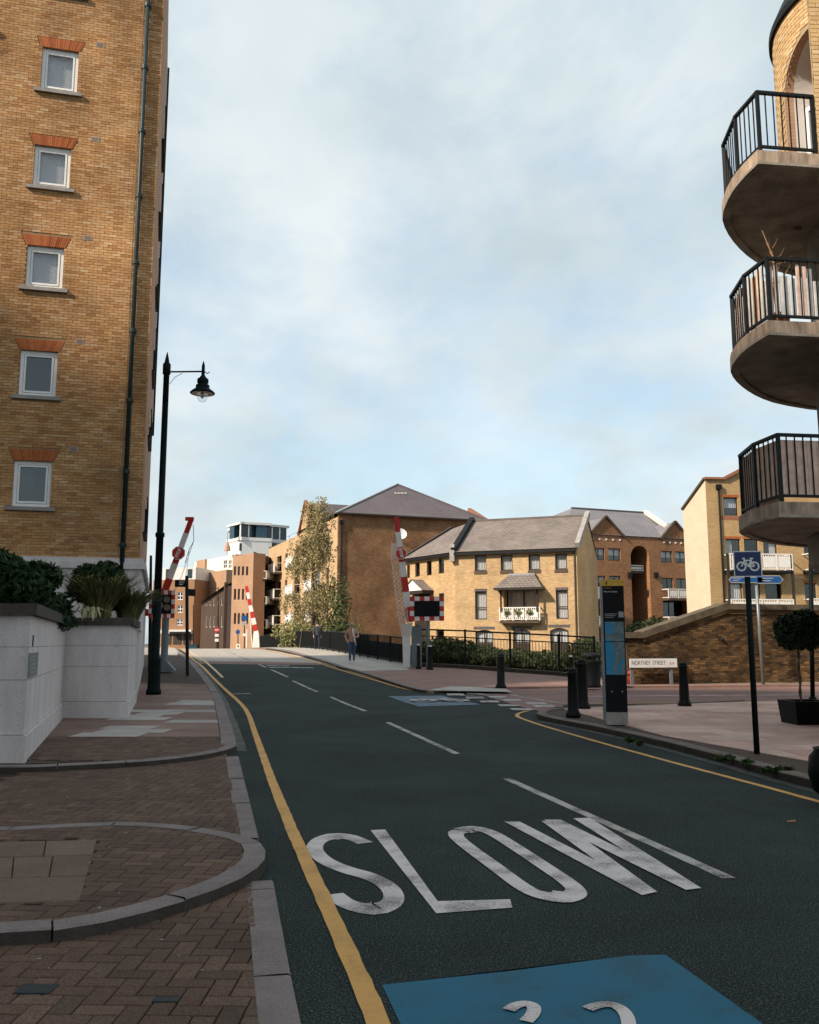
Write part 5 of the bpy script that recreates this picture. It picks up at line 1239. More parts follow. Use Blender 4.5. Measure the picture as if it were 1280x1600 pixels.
for zb, scr in sdef:
    o3 = [OUT[0]]+smooth(OUT[3:], 1); o3 = OUT[:3]+smooth(OUT[2:], 1)[1:]
    th = .19; sb = MB()
    sb.poly([(x,y,zb) for x, y in reversed(o3)]); sb.poly([(x,y,zb+th) for x, y in o3])
    for (x0,y0),(x1,y1) in zip(o3, o3[1:]+o3[:1]): sb.poly([(x0,y0,zb),(x1,y1,zb),(x1,y1,zb+th),(x0,y0,zb+th)], m=1)
    B_ = sb.build('balcony', ['concrete','concrete_edge'], tw)
    dr = MB(); c3 = Vector((7.6,15.0))
    for (x0,y0),(x1,y1) in zip(o3[1:-1], o3[2:]):   # drip edge under the rim
        a, b = Vector((x0,y0)), Vector((x1,y1)); a2 = a+(c3-a).normalized()*.14; b2_ = b+(c3-b).normalized()*.14
        dr.poly([(a.x,a.y,zb-.04),(a2.x,a2.y,zb-.04),(b2_.x,b2_.y,zb-.04),(b.x,b.y,zb-.04)]); dr.poly([(a2.x,a2.y,zb-.04),(a2.x,a2.y,zb),(b2_.x,b2_.y,zb),(b2_.x,b2_.y,zb-.04)]); dr.poly([(a.x,a.y,zb),(a.x,a.y,zb-.04),(b.x,b.y,zb-.04),(b.x,b.y,zb)])
    dr.build('drip_rim', 'concrete', B_)
    zt = zb+th; rl = MB()
    for (x0,y0),(x1,y1) in zip(RAIL, RAIL[1:]):
        a, b = Vector((x0,y0,0)), Vector((x1,y1,0)); L = (b-a).length; fr = Frame(a, (b-a)/L)
        rl.box(fr, -.02,L+.02,zt+1.0,zt+1.045,-.03,.03); rl.box(fr, 0,L,zt+.08,zt+.12,-.02,.02); rl.box(fr, -.025,.025,zt,zt+1.0,-.025,.025)
        n = int(L/.12); me = mesh_of(MB().box(Frame((0,0,0),(1,0,0),(0,-1,0)), -.008,.008,0,.88,-.008,.008), 'black_metal'); rz = math.atan2(fr.u.y, fr.u.x)
        for i in range(1, n): share('railing_bar', me, B_, fr.p(L*i/n, zt+.12, 0), (0,0,rz))
        if scr:
            n = int(L/(.085 if scr == 'slat' else .14))
            for i in range(n):
                s0, s1 = L*i/n+(.012 if scr == 'slat' else .002), L*(i+1)/n-(.012 if scr == 'slat' else .002)
                e = random.uniform(-.012,.012); h1 = .95 if scr == 'reed' else random.choice((.93,.96,.9))
                mm = 'reed' if scr == 'reed' else random.choice(('reed','slat_white','slat_white','slat_white','slat_wood','reed'))
                q = MB(); q.box(fr, s0,s1,zt+.10,zt+(h1 if mm != 'slat_white' else h1-random.choice((0,.2,.22))),.016+e*.3,.034+e*.3); q.build('screen_slat', mm, B_)
    rl.build('rail', 'black_metal', B_)
tv = (6.0,14.0,6.39); bt = thing('bare_shrub', tv, 'leafless twiggy shrub standing on the slatted middle balcony', 'shrub')
q = MB(); base = Vector((5.85,13.6,6.39)); q.tube([base, base+Vector((-.04,.02,.7)), base+Vector((-.02,.0,1.25)), base+Vector((-.16,.05,1.75))], [.022,.018,.013,.006], 6)
for i in range(16):
    t = random.uniform(.75,1.5); o = base+Vector((-.03,.01,t)); an = random.uniform(0,6.28); L = random.uniform(.2,.45)
    d = Vector((math.cos(an),math.sin(an)*.6,random.uniform(.3,1.1))).normalized(); m1 = o+d*L*.5+Vector((0,0,-.03)); q.tube([o, m1, o+d*L+Vector((random.uniform(-.05,.05),0,.04))], [.007,.005,.002], 4)
q.build('branch', 'twig', bt); q = MB(); q.lathe((5.85,13.6,6.39), [(.14,0),(.17,.3),(.18,.3)], 14); q.build('pot', 'terracotta', bt)

# ------------------------------------------------------------------ far buildings at the end of the street
def far_block(name, label, p, q, depth, zt, m, holes_px, sidem=None, roofm='lead', fm='dark_frame', gm='glass_dark', nx=1, ny=1, side='left', cur=None):
    """block whose front wall runs from p (left) to q (right) in plan"""
    fr, L = wallframe(p, q); t = thing(name, (p[0],p[1],-.35), label, 'building')
    hs = [rect(fr, *h) for h in holes_px]; hs = [h for h in hs if h[0] > .05 and h[1] < L-.05]
    mb = MB(); holed_wall(mb, fr, 0, L, -.35, zt, hs, .15); mb.build('wall', m, t)
    mb = MB(); b = -fr.n*depth; P, Q = Vector((*p[:2],0)), Vector((*q[:2],0))
    for A, B in ((P+b, P), (Q, Q+b), (Q+b, P+b)): mb.poly([Z(A,-.35),Z(B,-.35),Z(B,zt),Z(A,zt)])
    mb.build('side_wall', sidem or m, t)
    mb = MB(); mb.poly([Z(P,zt),Z(Q,zt),Z(Q+b,zt),Z(P+b,zt)]); mb.build('roof', roofm, t)
    for h in hs: window(t, fr, *h, fm=fm, gm=gm, fw=.09, nx=nx, ny=ny, cur=cur)
    return t, fr, L
def P2(px, Y): v = at(px, 1000, Y); return (v.x, v.y)
def ZY(py, Y): return at(400, py, Y).z
# brick corner block with slit windows and balconies
sl4 = [(x0,y0,x1,y1) for (y0,y1) in ((885,899),(920,937),(958,975)) for (x0,x1) in ((365.5,369),(371.5,375),(378,381.5),(384.5,388))]
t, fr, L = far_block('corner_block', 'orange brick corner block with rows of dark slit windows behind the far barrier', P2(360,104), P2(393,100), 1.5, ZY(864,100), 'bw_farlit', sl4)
p_, q_ = P2(393,100), P2(424,108)
fr2, L2 = wallframe(p_, q_); rows_ = [rect(fr2, 402,y0,420,y1) for y0,y1 in ((881,896),(915,932),(951,968))]
mb = MB(); holed_wall(mb, fr2, 0, L2, -.35, ZY(866,103), [(*h,.6) for h in rows_], .2); mb.build('return_wall', 'bw_fardark', t)  # darker brick on the return wall: the recess shade is painted in
for h in rows_: window(t, Frame(fr2.o-fr2.n*.4, fr2.u, fr2.n), *h, nx=2, fm='timber_white', gm='glass', cur=('full','curtain'))
for y0, y1 in ((895,908),(934,946),(969,983)):
    a,c,e,d = rect(fr2, 399,y0,423,y1); balcony(t, fr2, a,c,e,d, 1.3, pan=2, step=.3, under='black_metal')
# dark old warehouse row
wr = thing('warehouse_row', (*P2(318,118),-.35), 'low dark old brick warehouse range with sloping tiled eaves at the end of the street', 'building')
frw, Lw = wallframe(P2(313,140), P2(354,104)); zl0, zl1 = ZY(943,140), ZY(915,104)
hw_ = [rect(frw,x,y0,x+3,y1) for y0,y1 in ((934,946),(962,980)) for x in (321,327,333,339,345)]
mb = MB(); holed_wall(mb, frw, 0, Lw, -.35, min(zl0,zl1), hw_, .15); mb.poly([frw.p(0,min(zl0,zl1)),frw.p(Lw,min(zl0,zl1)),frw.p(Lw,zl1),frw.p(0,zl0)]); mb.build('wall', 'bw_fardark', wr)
mb = MB(); mb.poly([frw.p(0,zl0,.4),frw.p(Lw,zl1,.4),frw.p(Lw,zl1+2.5,-5),frw.p(0,zl0+2.5,-5)]); mb.poly([frw.p(Lw,-.3,0),frw.p(Lw,-.3,-10),frw.p(Lw,zl1,-10),frw.p(Lw,zl1,0)]); mb.poly([frw.p(0,zl0+2.5,-5),frw.p(Lw,zl1+2.5,-5),frw.p(Lw,-.3,-10),frw.p(0,-.3,-10)]); mb.build('roof', 'slate', wr)
for h in hw_: window(wr, frw, *h, fm='timber_white', gm='glass_dark', fw=.08)
bx('pilaster', 'bw_fardark', wr, frw, Lw-1.0,Lw-.1,-.3,zl1+.4,.0,.35)
# pale blocks beyond
t, fr, L = far_block('pale_apartment_block', 'cream rendered apartment block with orange brick flank behind the warehouse row', P2(300,165), P2(364,150), 16, ZY(866,150), 'cream_wall', [(349,875,355,888),(357,875,362,888),(349,895,355,905)], 'bw_farlit', nx=2, ny=2, fm='upvc')
bx('brick_bay', 'bw_farlit', t, fr, 2.0,6.0,0,ZY(868,153),.02,.4); bx('brick_bay', 'bw_farlit', t, fr, 6.4,L,0,ZY(889,148),.02,1.5)
bx('roof_plant', 'steel_grey', t, fr, L-5,L-2,ZY(866,150),ZY(862,150),-6,-4)
t, fr, L = far_block('shopfront_block', 'orange brick block with white top floor and shopfront closing the street', P2(236,152), P2(301,150), 14, ZY(905,150), 'bw_far', [(277,925,286,937),(277,946,286,957),(276,967,286,977),(262,925,270,937)], nx=2, ny=2, fm='upvc')
bx('top_storey', 'render_white', t, fr, 1.5,L,ZY(905,150),ZY(886,150),-8,-.3)
for x in (258, 292): a,c,e,d = rect(fr, x,889,x+7,903); bx('top_window', 'glass_opaque', t, fr, a,c,e,d,-.3,-.22)
a,c,e,d = rect(fr, 252,984,301,990); bx('shop_fascia', 'render_white', t, fr, a,c,e,d,.0,.5)
for x0, x1 in ((256,268),(271,284),(287,299)): a,c,e,d = rect(fr, x0,991,x1,1004); bx('shop_window', 'dark_frame', t, fr, a,c,e-.3,d,.0,.08)
a,c,e,d = rect(fr, 271,987,300,990); bx('awning', 'black_metal', t, fr, a,c,e,d,.5,1.3)
# glass penthouse over the far roofs
gpn = thing('glass_penthouse', (*P2(352,172),0), 'white and glass stepped penthouse storeys rising over the far brick roofs', 'building')
frp, Lp = wallframe(P2(372,170), P2(446,176)); frs, Ls = wallframe(P2(353,182), P2(372,170))
for f_, L_ in ((frp, Lp), (frs, Ls)):
    bx('roof_slab', 'render_white', gpn, f_, -.2,L_+.2,ZY(821,172),ZY(817.5,172),-6,.35); bx('floor_slab', 'render_white', gpn, f_, -.1,L_+.1,ZY(846,172),ZY(841,172),-6,.5); bx('body', 'render_white', gpn, f_, 0,L_,0,ZY(846,172),-6,0)
    n = 6 if f_ is frp else 3
    for i in range(n): bx('pane', 'glass_opaque', gpn, f_, L_*i/n+.12,L_*(i+1)/n-.12,ZY(841,172),ZY(822,172),-.3,-.2); bx('mullion', 'upvc', gpn, f_, L_*i/n-.1,L_*i/n+.1,ZY(841,172),ZY(821,172),-.32,-.05)
    bx('core', 'blue_grey_metal', gpn, f_, 0,L_,ZY(841,172),ZY(821,172),-5,-3)
for x0, x1 in ((374,386),(417,424),(425,432),(405,411)): a,c,e,d = rect(frp, x0,849,x1,861); bx('window', 'glass_opaque', gpn, frp, a,c,e,d,.0,.06)
mz = at(355, 868, 150); mst = thing('rooftop_flag', mz, 'tiny furled dark red flag on a rooftop pole', 'flag')
q = MB(); q.tube([mz, mz+Vector((0,0,4.0))], .06, 6); q.build('pole', 'steel_grey', mst); q = MB(); q.tube([mz+Vector((0,0,.8)), mz+Vector((0,0,1.6)), mz+Vector((.0,0,2.4))], [.55,.4,.08], 8); q.build('flag_cloth', 'jacket_tan', mst)

# ------------------------------------------------------------------ white stone planter and its plants
A_ = G(35,1190,.10); B_ = G(96,1122,.10); Cc_ = G(197,1122,.10); 
D_ = Cc_+(G(215,1087,.10)-Cc_)*.62
pw_ = thing('planter_wall', (A_.x, A_.y, .08), 'pale stone-faced raised planter wall with dark coping beside the driveway', 'planter')
base_poly = [(-14,A_.y+.25),(A_.x,A_.y),(B_.x,B_.y),(Cc_.x,Cc_.y),(D_.x,D_.y),(D_.x-1.0,D_.y+.4),(-14,D_.y)]
def grow(poly, d):
    n = len(poly); out = []
    for i in range(n):
        a, b, c = Vector(poly[i-1]), Vector(poly[i]), Vector(poly[(i+1) % n]); t0, t1 = (b-a).normalized(), (c-b).normalized()
        n0, n1 = Vector((t0.y,-t0.x)), Vector((t1.y,-t1.x)); bi = n0+n1; k = d/max(.25, (1+n0.dot(n1))) ; out.append((b.x+bi.x*k, b.y+bi.y*k))
    return out
def ring_course(poly, z0, z1, name, m, parent):
    mb = MB(); mb.poly([(x,y,z1) for x, y in poly]); mb.poly([(x,y,z0) for x, y in reversed(poly)]); s = 0
    for (x0,y0),(x1,y1) in zip(poly, poly[1:]+poly[:1]):
        L = math.hypot(x1-x0, y1-y0); mb.poly([(x0,y0,z0),(x1,y1,z0),(x1,y1,z1),(x0,y0,z1)], [(s,z0),(s+L,z0),(s+L,z1),(s,z1)]); s += L
    return mb.build(name, m, parent)
hA = lambda y: EYE-(y-1005)/1400*A_.y*1.0
for z0, z1, g in ((0.0,.415,.035),(.423,1.09,0),(1.096,1.50,0),(1.506,1.90,0)): ring_course(grow(base_poly, g), z0, z1, 'stone_course', 'white_stone', pw_)
ring_course(grow(base_poly,-.004), .1, 1.88, 'joint_core', 'coping_dark', pw_)
cp_ = ring_course(grow(base_poly,.07), 1.90, 2.05, 'coping', 'coping_dark', pw_)
sdv = (B_-A_).normalized(); sfr = Frame(Vector((A_.x,A_.y,0)), sdv)
a0,c0_,e0,d0 = rect(sfr, 44,1020,57,1056); bx('plaque', 'cabinet_grey', pw_, sfr, a0,c0_,e0,d0,.0,.02)
plq = Frame(sfr.p((a0+c0_)/2,(e0+d0)/2,.0), sfr.u, sfr.n)
for i in range(5): bx('plaque_line', 'letter_grey', pw_, plq, -(c0_-a0)*.35,(c0_-a0)*(.35-.12*(i % 2)),.10-i*.05,.108-i*.05,.02,.0215)
aa_, bb_ = hit(51, 1001, sfr); bx('slot', 'sign_black', pw_, sfr, aa_-.025,aa_+.025,bb_-.07,bb_+.07,.0,.012)
def shrub(name, label, cen, rad, n, size, m, seed, stems=5, ground=2.0):
    t = thing(name, (cen[0],cen[1],ground), label, 'shrub')
    q = MB()
    for i in range(stems):
        an = 6.28*i/stems; tip = Vector(cen)+Vector((math.cos(an)*rad[0]*.5, math.sin(an)*rad[1]*.5, rad[2]*.3)); q.tube([Vector((cen[0]+math.cos(an)*.08,cen[1]+math.sin(an)*.08,ground-.1)), (Vector((cen[0],cen[1],ground))+tip)/2, tip], [.03,.02,.008], 5)
    q.build('stem', 'bark', t)
    leaf_mesh('foliage', foliage(n, cen, rad, size, .25, seed, .85, asp=2.6), m, t); return t
c = at(28, 892, 13.6); shrub('shrub', 'large dark evergreen shrub in the planter above the wall plaque', (c.x-.12,c.y,c.z-.14), (.56,.62,.40), 11000, .05, 'leaf_dark', 3)
c = at(158, 905, 19.6); shrub('shrub', 'smaller dark evergreen shrub in the planter below the downpipe', (c.x,c.y,c.z-.15), (.50,.5,.40), 10000, .05, 'leaf_dark', 5)
c = at(75, 945, 15.5); shrub('shrub', 'low dark ground shrub between the two evergreens in the planter', (c.x-.5,c.y+.5,2.1), (.6,1.0,.32), 6000, .05, 'leaf_dark', 8, 4)
def grass(label, cen, n, L, m, seed, tip=1.0, w=.02):
    r = random.Random(seed); t = thing('ornamental_grass', cen, label, 'plant'); q = MB()
    for i in range(n):
        an = r.uniform(0,6.28); l = L*r.uniform(.6,1.1); out = r.uniform(.25,1.0)*l*.75; b = Vector(cen)+Vector((math.cos(an)*r.uniform(0,.22), math.sin(an)*r.uniform(0,.22), 0))
        d = Vector((math.cos(an),math.sin(an),0)); s = Vector((-d.y,d.x,0)); k = 5; prev = None
        for j in range(k+1):
            u = j/k; p = b+d*out*u**1.5+Vector((0,0,l*(u-.62*u*u*tip*r.uniform(.8,1.2) if True else 0))); ww = w*(1-u)**.6+.002
            cur_ = (p-s*ww, p+s*ww)
            if prev: q.poly([prev[0],prev[1],cur_[1],cur_[0]])
            prev = cur_
        # island per blade
    q.build('blades', m, t, kind='stuff'); return t
c = at(155, 968, 18.6); grass('russet ornamental grass arching over the planter coping', (c.x,c.y,2.03), 900, 1.5, 'blade', 2, .7, .017)
c = at(205, 966, 19.6); grass('second clump of russet grass at the corner of the planter', (c.x-.05,c.y,2.03), 600, 1.25, 'blade', 12, .8, .017)
c = at(140, 968, 18.1); grass('few broad pale strap leaves hanging over the coping', (c.x,c.y,2.03), 26, 1.0, 'blade_pale', 4, 1.6, .035)
# white panels beyond the planter
wr_ = thing('white_railing', (D_.x, D_.y, .1), 'short white slatted railing between the planter and the lamp post', 'railing')
wa = D_+Vector((-.05,.25,0)); wdn = Vector((-.278,.96,0)).normalized(); wfr_ = Frame(Vector((wa.x,wa.y,0)), wdn)
for i in range(9): zb = gz(*wfr_.p(i*.5,0).xy)+.08; bx('slat', 'white_enamel', wr_, wfr_, i*.5,i*.5+.22,zb,1.85,-.03,.03)
bx('top_rail', 'white_enamel', wr_, wfr_, -.1,4.3,1.86,1.95,-.06,.06)

# ------------------------------------------------------------------ street furniture
g = G(240,1085,.10); lp = thing('street_lamp', g, 'tall dark heritage street lamp with one bracket arm and bell lantern', 'lamp')
tp = at(256, 556, g.y); H_ = tp.z-g.z
q = MB(); q.lathe(g, [(.20,0),(.20,.10),(.17,.16),(.155,.9),(.165,.95),(.12,1.0),(.115,2.6)], 16); q.build('base', 'green_black', lp, smooth=True)
q = MB(); q.lathe(g, [(.105,1.0),(.10,H_*.45),(.125,H_*.45+.02),(.125,H_*.45+.12),(.09,H_*.45+.14),(.082,H_-.55),(.11,H_-.53),(.11,H_-.25),(.07,H_-.2),(.05,H_-.08),(.02,H_+.06),(.004,H_+.12)], 16); q.build('column', 'green_black', lp, smooth=True)
az_ = at(250,581,g.y).z; ax = at(317,600,g.y).x
q = MB(); q.tube([(g.x,g.y,az_),(ax,g.y,az_+.01)], .025, 8); q.tube([(g.x+.1,g.y,az_-.35),(g.x+.25,g.y,az_-.15),(g.x+.45,g.y,az_-.04)], .008, 6); q.tube([(ax,g.y,az_-.1),(ax,g.y,az_+.18),(ax,g.y,az_+.32)], [.05,.045,.006], 8); q.tube([(ax+.02,g.y,az_+.02),(ax+.12,g.y,az_-.05),(ax+.18,g.y,az_+.0)], .014, 6); q.build('bracket_arm', 'green_black', lp)
zl2 = at(317,614,g.y).z; q = MB(); q.lathe((ax,g.y,zl2), [(.34,-.02),(.35,0),(.30,.05),(.21,.12),(.19,.13),(.19,.22),(.14,.25),(.13,.26),(.16,.30),(.155,.40),(.10,.44),(.06,.50),(.03,.56)], 20); q.build('lantern_hood', 'green_black', lp, smooth=True)
q = MB(); q.lathe((ax,g.y,zl2-.03), [(.30,.005),(.15,.03),(.14,.03)], 20); q.build('reflector', 'lamp_under', lp, smooth=True)
q = MB(); q.lathe((ax,g.y,zl2), [(.02,-.27),(.09,-.24),(.15,-.12),(.175,-.03)], 16); q.build('glass_bowl', 'glass', lp, smooth=True)
q = MB(); q.lathe((ax,g.y,zl2), [(.02,-.16),(.05,-.12),(.05,-.02)], 10); q.build('bulb', 'lamp_glass', lp, smooth=True)
def octagon(fr, r, c0, c1, m, name, parent):
    q = MB(); q.prism([(r*math.cos(math.pi/8+k*math.pi/4), r*math.sin(math.pi/8+k*math.pi/4)) for k in range(8)], fr, c0, c1); return q.build(name, m, parent)
def boom(parent, p0, p1, w, n, first=0):
    """striped raised arm, each stripe a piece"""
    p0, p1 = Vector(p0), Vector(p1); d = (p1-p0); L = d.length; d.normalize(); nn = Vector((0,-1,0)); nn = (nn-d*nn.dot(d)).normalized(); s = d.cross(nn); fr = Frame(p0, s, nn, d)
    for k in range(n):
        a, b = L*k/n, L*(k+1)/n; ww = w*(1.15-.45*(k/n)); bx('arm_red' if (k+first) % 2 == 0 else 'arm_white', 'red_paint' if (k+first) % 2 == 0 else 'white_enamel', parent, fr, -ww/2,ww/2,a,b,-.05,.05)
    return fr, L
def signal_board(parent, fr, w, h, nx, ny, lamps):
    bx('board', 'sign_black', parent, fr, -w/2+w/nx*.9,w/2-w/nx*.9,h/ny*.9,h-h/ny*.9,.0,.02)
    k = 0
    for i in range(nx):
        for j in range(ny):
            if 0 < i < nx-1 and 0 < j < ny-1: continue
            bx('border_red' if (i+j) % 2 == 0 else 'border_white', 'red_paint' if (i+j) % 2 == 0 else 'white_enamel', parent, fr, -w/2+w*i/nx,-w/2+w*(i+1)/nx,h*j/ny,h*(j+1)/ny,-.03,.005)
    for (x, y, r) in lamps:
        q = MB(); n = 16
        q.prism([(x+r*math.cos(2*math.pi*i/n), y+r*math.sin(2*math.pi*i/n)) for i in range(n)], fr, .02, .06); q.build('signal_lens', 'lens_off', parent)
def stop_sign(parent, fr, r, rot):
    octagon(fr, r*1.13, -.02,.0,'white_enamel','stop_rim',parent); o = octagon(fr, r, .0,.012,'red_paint','stop_plate',parent)
    f2 = Frame(fr.o, fr.u*math.cos(rot)+fr.v*math.sin(rot), fr.n, fr.v*math.cos(rot)-fr.u*math.sin(rot)); text('STOP', r*.72, f2, 'stop_letters', 'letter_white', o, .016, sx=.9, bold=.008)
# right barrier
g = G(636,1043,.08); RB = thing('lifting_barrier', g, 'raised red and white barrier arm with mesh skirt and white pedestal at the bridge railing', 'barrier')
YB = g.y; pv_ = at(641, 972, YB); tpb = at(619, 808, YB-.3)
fr, L = boom(RB, pv_, tpb, .26, 7)
q = MB(); a = at(630,1042,YB); b = at(641,1042,YB); c = at(642,996,YB); d = at(629,996,YB); fB = Frame((0,YB,0),(1,0,0)); q.prism([(a.x,g.z),(b.x,g.z),(c.x,c.z),(d.x,d.z)], fB, -.2, .12); q.build('pedestal', 'white_enamel', RB)
q = MB(); q.prism([(d.x+.02,d.z),(c.x,c.z),(pv_.x+.1,pv_.z),(pv_.x-.3,pv_.z-.1)], fB, -.12,.05); q.build('counter_arm', 'white_enamel', RB)
bx('cabinet', 'cabinet_grey', RB, Frame((c.x+.02,YB+.2,0),(1,0,0)), 0,.42,g.z,at(645,978,YB).z,-.4,.0)
# mesh skirt of crossed wires beside the arm
q = MB(); sk = [];  lft = [(612,848),(611,868),(622,960),(633,1015)]; rgt = [(623,848),(626,870),(637,960),(641,1000)]
def lerp_path(P, t):
    n = len(P)-1; i = min(int(t*n), n-1); f = t*n-i; return (P[i][0]+(P[i+1][0]-P[i][0])*f, P[i][1]+(P[i+1][1]-P[i][1])*f)
N = 40
for k in range(N):
    for (s0, s1) in ((0,1),(1,0)):
        t0, t1 = k/N, min(1, (k+2.2)/N); A0 = lerp_path(lft if s0 == 0 else rgt, t0); A1 = lerp_path(rgt if s0 == 0 else lft, t1)
        q.tube([at(*A0, YB-.1), at(*A1, YB-.1)], .011, 4, caps=False)
for P in (lft, rgt): q.tube([at(*p, YB-.1) for p in P], .014, 4)
q.tube([at(612,848,YB-.1), at(617,815,YB-.25)], .01, 4); q.build('mesh_skirt', 'white_enamel', RB, kind='stuff')
so2 = at(627,865,YB-.45); stop_sign(RB, Frame(so2,(1,0,0)), .215, -1.35)
# right signal board on its own post
g2 = G(669,1045,.08); SB = thing('signal_board', g2, 'black signal board with red and white chequered border on a grey post beside the fence', 'signal')
a = at(640.5,970,g2.y-.15); b = at(694,932,g2.y-.15); w, h = b.x-a.x, b.z-a.z
signal_board(SB, Frame(((a.x+b.x)/2,g2.y-.15,a.z),(1,0,0)), w, h, 7, 5, ())
q = MB(); q.tube([g2, (g2.x,g2.y,a.z+.5)], .07, 10); q.build('post', 'steel_grey', SB)
def bollard(name, loc, label, h, r, m='black_metal', band=False, group=None):
    t = thing(name, loc, label, 'bollard', group); q = MB()
    q.lathe(loc, [(r*1.45,0),(r*1.45,.05),(r*1.2,.10),(r*1.05,.14),(r*.98,h*.5),(r*.85,h*.86),(r*1.0,h*.875),(r*1.0,h*.905),(r*.85,h*.92)], 16); q.build('shaft', m, t, smooth=True)
    q = MB(); q.lathe(loc, [(r*.85,h*.92),(r*.80,h*.96),(r*.5,h*.99),(r*.1,h)], 16); q.build('cap', m, t, smooth=True)
    if band: q = MB(); q.lathe(loc, [(r*.86,h*.90),(r*.86,h*.985)], 14); q.build('white_band', 'white_enamel', t)
    return t
bollard('bollard', G(783,1075,.08), 'lone black bollard on the far corner by the pale tactile slab', at(783,1020,G(783,1075,.08).y).z-G(783,1075,.08).z, .12)
bh = lambda px, py, ty: at(px, ty, G(px,py,.1).y).z-G(px,py,.1).z
bollard('bollard', G(896,1120,.10), 'black cast bollard nearest the kerb corner, in front of its twin', bh(896,1120,1043), .105)
bollard('bollard', G(911,1107,.10), 'black cast bollard behind the kerb corner, hiding part of the litter bin', bh(911,1107,1029), .12)
bollard('bollard', G(1070,1103,.10), 'black cast bollard right of the street name plate', bh(1070,1103,1034), .11)
bollard('bollard', G(893,1062,.08), 'slim black post with white top beside the litter bin', bh(893,1062,1023), .08, band=True)
bollard('bollard', G(654,1045,.08), 'slim black post with white top next to the barrier cabinet', .98, .07, band=True, group=None)
q0 = G(672,1046,.08); bollard('bollard', q0, 'short black post against the grey signal post', .95, .09, band=True)
# left barrier, signal and pedestal
g = G(256,1050,.10); LB = thing('lifting_barrier', g, 'raised red and white barrier arm with stop disc behind the lamp post', 'barrier'); YB = g.y
q = MB(); q.box(Frame(g,(1,0,0)), -.16,.20,0,.06,-.3,.2); q.prism([(-.10,.06),(.40,.06),(.12,.35),(-.10,.35)], Frame(g,(1,0,0)), -.12,.1); q.tube([g, at(259,966,YB)], .12, 10); q.build('pedestal', 'cabinet_grey', LB)
pvl = at(256,928,YB); tpl = at(300,809,YB-.3); fr, L = boom(LB, pvl, tpl, .20, 5)
fl = Frame(tpl,(1,0,0)); bx('tip_lamp', 'red_paint', LB, fl, -.22,.06,-.10,.02,-.06,.06)
q = MB(); cc = [at(302,820,YB-.3), at(303,845,YB-.2), at(296,858,YB-.2), at(289,880,YB-.1)]; q.tube(cc, .012, 5); q.tube([cc[1], at(284,900,YB-.1), at(272,925,YB)], .010, 4); q.tube([cc[2], at(290,905,YB-.1)], .008, 4); q.build('cable', 'steel_grey', LB)
stop_sign(LB, Frame(at(279,864,YB-.45),(1,0,0)), .215, 1.15)
bx('drive_box', 'cabinet_grey', LB, Frame(at(256,966,YB),(1,0,0)), -.22,.25,0,.35,-.25,.1)
g = G(245,1052,.10); SL_ = thing('signal_board', g, 'black signal board with red and white chequered border half hidden by the lamp post', 'signal')
a = at(235,966,g.y); b = at(277,923,g.y); signal_board(SL_, Frame(((a.x+b.x)/2,g.y-.25,a.z),(1,0,0)), b.x-a.x, b.z-a.z, 7, 6, ((.18,.62,.11),(-.03,.42,.11),(.2,.35,.11)))
q = MB(); q.tube([g, (g.x,g.y-.1,b.z)], .055, 8); q.build('post', 'black_metal', SL_)
g = G(234,1048,.10); DP = thing('signal_post', g, 'thin dark post with a small red lamp between the white railing and the lamp post', 'post')
q = MB(); q.tube([g, at(236,868,g.y)], [.07,.045], 8); q.build('pole', 'black_metal', DP); a = at(234,957,g.y); bx('red_lamp', 'red_paint', DP, Frame(a,(1,0,0)), -.16,.14,-.12,.12,-.15,.05)
g = G(293,1056,.10); FP = thing('finger_post', g, 'black street pole carrying two small dark name signs on the left pavement', 'sign'); tpp = at(292,902,g.y)
q = MB(); q.tube([g, tpp], .055, 10); q.lathe(tpp, [(.06,0),(.05,.04),(.01,.06)], 8); q.build('pole', 'black_metal', FP)
a = at(273,917,g.y); b = at(290,906,g.y); sg_ = bx('sign_plate', 'sign_black', FP, Frame((a.x,g.y,a.z),(1,.25,0)), 0,b.x-a.x,0,b.z-a.z,-.015,.015)
for i in range(3): bx('sign_lettering', 'letter_white', sg_, Frame((a.x,g.y,a.z),(1,.25,0)), .14,.14+(.2,.17,.13)[i],.19-i*.06,.215-i*.06,.015,.018)
a = at(293,931,g.y); b = at(299,920,g.y); bx('sign_plate', 'sign_black', FP, Frame((a.x,g.y+.02,a.z),(.6,.8,0)), 0,.32,0,b.z-a.z,-.015,.015)
# far barrier
fbz = Vector((*P2(402,66),gz(*P2(402,66))+.08)); FBt = thing('lifting_barrier', fbz, 'distant raised red and white barrier arm at the far end of the bridge railing', 'barrier')
boom(FBt, at(402,996,66), at(385,916,66), .30, 8, 1); q = MB(); q.prism([(-.32,0),(.20,0),(.12,1.0),(-.28,1.0)], Frame(fbz,(1,0,0)), -.15,.15); q.build('pedestal', 'white_enamel', FBt); q = MB(); q.tube([fbz+Vector((-.75,0,0)), fbz+Vector((-.75,0,1.3))], .05, 6); q.tube([fbz+Vector((-.35,0,0)), at(390,950,66)], .03, 5); q.build('stay', 'white_enamel', FBt)
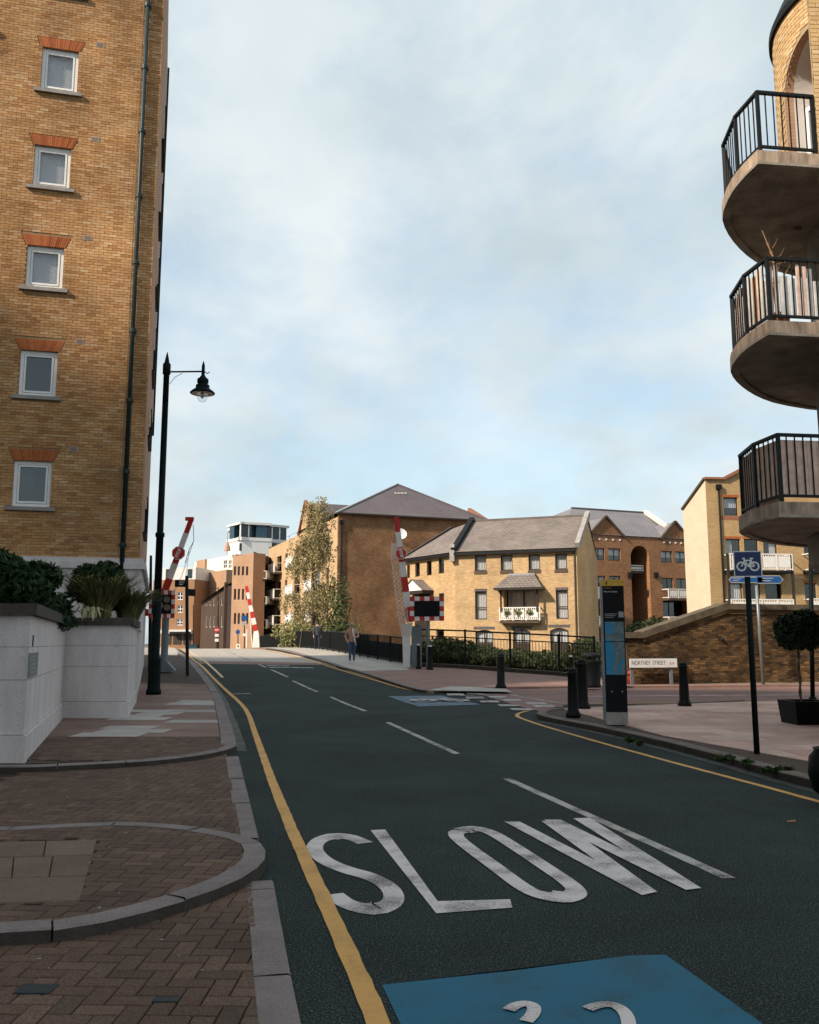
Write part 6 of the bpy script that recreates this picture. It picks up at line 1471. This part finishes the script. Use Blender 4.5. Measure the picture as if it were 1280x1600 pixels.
# distant traffic signs
def far_sign(name, label, px, py0, py1, Y, plates):
    b = at(px, py1, Y); t = thing(name, b, label, 'sign'); q = MB(); q.tube([b, at(px,py0,Y)], .05, 6); q.build('pole', 'black_metal', t)
    for kind, y0, y1, m in plates:
        c = at(px, (y0+y1)/2, Y); r = abs(at(px,y0,Y).z-at(px,y1,Y).z)/2; f = Frame(c+Vector((0,-.08,0)),(1,0,0))
        if kind == 'disc': q = MB(); q.prism([(r*math.cos(6.2832*i/16), r*math.sin(6.2832*i/16)) for i in range(16)], f, -.02,.0); q.build('disc', m, t)
        elif kind == 'noentry': q = MB(); q.prism([(r*math.cos(6.2832*i/16), r*math.sin(6.2832*i/16)) for i in range(16)], f, -.02,.0); d = q.build('disc', m, t); bx('bar', 'white_enamel', d, f, -r*.7,r*.7,-r*.16,r*.16,.0,.02)
        else: bx('plate', m, t, f, -r*1.3,r*1.3,-r,r,-.02,.0)
far_sign('traffic_sign', 'distant red no-entry disc with two white plates below it', 339, 980, 1014, 92, (('noentry',980,988.5,'red_paint'),('plate',990.5,995,'white_enamel'),('plate',998,1002.5,'white_enamel')))
far_sign('traffic_sign', 'distant pole with a blue and white plate in front of the slit windows', 382, 960, 1014, 80, (('plate',962,969,'blue_finger'),('plate',971,977,'letter_grey'),('plate',990,994,'white_enamel')))
far_sign('traffic_sign', 'distant blue round sign low on a dark pole near the slit-window block', 372, 983, 1014, 88, (('disc',984,991,'blue_finger'),))
g = at(372,1014,64); t = thing('warning_plate', Vector((g.x,g.y,gz(g.x,g.y))), 'small pale square warning plate standing on the crest of the bridge', 'sign'); f = Frame((g.x,g.y,gz(g.x,g.y)),(1,0,0)); bx('plate', 'cream_wall', t, f, -.15,.15,.0,.33,-.03,.0); bx('symbol', 'sign_black', t, f, -.03,.05,.10,.24,.0,.01)
for px, Y, y0 in ((341,96,917),(302,140,945)):
    b = at(px, 1014, Y); t = thing('far_lamp_post', b, 'thin distant dark lamp post before the ' + ('warehouse row' if px == 341 else 'cream block'), 'lamp'); q = MB(); q.tube([b, at(px,y0,Y)], [.09,.05], 6); q.build('column', 'black_metal', t); e = at(px,y0+3,Y); q = MB(); q.tube([e, e+Vector((-.9 if px == 341 else .5,0,.05))], .04, 5); q.build('arm', 'black_metal', t)
b = at(300,1013,120); t = thing('planter_box', b, 'low distant blue-green box beside the far kerb', 'box'); q = MB(); q.prism([(-.75,-.3),(.75,-.3),(.8,.42),(-.8,.42)], Frame(b,(1,0,0)), -.5,.5); q.build('trough', 'blue_grey_metal', t); bx('rim', 'blue_grey_metal', t, Frame(b,(1,0,0)), -.86,.86,.42,.5,-.55,.55)
# bridge railing on the right: posts, rails and bars bay by bay
def railing(name, label, path, h, bay, parent_cat, bar=.12, pm='black_metal', zfun=None, knob=False):
    pts = resample(path, bay); b0_ = Vector((*pts[0], gz(*pts[0])+.07)); t = thing(name, b0_, label, parent_cat)
    pmesh = mesh_of(MB().box(Frame((0,0,0),(1,0,0),(0,-1,0)), -.04,.04,0,h+.0,-.04,.04), pm)
    for i, p in enumerate(pts):
        b = Vector((*p, gz(*p)+.07)); o = share('post', pmesh, t, b)
        if knob: q = MB(); q.lathe(b+Vector((0,0,h)), [(.05,0),(.065,.05),(.05,.10),(.01,.14)], 10); q.build('knob', pm, o)
        if i+1 < len(pts):
            p2 = pts[i+1]; c = Vector((*p2, gz(*p2)+.07)); q = MB()
            for z in ((h-.06,.10,h-.32) if knob else (h-.03,.12)): q.tube([b+Vector((0,0,z)), c+Vector((0,0,z))], .032 if z > h-.1 else .022, 6, caps=False)
            bay_ = q.build('rail', pm, t); L = (c-b).length; n = max(2, int(L/bar)); q = MB(); zt = h-.32 if knob else h-.03
            for k in range(1, n):
                u = b+(c-b)*(k/n); q.box(Frame(u,(1,0,0)), -.009,.009,.12,zt,-.009,.009)
            q.build('bars', pm, bay_)
    return t
RP = smooth([(.0,37.2),(-.5,38.0),(-1.35,40.0),(-3.3,47),(-6.0,57),(-9.2,66),(-12.5,75)], 1)
railing('bridge_railing', 'black vertical-bar bridge railing curving over the crest beside the walkers', RP, 1.12, 1.75, 'railing', .085)
q = MB()
# dark backing of the railing: the bridge girder behind it
gp_ = offset_path(RP[1:], -.35); pts = resample(gp_, 1.5)
for p, p2 in zip(pts, pts[1:]):
    z0, z1 = gz(*p), gz(*p2); q.poly([(p[0],p[1],z0-.5),(p2[0],p2[1],z1-.5),(p2[0],p2[1],z1+.85),(p[0],p[1],z0+.85)]); q.poly([(p[0]+.12,p[1]+.08,z0-.5),(p[0]+.12,p[1]+.08,z0+.85),(p2[0]+.12,p2[1]+.08,z1+.85),(p2[0]+.12,p2[1]+.08,z1-.5)]); q.poly([(p[0],p[1],z0+.85),(p2[0],p2[1],z1+.85),(p2[0]+.12,p2[1]+.08,z1+.85),(p[0]+.12,p[1]+.08,z0+.85)])
q.build('bridge_girder', 'sign_black', label='black steel bridge girder standing behind the bridge railing', cat='girder')
LP_ = [(-13.4,42.5),(-14.6,47.3),(-17.8,57.3),(-21.4,68)]
railing('bridge_railing', 'black bridge railing beyond the left pavement behind the lamp post', LP_, 1.12, 1.75, 'railing', .12)
FN = [(G(x,y,.08).x, G(x,y,.08).y) for x, y in ((652,1041),(717,1043.5),(795,1049.5),(874,1055),(930,1061))]
railing('garden_fence', 'black iron fence with knobbed posts along the hedge before the yellow house', FN, 1.55, 1.98, 'fence', .13, knob=True)
kb = FN; kerb(offset_path(kb, -.12), .12, -.1, .22, 'granite_dark', pf, 1.5, name='plinth_stone')
# hedge behind the fence: separate clumps
rr = random.Random(4)
for i, (px, y, w, hh, m, n) in enumerate(((690,38.6,1.0,.62,'leaf_green',3200),(722,38.4,.8,.58,'leaf_green',2200),(760,38.3,1.1,.42,'leaf_hedge',2600),(810,37.6,1.0,.42,'leaf_hedge',2400),(850,37.0,1.0,.42,'leaf_hedge',2400),(888,36.4,.8,.40,'leaf_hedge',1800),(915,36.2,.8,.75,'leaf_hedge',2600))):
    kx = ray(px,1000)[0]; x = kx*y; zb = gz(x,y)+.05; lab = ['dark green rounded bush behind the fence next to the signal post','darker green bush behind the fence left of the arched doors','yellow-green hedge clump behind the fence under the first arched door','yellow-green hedge clump behind the fence under the white balcony','yellow-green hedge clump behind the fence under the third arched door','small yellow-green hedge clump behind the fence beside the bin','taller pale leafy bush behind the litter bin'][i]
    t = thing('hedge_bush', (x,y,zb), lab, 'bush', None); q = MB(); [q.tube([(x+rr.uniform(-.3,.3)*w,y,zb-.1),(x+rr.uniform(-.5,.5)*w,y,zb+hh)], [.025,.008], 5) for _ in range(5)]; q.build('stem', 'bark', t)
    leaf_mesh('foliage', foliage(n, (x,y,zb+hh*.8), (w,.7,hh*.95), .085, .3, i+20, .3), m, t)
c = at(1010, 985, 34.2)
for i, (px, py) in enumerate(((995,985),(1012,982),(1028,978))):
    c = at(px, py+8, 35.0); t = thing('wall_shrub', (c.x,c.y,c.z-.6), ['grey-green shrub over the low pier of the ramp wall','pale shrub rising behind the foot of the sloping coping','grey-green shrub higher up behind the sloping coping'][i], 'shrub'); leaf_mesh('foliage', foliage(900, c, (.45,.4,.5), .09, .2, 40+i, .4), 'leaf_hedge' if i == 1 else 'leaf_green', t); q = MB(); q.tube([c-Vector((0,0,1.2)), c], [.03,.01], 5); q.build('stem', 'bark', t)
# litter bin
g = G(926,1074,.08); t = thing('litter_bin', g, 'black round litter bin standing before the fence end', 'bin'); hb2 = at(926,1020,g.y).z-g.z
q = MB(); q.lathe(g, [(.26,0),(.27,.04),(.27,.08),(.255,.1),(.275,hb2*.72),(.285,hb2*.74),(.285,hb2*.78)], 20); q.build('body', 'black_metal', t, smooth=True)
q = MB(); q.lathe(g, [(.27,hb2*.86),(.29,hb2*.87),(.28,hb2*.94),(.20,hb2*.99),(.05,hb2)], 20); [q.tube([g+Vector((.25*math.cos(k*1.57),.25*math.sin(k*1.57),hb2*.76)), g+Vector((.25*math.cos(k*1.57),.25*math.sin(k*1.57),hb2*.88))], .02, 5) for k in range(4)]; q.build('hood', 'black_metal', t, smooth=True)
# wayfinding monolith
g = G(964,1132,.10); t = thing('wayfinding_monolith', g, 'slim black map monolith with a yellow top band on the right pavement', 'sign')
w = (at(981,1100,g.y).x-at(948,1100,g.y).x); Hh = at(960,906,g.y).z-g.z; f = Frame(Vector((g.x,g.y,g.z)), Vector((1,-.10,0)))
bx('base', 'stone_grey', t, f, -w/2,w/2,0,Hh*.085,-.09,.09); bd_ = bx('body', 'sign_black', t, f, -w/2,w/2,Hh*.085,Hh*.953,-.08,.08); bx('side_fin', 'steel_grey', t, f, -w/2-.035,-w/2-.002,Hh*.02,Hh*.95,-.10,.085)
yb = bx('yellow_band', 'yellow_sign', t, f, -w/2-.02,w/2+.01,Hh*.955,Hh,-.085,.085)
ff = Frame(f.o, f.u, f.n)
q = MB(); q.prism([(-w*.36,Hh*.965),(-w*.26,Hh*.965),(-w*.31,Hh*.99)], f, .085,.088); q.build('walker_symbol', 'sign_black', yb)
text('Narrow Street', w*.105, Frame(f.p(-w*.44,Hh*.915),f.u,f.n), 'heading', 'letter_white', bd_, .0815, 'LEFT'); text('Limehouse', w*.08, Frame(f.p(-w*.44,Hh*.94),f.u,f.n), 'heading', 'yellow_sign', bd_, .0815, 'LEFT')
for i in range(3): bx('small_print', 'letter_grey', bd_, f, -w*.42,w*(.15-.08*i),Hh*(.757-.012*i),Hh*(.761-.012*i),.08,.0815)
bx('pictogram', 'letter_grey', bd_, f, w*.22,w*.46,Hh*.735,Hh*.775,.08,.0815)
mp_ = bx('map_panel', 'map_land', bd_, f, -w*.44,w*.45,Hh*.34,Hh*.705,.08,.082)
q = MB(); xs = lambda u: -w*.44+w*.89*u; ys_ = lambda v: Hh*.34+Hh*.365*v
for poly in ([(0,.0),(.30,.0),(.42,.18),(.50,.35),(.48,.5),(.35,.62),(.15,.68),(0,.66)],[(0,.80),(.2,.76),(.42,.8),(.5,.88),(.4,.97),(.1,.99),(0,.95)],[(.55,.0),(.72,.0),(.85,.2),(.95,.22),(1,.3),(.8,.28),(.62,.12)]): q.poly([f.p(xs(u),ys_(v),.0835) for u, v in poly])
q.build('river', 'map_blue', mp_)
bx('map_seam', 'sign_black', mp_, f, -w*.44,w*.45,Hh*.565,Hh*.57,.0835,.0845)
for px in (-.2, .28): q = MB(); q.prism([(w*px+.014*math.cos(k), Hh*.225+.014*math.sin(k)) for k in [6.28*i/10 for i in range(10)]], f, .08,.0825); q.build('bolt', 'letter_grey', bd_)
# hanging dark name sign seen right of the monolith
# street name plate
g = G(1018,1068,.083); t = thing('street_name_plate', g, 'white NORTHEY STREET name plate on two short grey posts before the old wall', 'sign')
pfm = Frame(rfz.o+rfz.n*.28, rfz.u, rfz.n); a = hit(983.5,1043,pfm); b = hit(1057.5,1029,pfm); f = Frame(pfm.p((a[0]+b[0])/2,(a[1]+b[1])/2), pfm.u, pfm.n); w, h = b[0]-a[0], .30
pl_ = bx('plate', 'white_enamel', t, f, -w/2,w/2,-h/2,h/2,-.015,.015); bx('plate_edge', 'sign_black', t, f, -w/2-.02,w/2+.02,-h/2-.02,h/2+.02,-.02,.0)
text('NORTHEY  STREET', .19, Frame(f.p(-w*.455,.0),f.u,f.n), 'lettering', 'letter_dark', pl_, .0165, 'LEFT', sx=.80); text('E14', .125, Frame(f.p(w*.34,-.02),f.u,f.n), 'district_lettering', 'red_paint', pl_, .0165, 'LEFT', sx=.9)
for px in (988.5, 1050): x = hit(px,1050,pfm)[0]; q = MB(); q.box(pfm, x-.055,x+.055,g.z-.05,f.o.z-.1,-.085,-.03); q.build('post', 'steel_grey', t)
g = G(983.5,1069,.08); t = thing('red_marker', g, 'small red post tucked beside the name plate leg', 'post'); q = MB(); q.lathe(g, [(.08,0),(.08,.40),(.06,.44),(.0,.45)], 12); q.build('shaft', 'red_paint', t, smooth=True); q = MB(); q.lathe(g, [(.085,.28),(.085,.34)], 12); q.build('band', 'sign_black', t)
# cycle route sign
g = G(1183,1178,.10); t = thing('cycle_sign_post', g, 'dark post with a square blue white-bordered bicycle sign', 'sign'); tz = at(1179,868,g.y).z
q = MB(); q.tube([g, (g.x,g.y,tz)], .038, 12); q.build('post', 'green_black', t, smooth=True)
c = at(1168.5,881,g.y-.06); f = Frame(c,(1,-.17,0)); s = .178
pb_ = bx('sign_back', 'white_enamel', t, f, -s*1.02,s*1.02,-s*.98,s*.98,-.01,.0); bx('sign_face', 'blue_sign', pb_, f, -s*.95,s*.95,-s*.91,s*.91,.0,.003); bike(Frame(c,f.u,f.n), .29, 'bicycle_symbol', 'letter_white', pb_, c=.005, th=.075)
bx('clamp', 'steel_grey', t, f, -.02,.09,-.04,.0,-.10,-.012)
# blue finger signs on a grey pole by the wall
g = G(1190,1069,.083); g = Vector((g.x,g.y-.15,g.z)); t = thing('cycle_finger_post', g, 'thin grey pole with two blue arrow-ended direction signs against the old wall', 'sign'); tz = at(1182,893,g.y).z
q = MB(); q.tube([g, (g.x-.05,g.y,tz)], .055, 10); q.build('pole', 'steel_grey', t, smooth=True)
for x0, x1, y0, y1, dirn in ((1139,1169,901,911,-1),(1183,1224,899,912,1)):
    a = at(x0,y1,g.y-.1); b = at(x1,y0,g.y-.1); L, h = b.x-a.x, b.z-a.z; f = Frame((a.x,g.y-.1,a.z),(1,0,0)); tip = h*.45
    out_ = [(0,0),(L-tip,0),(L,h/2),(L-tip,h),(0,h)] if dirn > 0 else [(tip,0),(L+.6,0),(L+.6,h),(tip,h),(0,h/2)]
    q = MB(); q.prism(out_, f, -.02, 0); e = q.build('finger', 'letter_grey', t); q = MB(); k = .03; q.prism([(min(max(u,k),max(p[0] for p in out_)-k*1.4),min(max(v,k),h-k)) for u, v in out_], f, .0,.004); q.build('face', 'blue_finger', e)
    for i in range(2): bx('text_line', 'letter_grey', e, f, L*.2,L*(.62-.1*i),h*(.60-.3*i),h*(.70-.3*i),.004,.006)
# topiary planter and the pole behind
g = G(1262,1133,.10); x0 = at(1243,1130,g.y).x
t = thing('planter_pot', (x0+.35,g.y,g.z), 'square black planter pot on the right pavement', 'planter'); f = Frame((x0,g.y,g.z),(1,.06,0)); zt = at(1250,1096,g.y).z-g.z
q = MB(); 
for w0, w1, z0, z1 in ((.035,0,0,zt),):
    b_ = [(.04,0),(.66,0),(.66,.62),(.04,.62)]; t_ = [(0,-.04),(.70,-.04),(.70,.66),(0,.66)]
    P = lambda l, z: [f.p(a, z, -c) for a, c in l]
    B0, T0_ = P(b_,0), P(t_,zt); q.poly(B0[::-1])
    for i in range(4): q.poly([B0[i],B0[(i+1)%4],T0_[(i+1)%4],T0_[i]])
    Ti = P([(.04,0),(.66,0),(.66,.62),(.04,.62)],zt); Td = P([(.04,0),(.66,0),(.66,.62),(.04,.62)],zt-.05)
    for i in range(4): q.poly([T0_[i],T0_[(i+1)%4],Ti[(i+1)%4],Ti[i]]); q.poly([Ti[i],Ti[(i+1)%4],Td[(i+1)%4],Td[i]])
q.build('pot', 'sign_black', t); q = MB(); q.poly(P([(.04,0),(.66,0),(.66,.62),(.04,.62)],zt-.04)); q.build('soil', 'soil', t)
sx_ = at(1263,1096,g.y).x; sy = g.y+.3; zs0 = g.z+zt-.05; cz = at(1262,985,g.y).z
tt_ = thing('topiary_tree', (sx_,sy,zs0), 'clipped ball-headed bay tree with a twisted stem in the black pot', 'tree')
q = MB(); pts = [(sx_+.02*math.cos(i*1.3),sy+.02*math.sin(i*1.3),zs0+(cz-.2-zs0)*i/12) for i in range(13)]; q.tube(pts, .017, 6); q.tube([(x-.03*math.cos(i*1.3),y_-.03*math.sin(i*1.3),z) for i, (x,y_,z) in enumerate(pts)], .013, 6); q.build('trunk', 'bark', tt_)
leaf_mesh('crown', foliage(6000, (sx_+.06,sy,cz), (.38,.38,.34), .05, .2, 77, .5), 'leaf_box', tt_)
g = G(1270,1092,.02); t = thing('sign_pole', g, 'plain dark pole standing on the side road kerb behind the topiary', 'pole'); q = MB(); q.tube([g, at(1267,880,g.y)], .06, 10); q.build('shaft', 'green_black', t, smooth=True); q = MB(); q.lathe(g, [(.10,0),(.10,.04),(.06,.06)], 10); q.build('flange', 'green_black', t)
g = G(1306,1244,.10); t = thing('round_pot', g, 'glossy black round pot at the kerb beyond the cycle sign post', 'pot'); q = MB(); q.lathe(g, [(.13,0),(.20,.05),(.235,.2),(.22,.36),(.17,.42),(.18,.45),(.15,.45),(.13,.40)], 24); q.build('pot', 'sign_black', t, smooth=True)
# weeds along the right kerb
for i, (px, py, w) in enumerate(((1130,1184.5,.16),(1168,1191,.08),(1218,1203,.2),(985,1156,.09),(1000,1161,.05))):
    c = G(px, py, .10); r = np.random.default_rng(i); n = int(900*w)+60; leaf_mesh('weed_tuft', foliage(n, c, (w,.05,.035), .03, .0, i+60, .3, asp=2.2), 'weed', label=['long green weed patch growing in the kerb joint','small green weed sprig between two weed patches on the kerb','widest green weed patch at the kerb near the black pot','little weed tuft on the kerb in front of the monolith','tiny weed sprig just right of the monolith kerb weed'][i], cat='weed')
c = G(1236,1285); q = MB(); q.poly([c+Vector((-.04,-.02,.006)),c+Vector((.03,-.03,.012)),c+Vector((.05,.02,.02)),c+Vector((-.02,.03,.010))]); q.build('fallen_leaf', 'terracotta', label='single orange fallen leaf lying on the asphalt', cat='leaf')
# ------------------------------------------------------------------ birch
tb = Vector((ray(487,1000)[0]*66, 66, .2)); tr = thing('birch_tree', tb, 'tall loose autumn birch with drooping gold-green foliage beyond the bridge railing', 'tree')
q = MB(); r = random.Random(11); tpz = at(495,775,66).z
trunk = [tb+Vector((0,0,-.6)), tb+Vector((.1,0,3)), tb+Vector((.0,0,6)), tb+Vector((.25,0,9)), Vector((tb.x+.35,66,tpz))]
q.tube(trunk, [.17,.14,.10,.06,.015], 8); tips = []
for i in range(58):
    z = r.uniform(2.4, tpz-.6); f_ = (z-.2)/(tpz-.2); an = r.uniform(0,6.283); Lb = (1-f_)**.75*r.uniform(1.4,3.8)+.35; b = Vector((tb.x+.25*f_, 66, z)); d = Vector((math.cos(an),math.sin(an),.75)).normalized()
    m1 = b+d*Lb*.6; e = b+Vector((d.x*Lb,d.y*Lb,Lb*.25)); q.tube([b,m1,e], [.045*(1-f_)+.012,.02,.006], 5); tips += [(b.lerp(m1,.7),Lb),(m1,Lb),(e,Lb),((m1+e)/2,Lb)]
q.build('trunk', 'bark', tr)
V = []; 
for i, (p, Lb) in enumerate(tips):
    for k in range(4):
        s = p+Vector((r.gauss(0,.36),r.gauss(0,.36),r.gauss(0,.2))); n = r.randint(14,34); hang = r.uniform(.4,1.7)
        ln = np.linspace(0,1,n)[:,None]; c = np.array(s)+ln*np.array([r.gauss(0,.15),r.gauss(0,.15),-hang])+RNG.normal(size=(n,3))*.07
        u = RNG.normal(size=(n,3))*.6+np.array([0,0,-1]); u /= np.linalg.norm(u,axis=1)[:,None]; w = np.cross(u, RNG.normal(size=(n,3))); w /= np.linalg.norm(w,axis=1)[:,None]; sz = .062*(.6+.8*RNG.random((n,1)))
        V.append(np.stack([c-u*sz,c+w*sz*.7,c+u*sz,c-w*sz*.7],axis=1).reshape(-1,3))
leaf_mesh('crown', np.concatenate(V), 'leaf_birch', tr)
b = at(545,985,64); t = thing('dark_bush', (b.x,b.y,.0), 'dark green bushy growth against the birch foot beside the bare end wall', 'bush'); q = MB(); [q.tube([(b.x+.4*k,b.y,-.4),(b.x+.7*k,b.y,3.5)], [.06,.02], 6) for k in (-1,0,1)]; q.build('stem', 'bark', t)
leaf_mesh('foliage', np.concatenate([foliage(2200, (b.x-.9,b.y,2.0), (1.7,1.4,1.1), .12, .15, 91, .5), foliage(900, (b.x-.7,b.y+.3,4.2), (.8,.8,2.2), .12, .15, 92, .5)]), 'leaf_green', t)
b = at(455,990,60); t = thing('pale_bush', (b.x,b.y,.0), 'pale yellow-green scrub below the birch along the far bridge railing', 'bush'); q = MB(); [q.tube([(b.x+.4*k,b.y,-.4),(b.x+.7*k,b.y,2.4)], [.05,.015], 6) for k in (-1,0,1)]; q.build('stem', 'bark', t)
leaf_mesh('foliage', foliage(2400, (b.x,b.y+3,2.0), (1.6,1.2,1.0), .12, .15, 93, .5), 'leaf_hedge', t)

# ------------------------------------------------------------------ people
def person(loc, label, joints, mats, rot, hgt, hairm, cap=False, scarf=False):
    """one skinned body from a posed skeleton; clothing tones by zone"""
    loc = Vector(loc); t = thing('person', loc, label, 'person')
    J = {k: Vector(v[0])*hgt/1.75 for k, v in joints.items()}; RR = {k: v[1]*hgt/1.75 for k, v in joints.items()}
    names = list(joints); idx = {k: i for i, k in enumerate(names)}
    E_ = [('pelvis','belly'),('belly','chest'),('chest','neck'),('neck','head'),('head','crown')]
    for s in 'LR': E_ += [('pelvis','hip'+s),('hip'+s,'knee'+s),('knee'+s,'ankle'+s),('ankle'+s,'toe'+s),('chest','sho'+s),('sho'+s,'elb'+s),('elb'+s,'wri'+s),('wri'+s,'palm'+s)]+[('palm'+s,'f%d'%k+s) for k in range(3)]+[('wri'+s,'th'+s)]
    for s in 'LR':
        d = (J['palm'+s]-J['wri'+s]).normalized(); sd_ = d.orthogonal().normalized()
        for k in range(3): J['f%d'%k+s] = J['palm'+s]+d*.085+sd_*(.022*(k-1)); RR['f%d'%k+s] = .008; 
        J['th'+s] = J['wri'+s]+d*.06+sd_*.05; RR['th'+s] = .009
    names = list(J); idx = {k: i for i, k in enumerate(names)}
    c, s_ = math.cos(rot), math.sin(rot); me = bpy.data.meshes.new('body')
    me.from_pydata([(v.x*c-v.y*s_, v.x*s_+v.y*c, v.z) for v in J.values()], [(idx[a],idx[b]) for a, b in E_], [])
    o = bpy.data.objects.new('body', me); C.objects.link(o); md = o.modifiers.new('s','SKIN'); md.use_smooth_shade = True; o.modifiers.new('u','SUBSURF').levels = 2
    for i, n_ in enumerate(names): me.skin_vertices[0].data[i].radius = (RR[n_],RR[n_]*(.8 if n_ in ('chest','belly','pelvis') else 1)); me.skin_vertices[0].data[i].use_root = n_ == 'pelvis'
    dg = bpy.context.evaluated_depsgraph_get(); m2 = bpy.data.meshes.new_from_object(o.evaluated_get(dg)); bpy.data.objects.remove(o)
    for mm in mats: m2.materials.append(M[mm])
    k = hgt/1.75
    inv = lambda v: Vector((v.x*c+v.y*s_, -v.x*s_+v.y*c, v.z))
    for p in m2.polygons:
        z = p.center.z/k; q = inv(p.center)/k; hand = any((q-J['palm'+s]/k).length < .11 for s in 'LR')
        p.material_index = 3 if (z > 1.47 or hand) else (0 if z > .93 or abs(q.x) > .22 else (1 if z > .10 else 2)); p.use_smooth = True
    b = bpy.data.objects.new('body', m2); C.objects.link(b); b.parent = t; ORG[b.name] = loc
    hc = J['head']*.45+J['crown']*.55; hc = Vector((hc.x*c-hc.y*s_, hc.x*s_+hc.y*c, hc.z)); fwd = Vector((s_*1, -c, 0))
    q = MB(); n, mring = 16, 9; R_ = .108*k
    for i in range(mring):
        for j in range(n):
            def sp(i, j): 
                ph = math.pi*.56*i/mring; th = 2*math.pi*j/n; v = Vector((math.sin(ph)*math.cos(th), math.sin(ph)*math.sin(th)*1.12, math.cos(ph)*1.1)); return loc+hc-fwd*.012+v*R_
            q.poly([sp(i,j),sp(i+1,j),sp(i+1,j+1),sp(i,j+1)])
    q.build('cap' if cap else 'hair', hairm, t, smooth=True)
    q = MB(); f0 = loc+hc-Vector((0,0,.035))+fwd*.095*k; sd_ = Vector((fwd.y,-fwd.x,0)); q.tube([f0+Vector((0,0,.03)), f0+fwd*.022-Vector((0,0,.015))], [.008,.014], 6); q.build('nose', 'skin', t)
    for s in (-1,1): q = MB(); q.tube([f0+sd_*s*.03+Vector((0,0,.03))-fwd*.004, f0+sd_*s*.03+Vector((0,0,.03))+fwd*.006], .009, 6); q.build('eye', 'hair_dark', t); q = MB(); q.tube([loc+hc+sd_*s*.098*k+Vector((0,0,-.03)), loc+hc+sd_*s*.102*k+Vector((0,0,.02))], .018, 6); q.build('ear', 'skin', t)
    q = MB(); q.tube([f0-sd_*.02-Vector((0,0,.05))-fwd*.006, f0+sd_*.02-Vector((0,0,.05))-fwd*.006], .006, 5); q.build('mouth', 'terracotta', t)
    return t, J, c, s_
def walk(fwd, arm=1):
    # facing -y; fwd: which leg leads
    a = fwd
    return {'pelvis':((0,0,.95),.135),'belly':((0,0,1.10),.125),'chest':((0,-.01,1.33),.15),'neck':((0,-.02,1.50),.055),'head':((0,-.04,1.58),.075),'crown':((0,-.03,1.70),.085),
        'hipL':((-.10,0,.90),.095),'hipR':((.10,0,.90),.095),'kneeL':((-.10,-.13*a,.50),.065),'kneeR':((.10,.06*a,.50),.065),'ankleL':((-.09,-.20*a,.09),.045),'ankleR':((.09,.26*a,.12),.045),'toeL':((-.09,-.36*a if a > 0 else -.36*a-.30,.04),.04),'toeR':((.09,.14 if a > 0 else -.26-.16,.04),.04),
        'shoL':((-.19,0,1.40),.07),'shoR':((.19,0,1.40),.07),'elbL':((-.26,.10*a,1.13),.052),'elbR':((.26,-.06*a,1.13),.052),'wriL':((-.24,.08*a-.06,.90),.035),'wriR':((.24,-.16*a-.04,.92),.035),'palmL':((-.24,.06*a-.08,.82),.034),'palmR':((.24,-.18*a-.05,.84),.034)}
jw = walk(1); jw['elbR'] = ((.27,.0,1.15),.055); jw['wriR'] = ((.14,-.20,1.12),.038); jw['palmR'] = ((.06,-.22,1.14),.034); jw['elbL'] = ((-.30,.04,1.16),.056); jw['wriL'] = ((-.22,-.12,.98),.038); jw['palmL'] = ((-.20,-.17,.92),.034)
gw = G(550,1036,.085); tw_, J, c_, s2 = person(gw, 'person in tan jacket and jeans walking across the bridge towards the street', jw, ['jacket_tan','denim','cloth_white','skin'], .1, at(550,973,gw.y).z-gw.z, 'hair_light', cap=True)
q = MB(); q.tube([gw+Vector((.03,-.12,1.40)), gw+Vector((.06,-.19,1.15)), gw+Vector((.13,-.2,.9)), gw+Vector((.18,-.17,.72))], [.03,.035,.03,.012], 8); sc_ = q.build('scarf', 'cloth_white', tw_, smooth=True)
jm = walk(-1); gm = Vector((ray(496,1000)[0]*51, 51, gz(ray(496,1000)[0]*51, 51)+.085)); person(gm, 'person in dark grey jacket and navy trousers walking away along the bridge railing', jm, ['jacket_grey','trouser_dark','cloth_white','skin'], math.pi+.25, at(496,971,gm.y).z-gm.z, 'hair_dark')
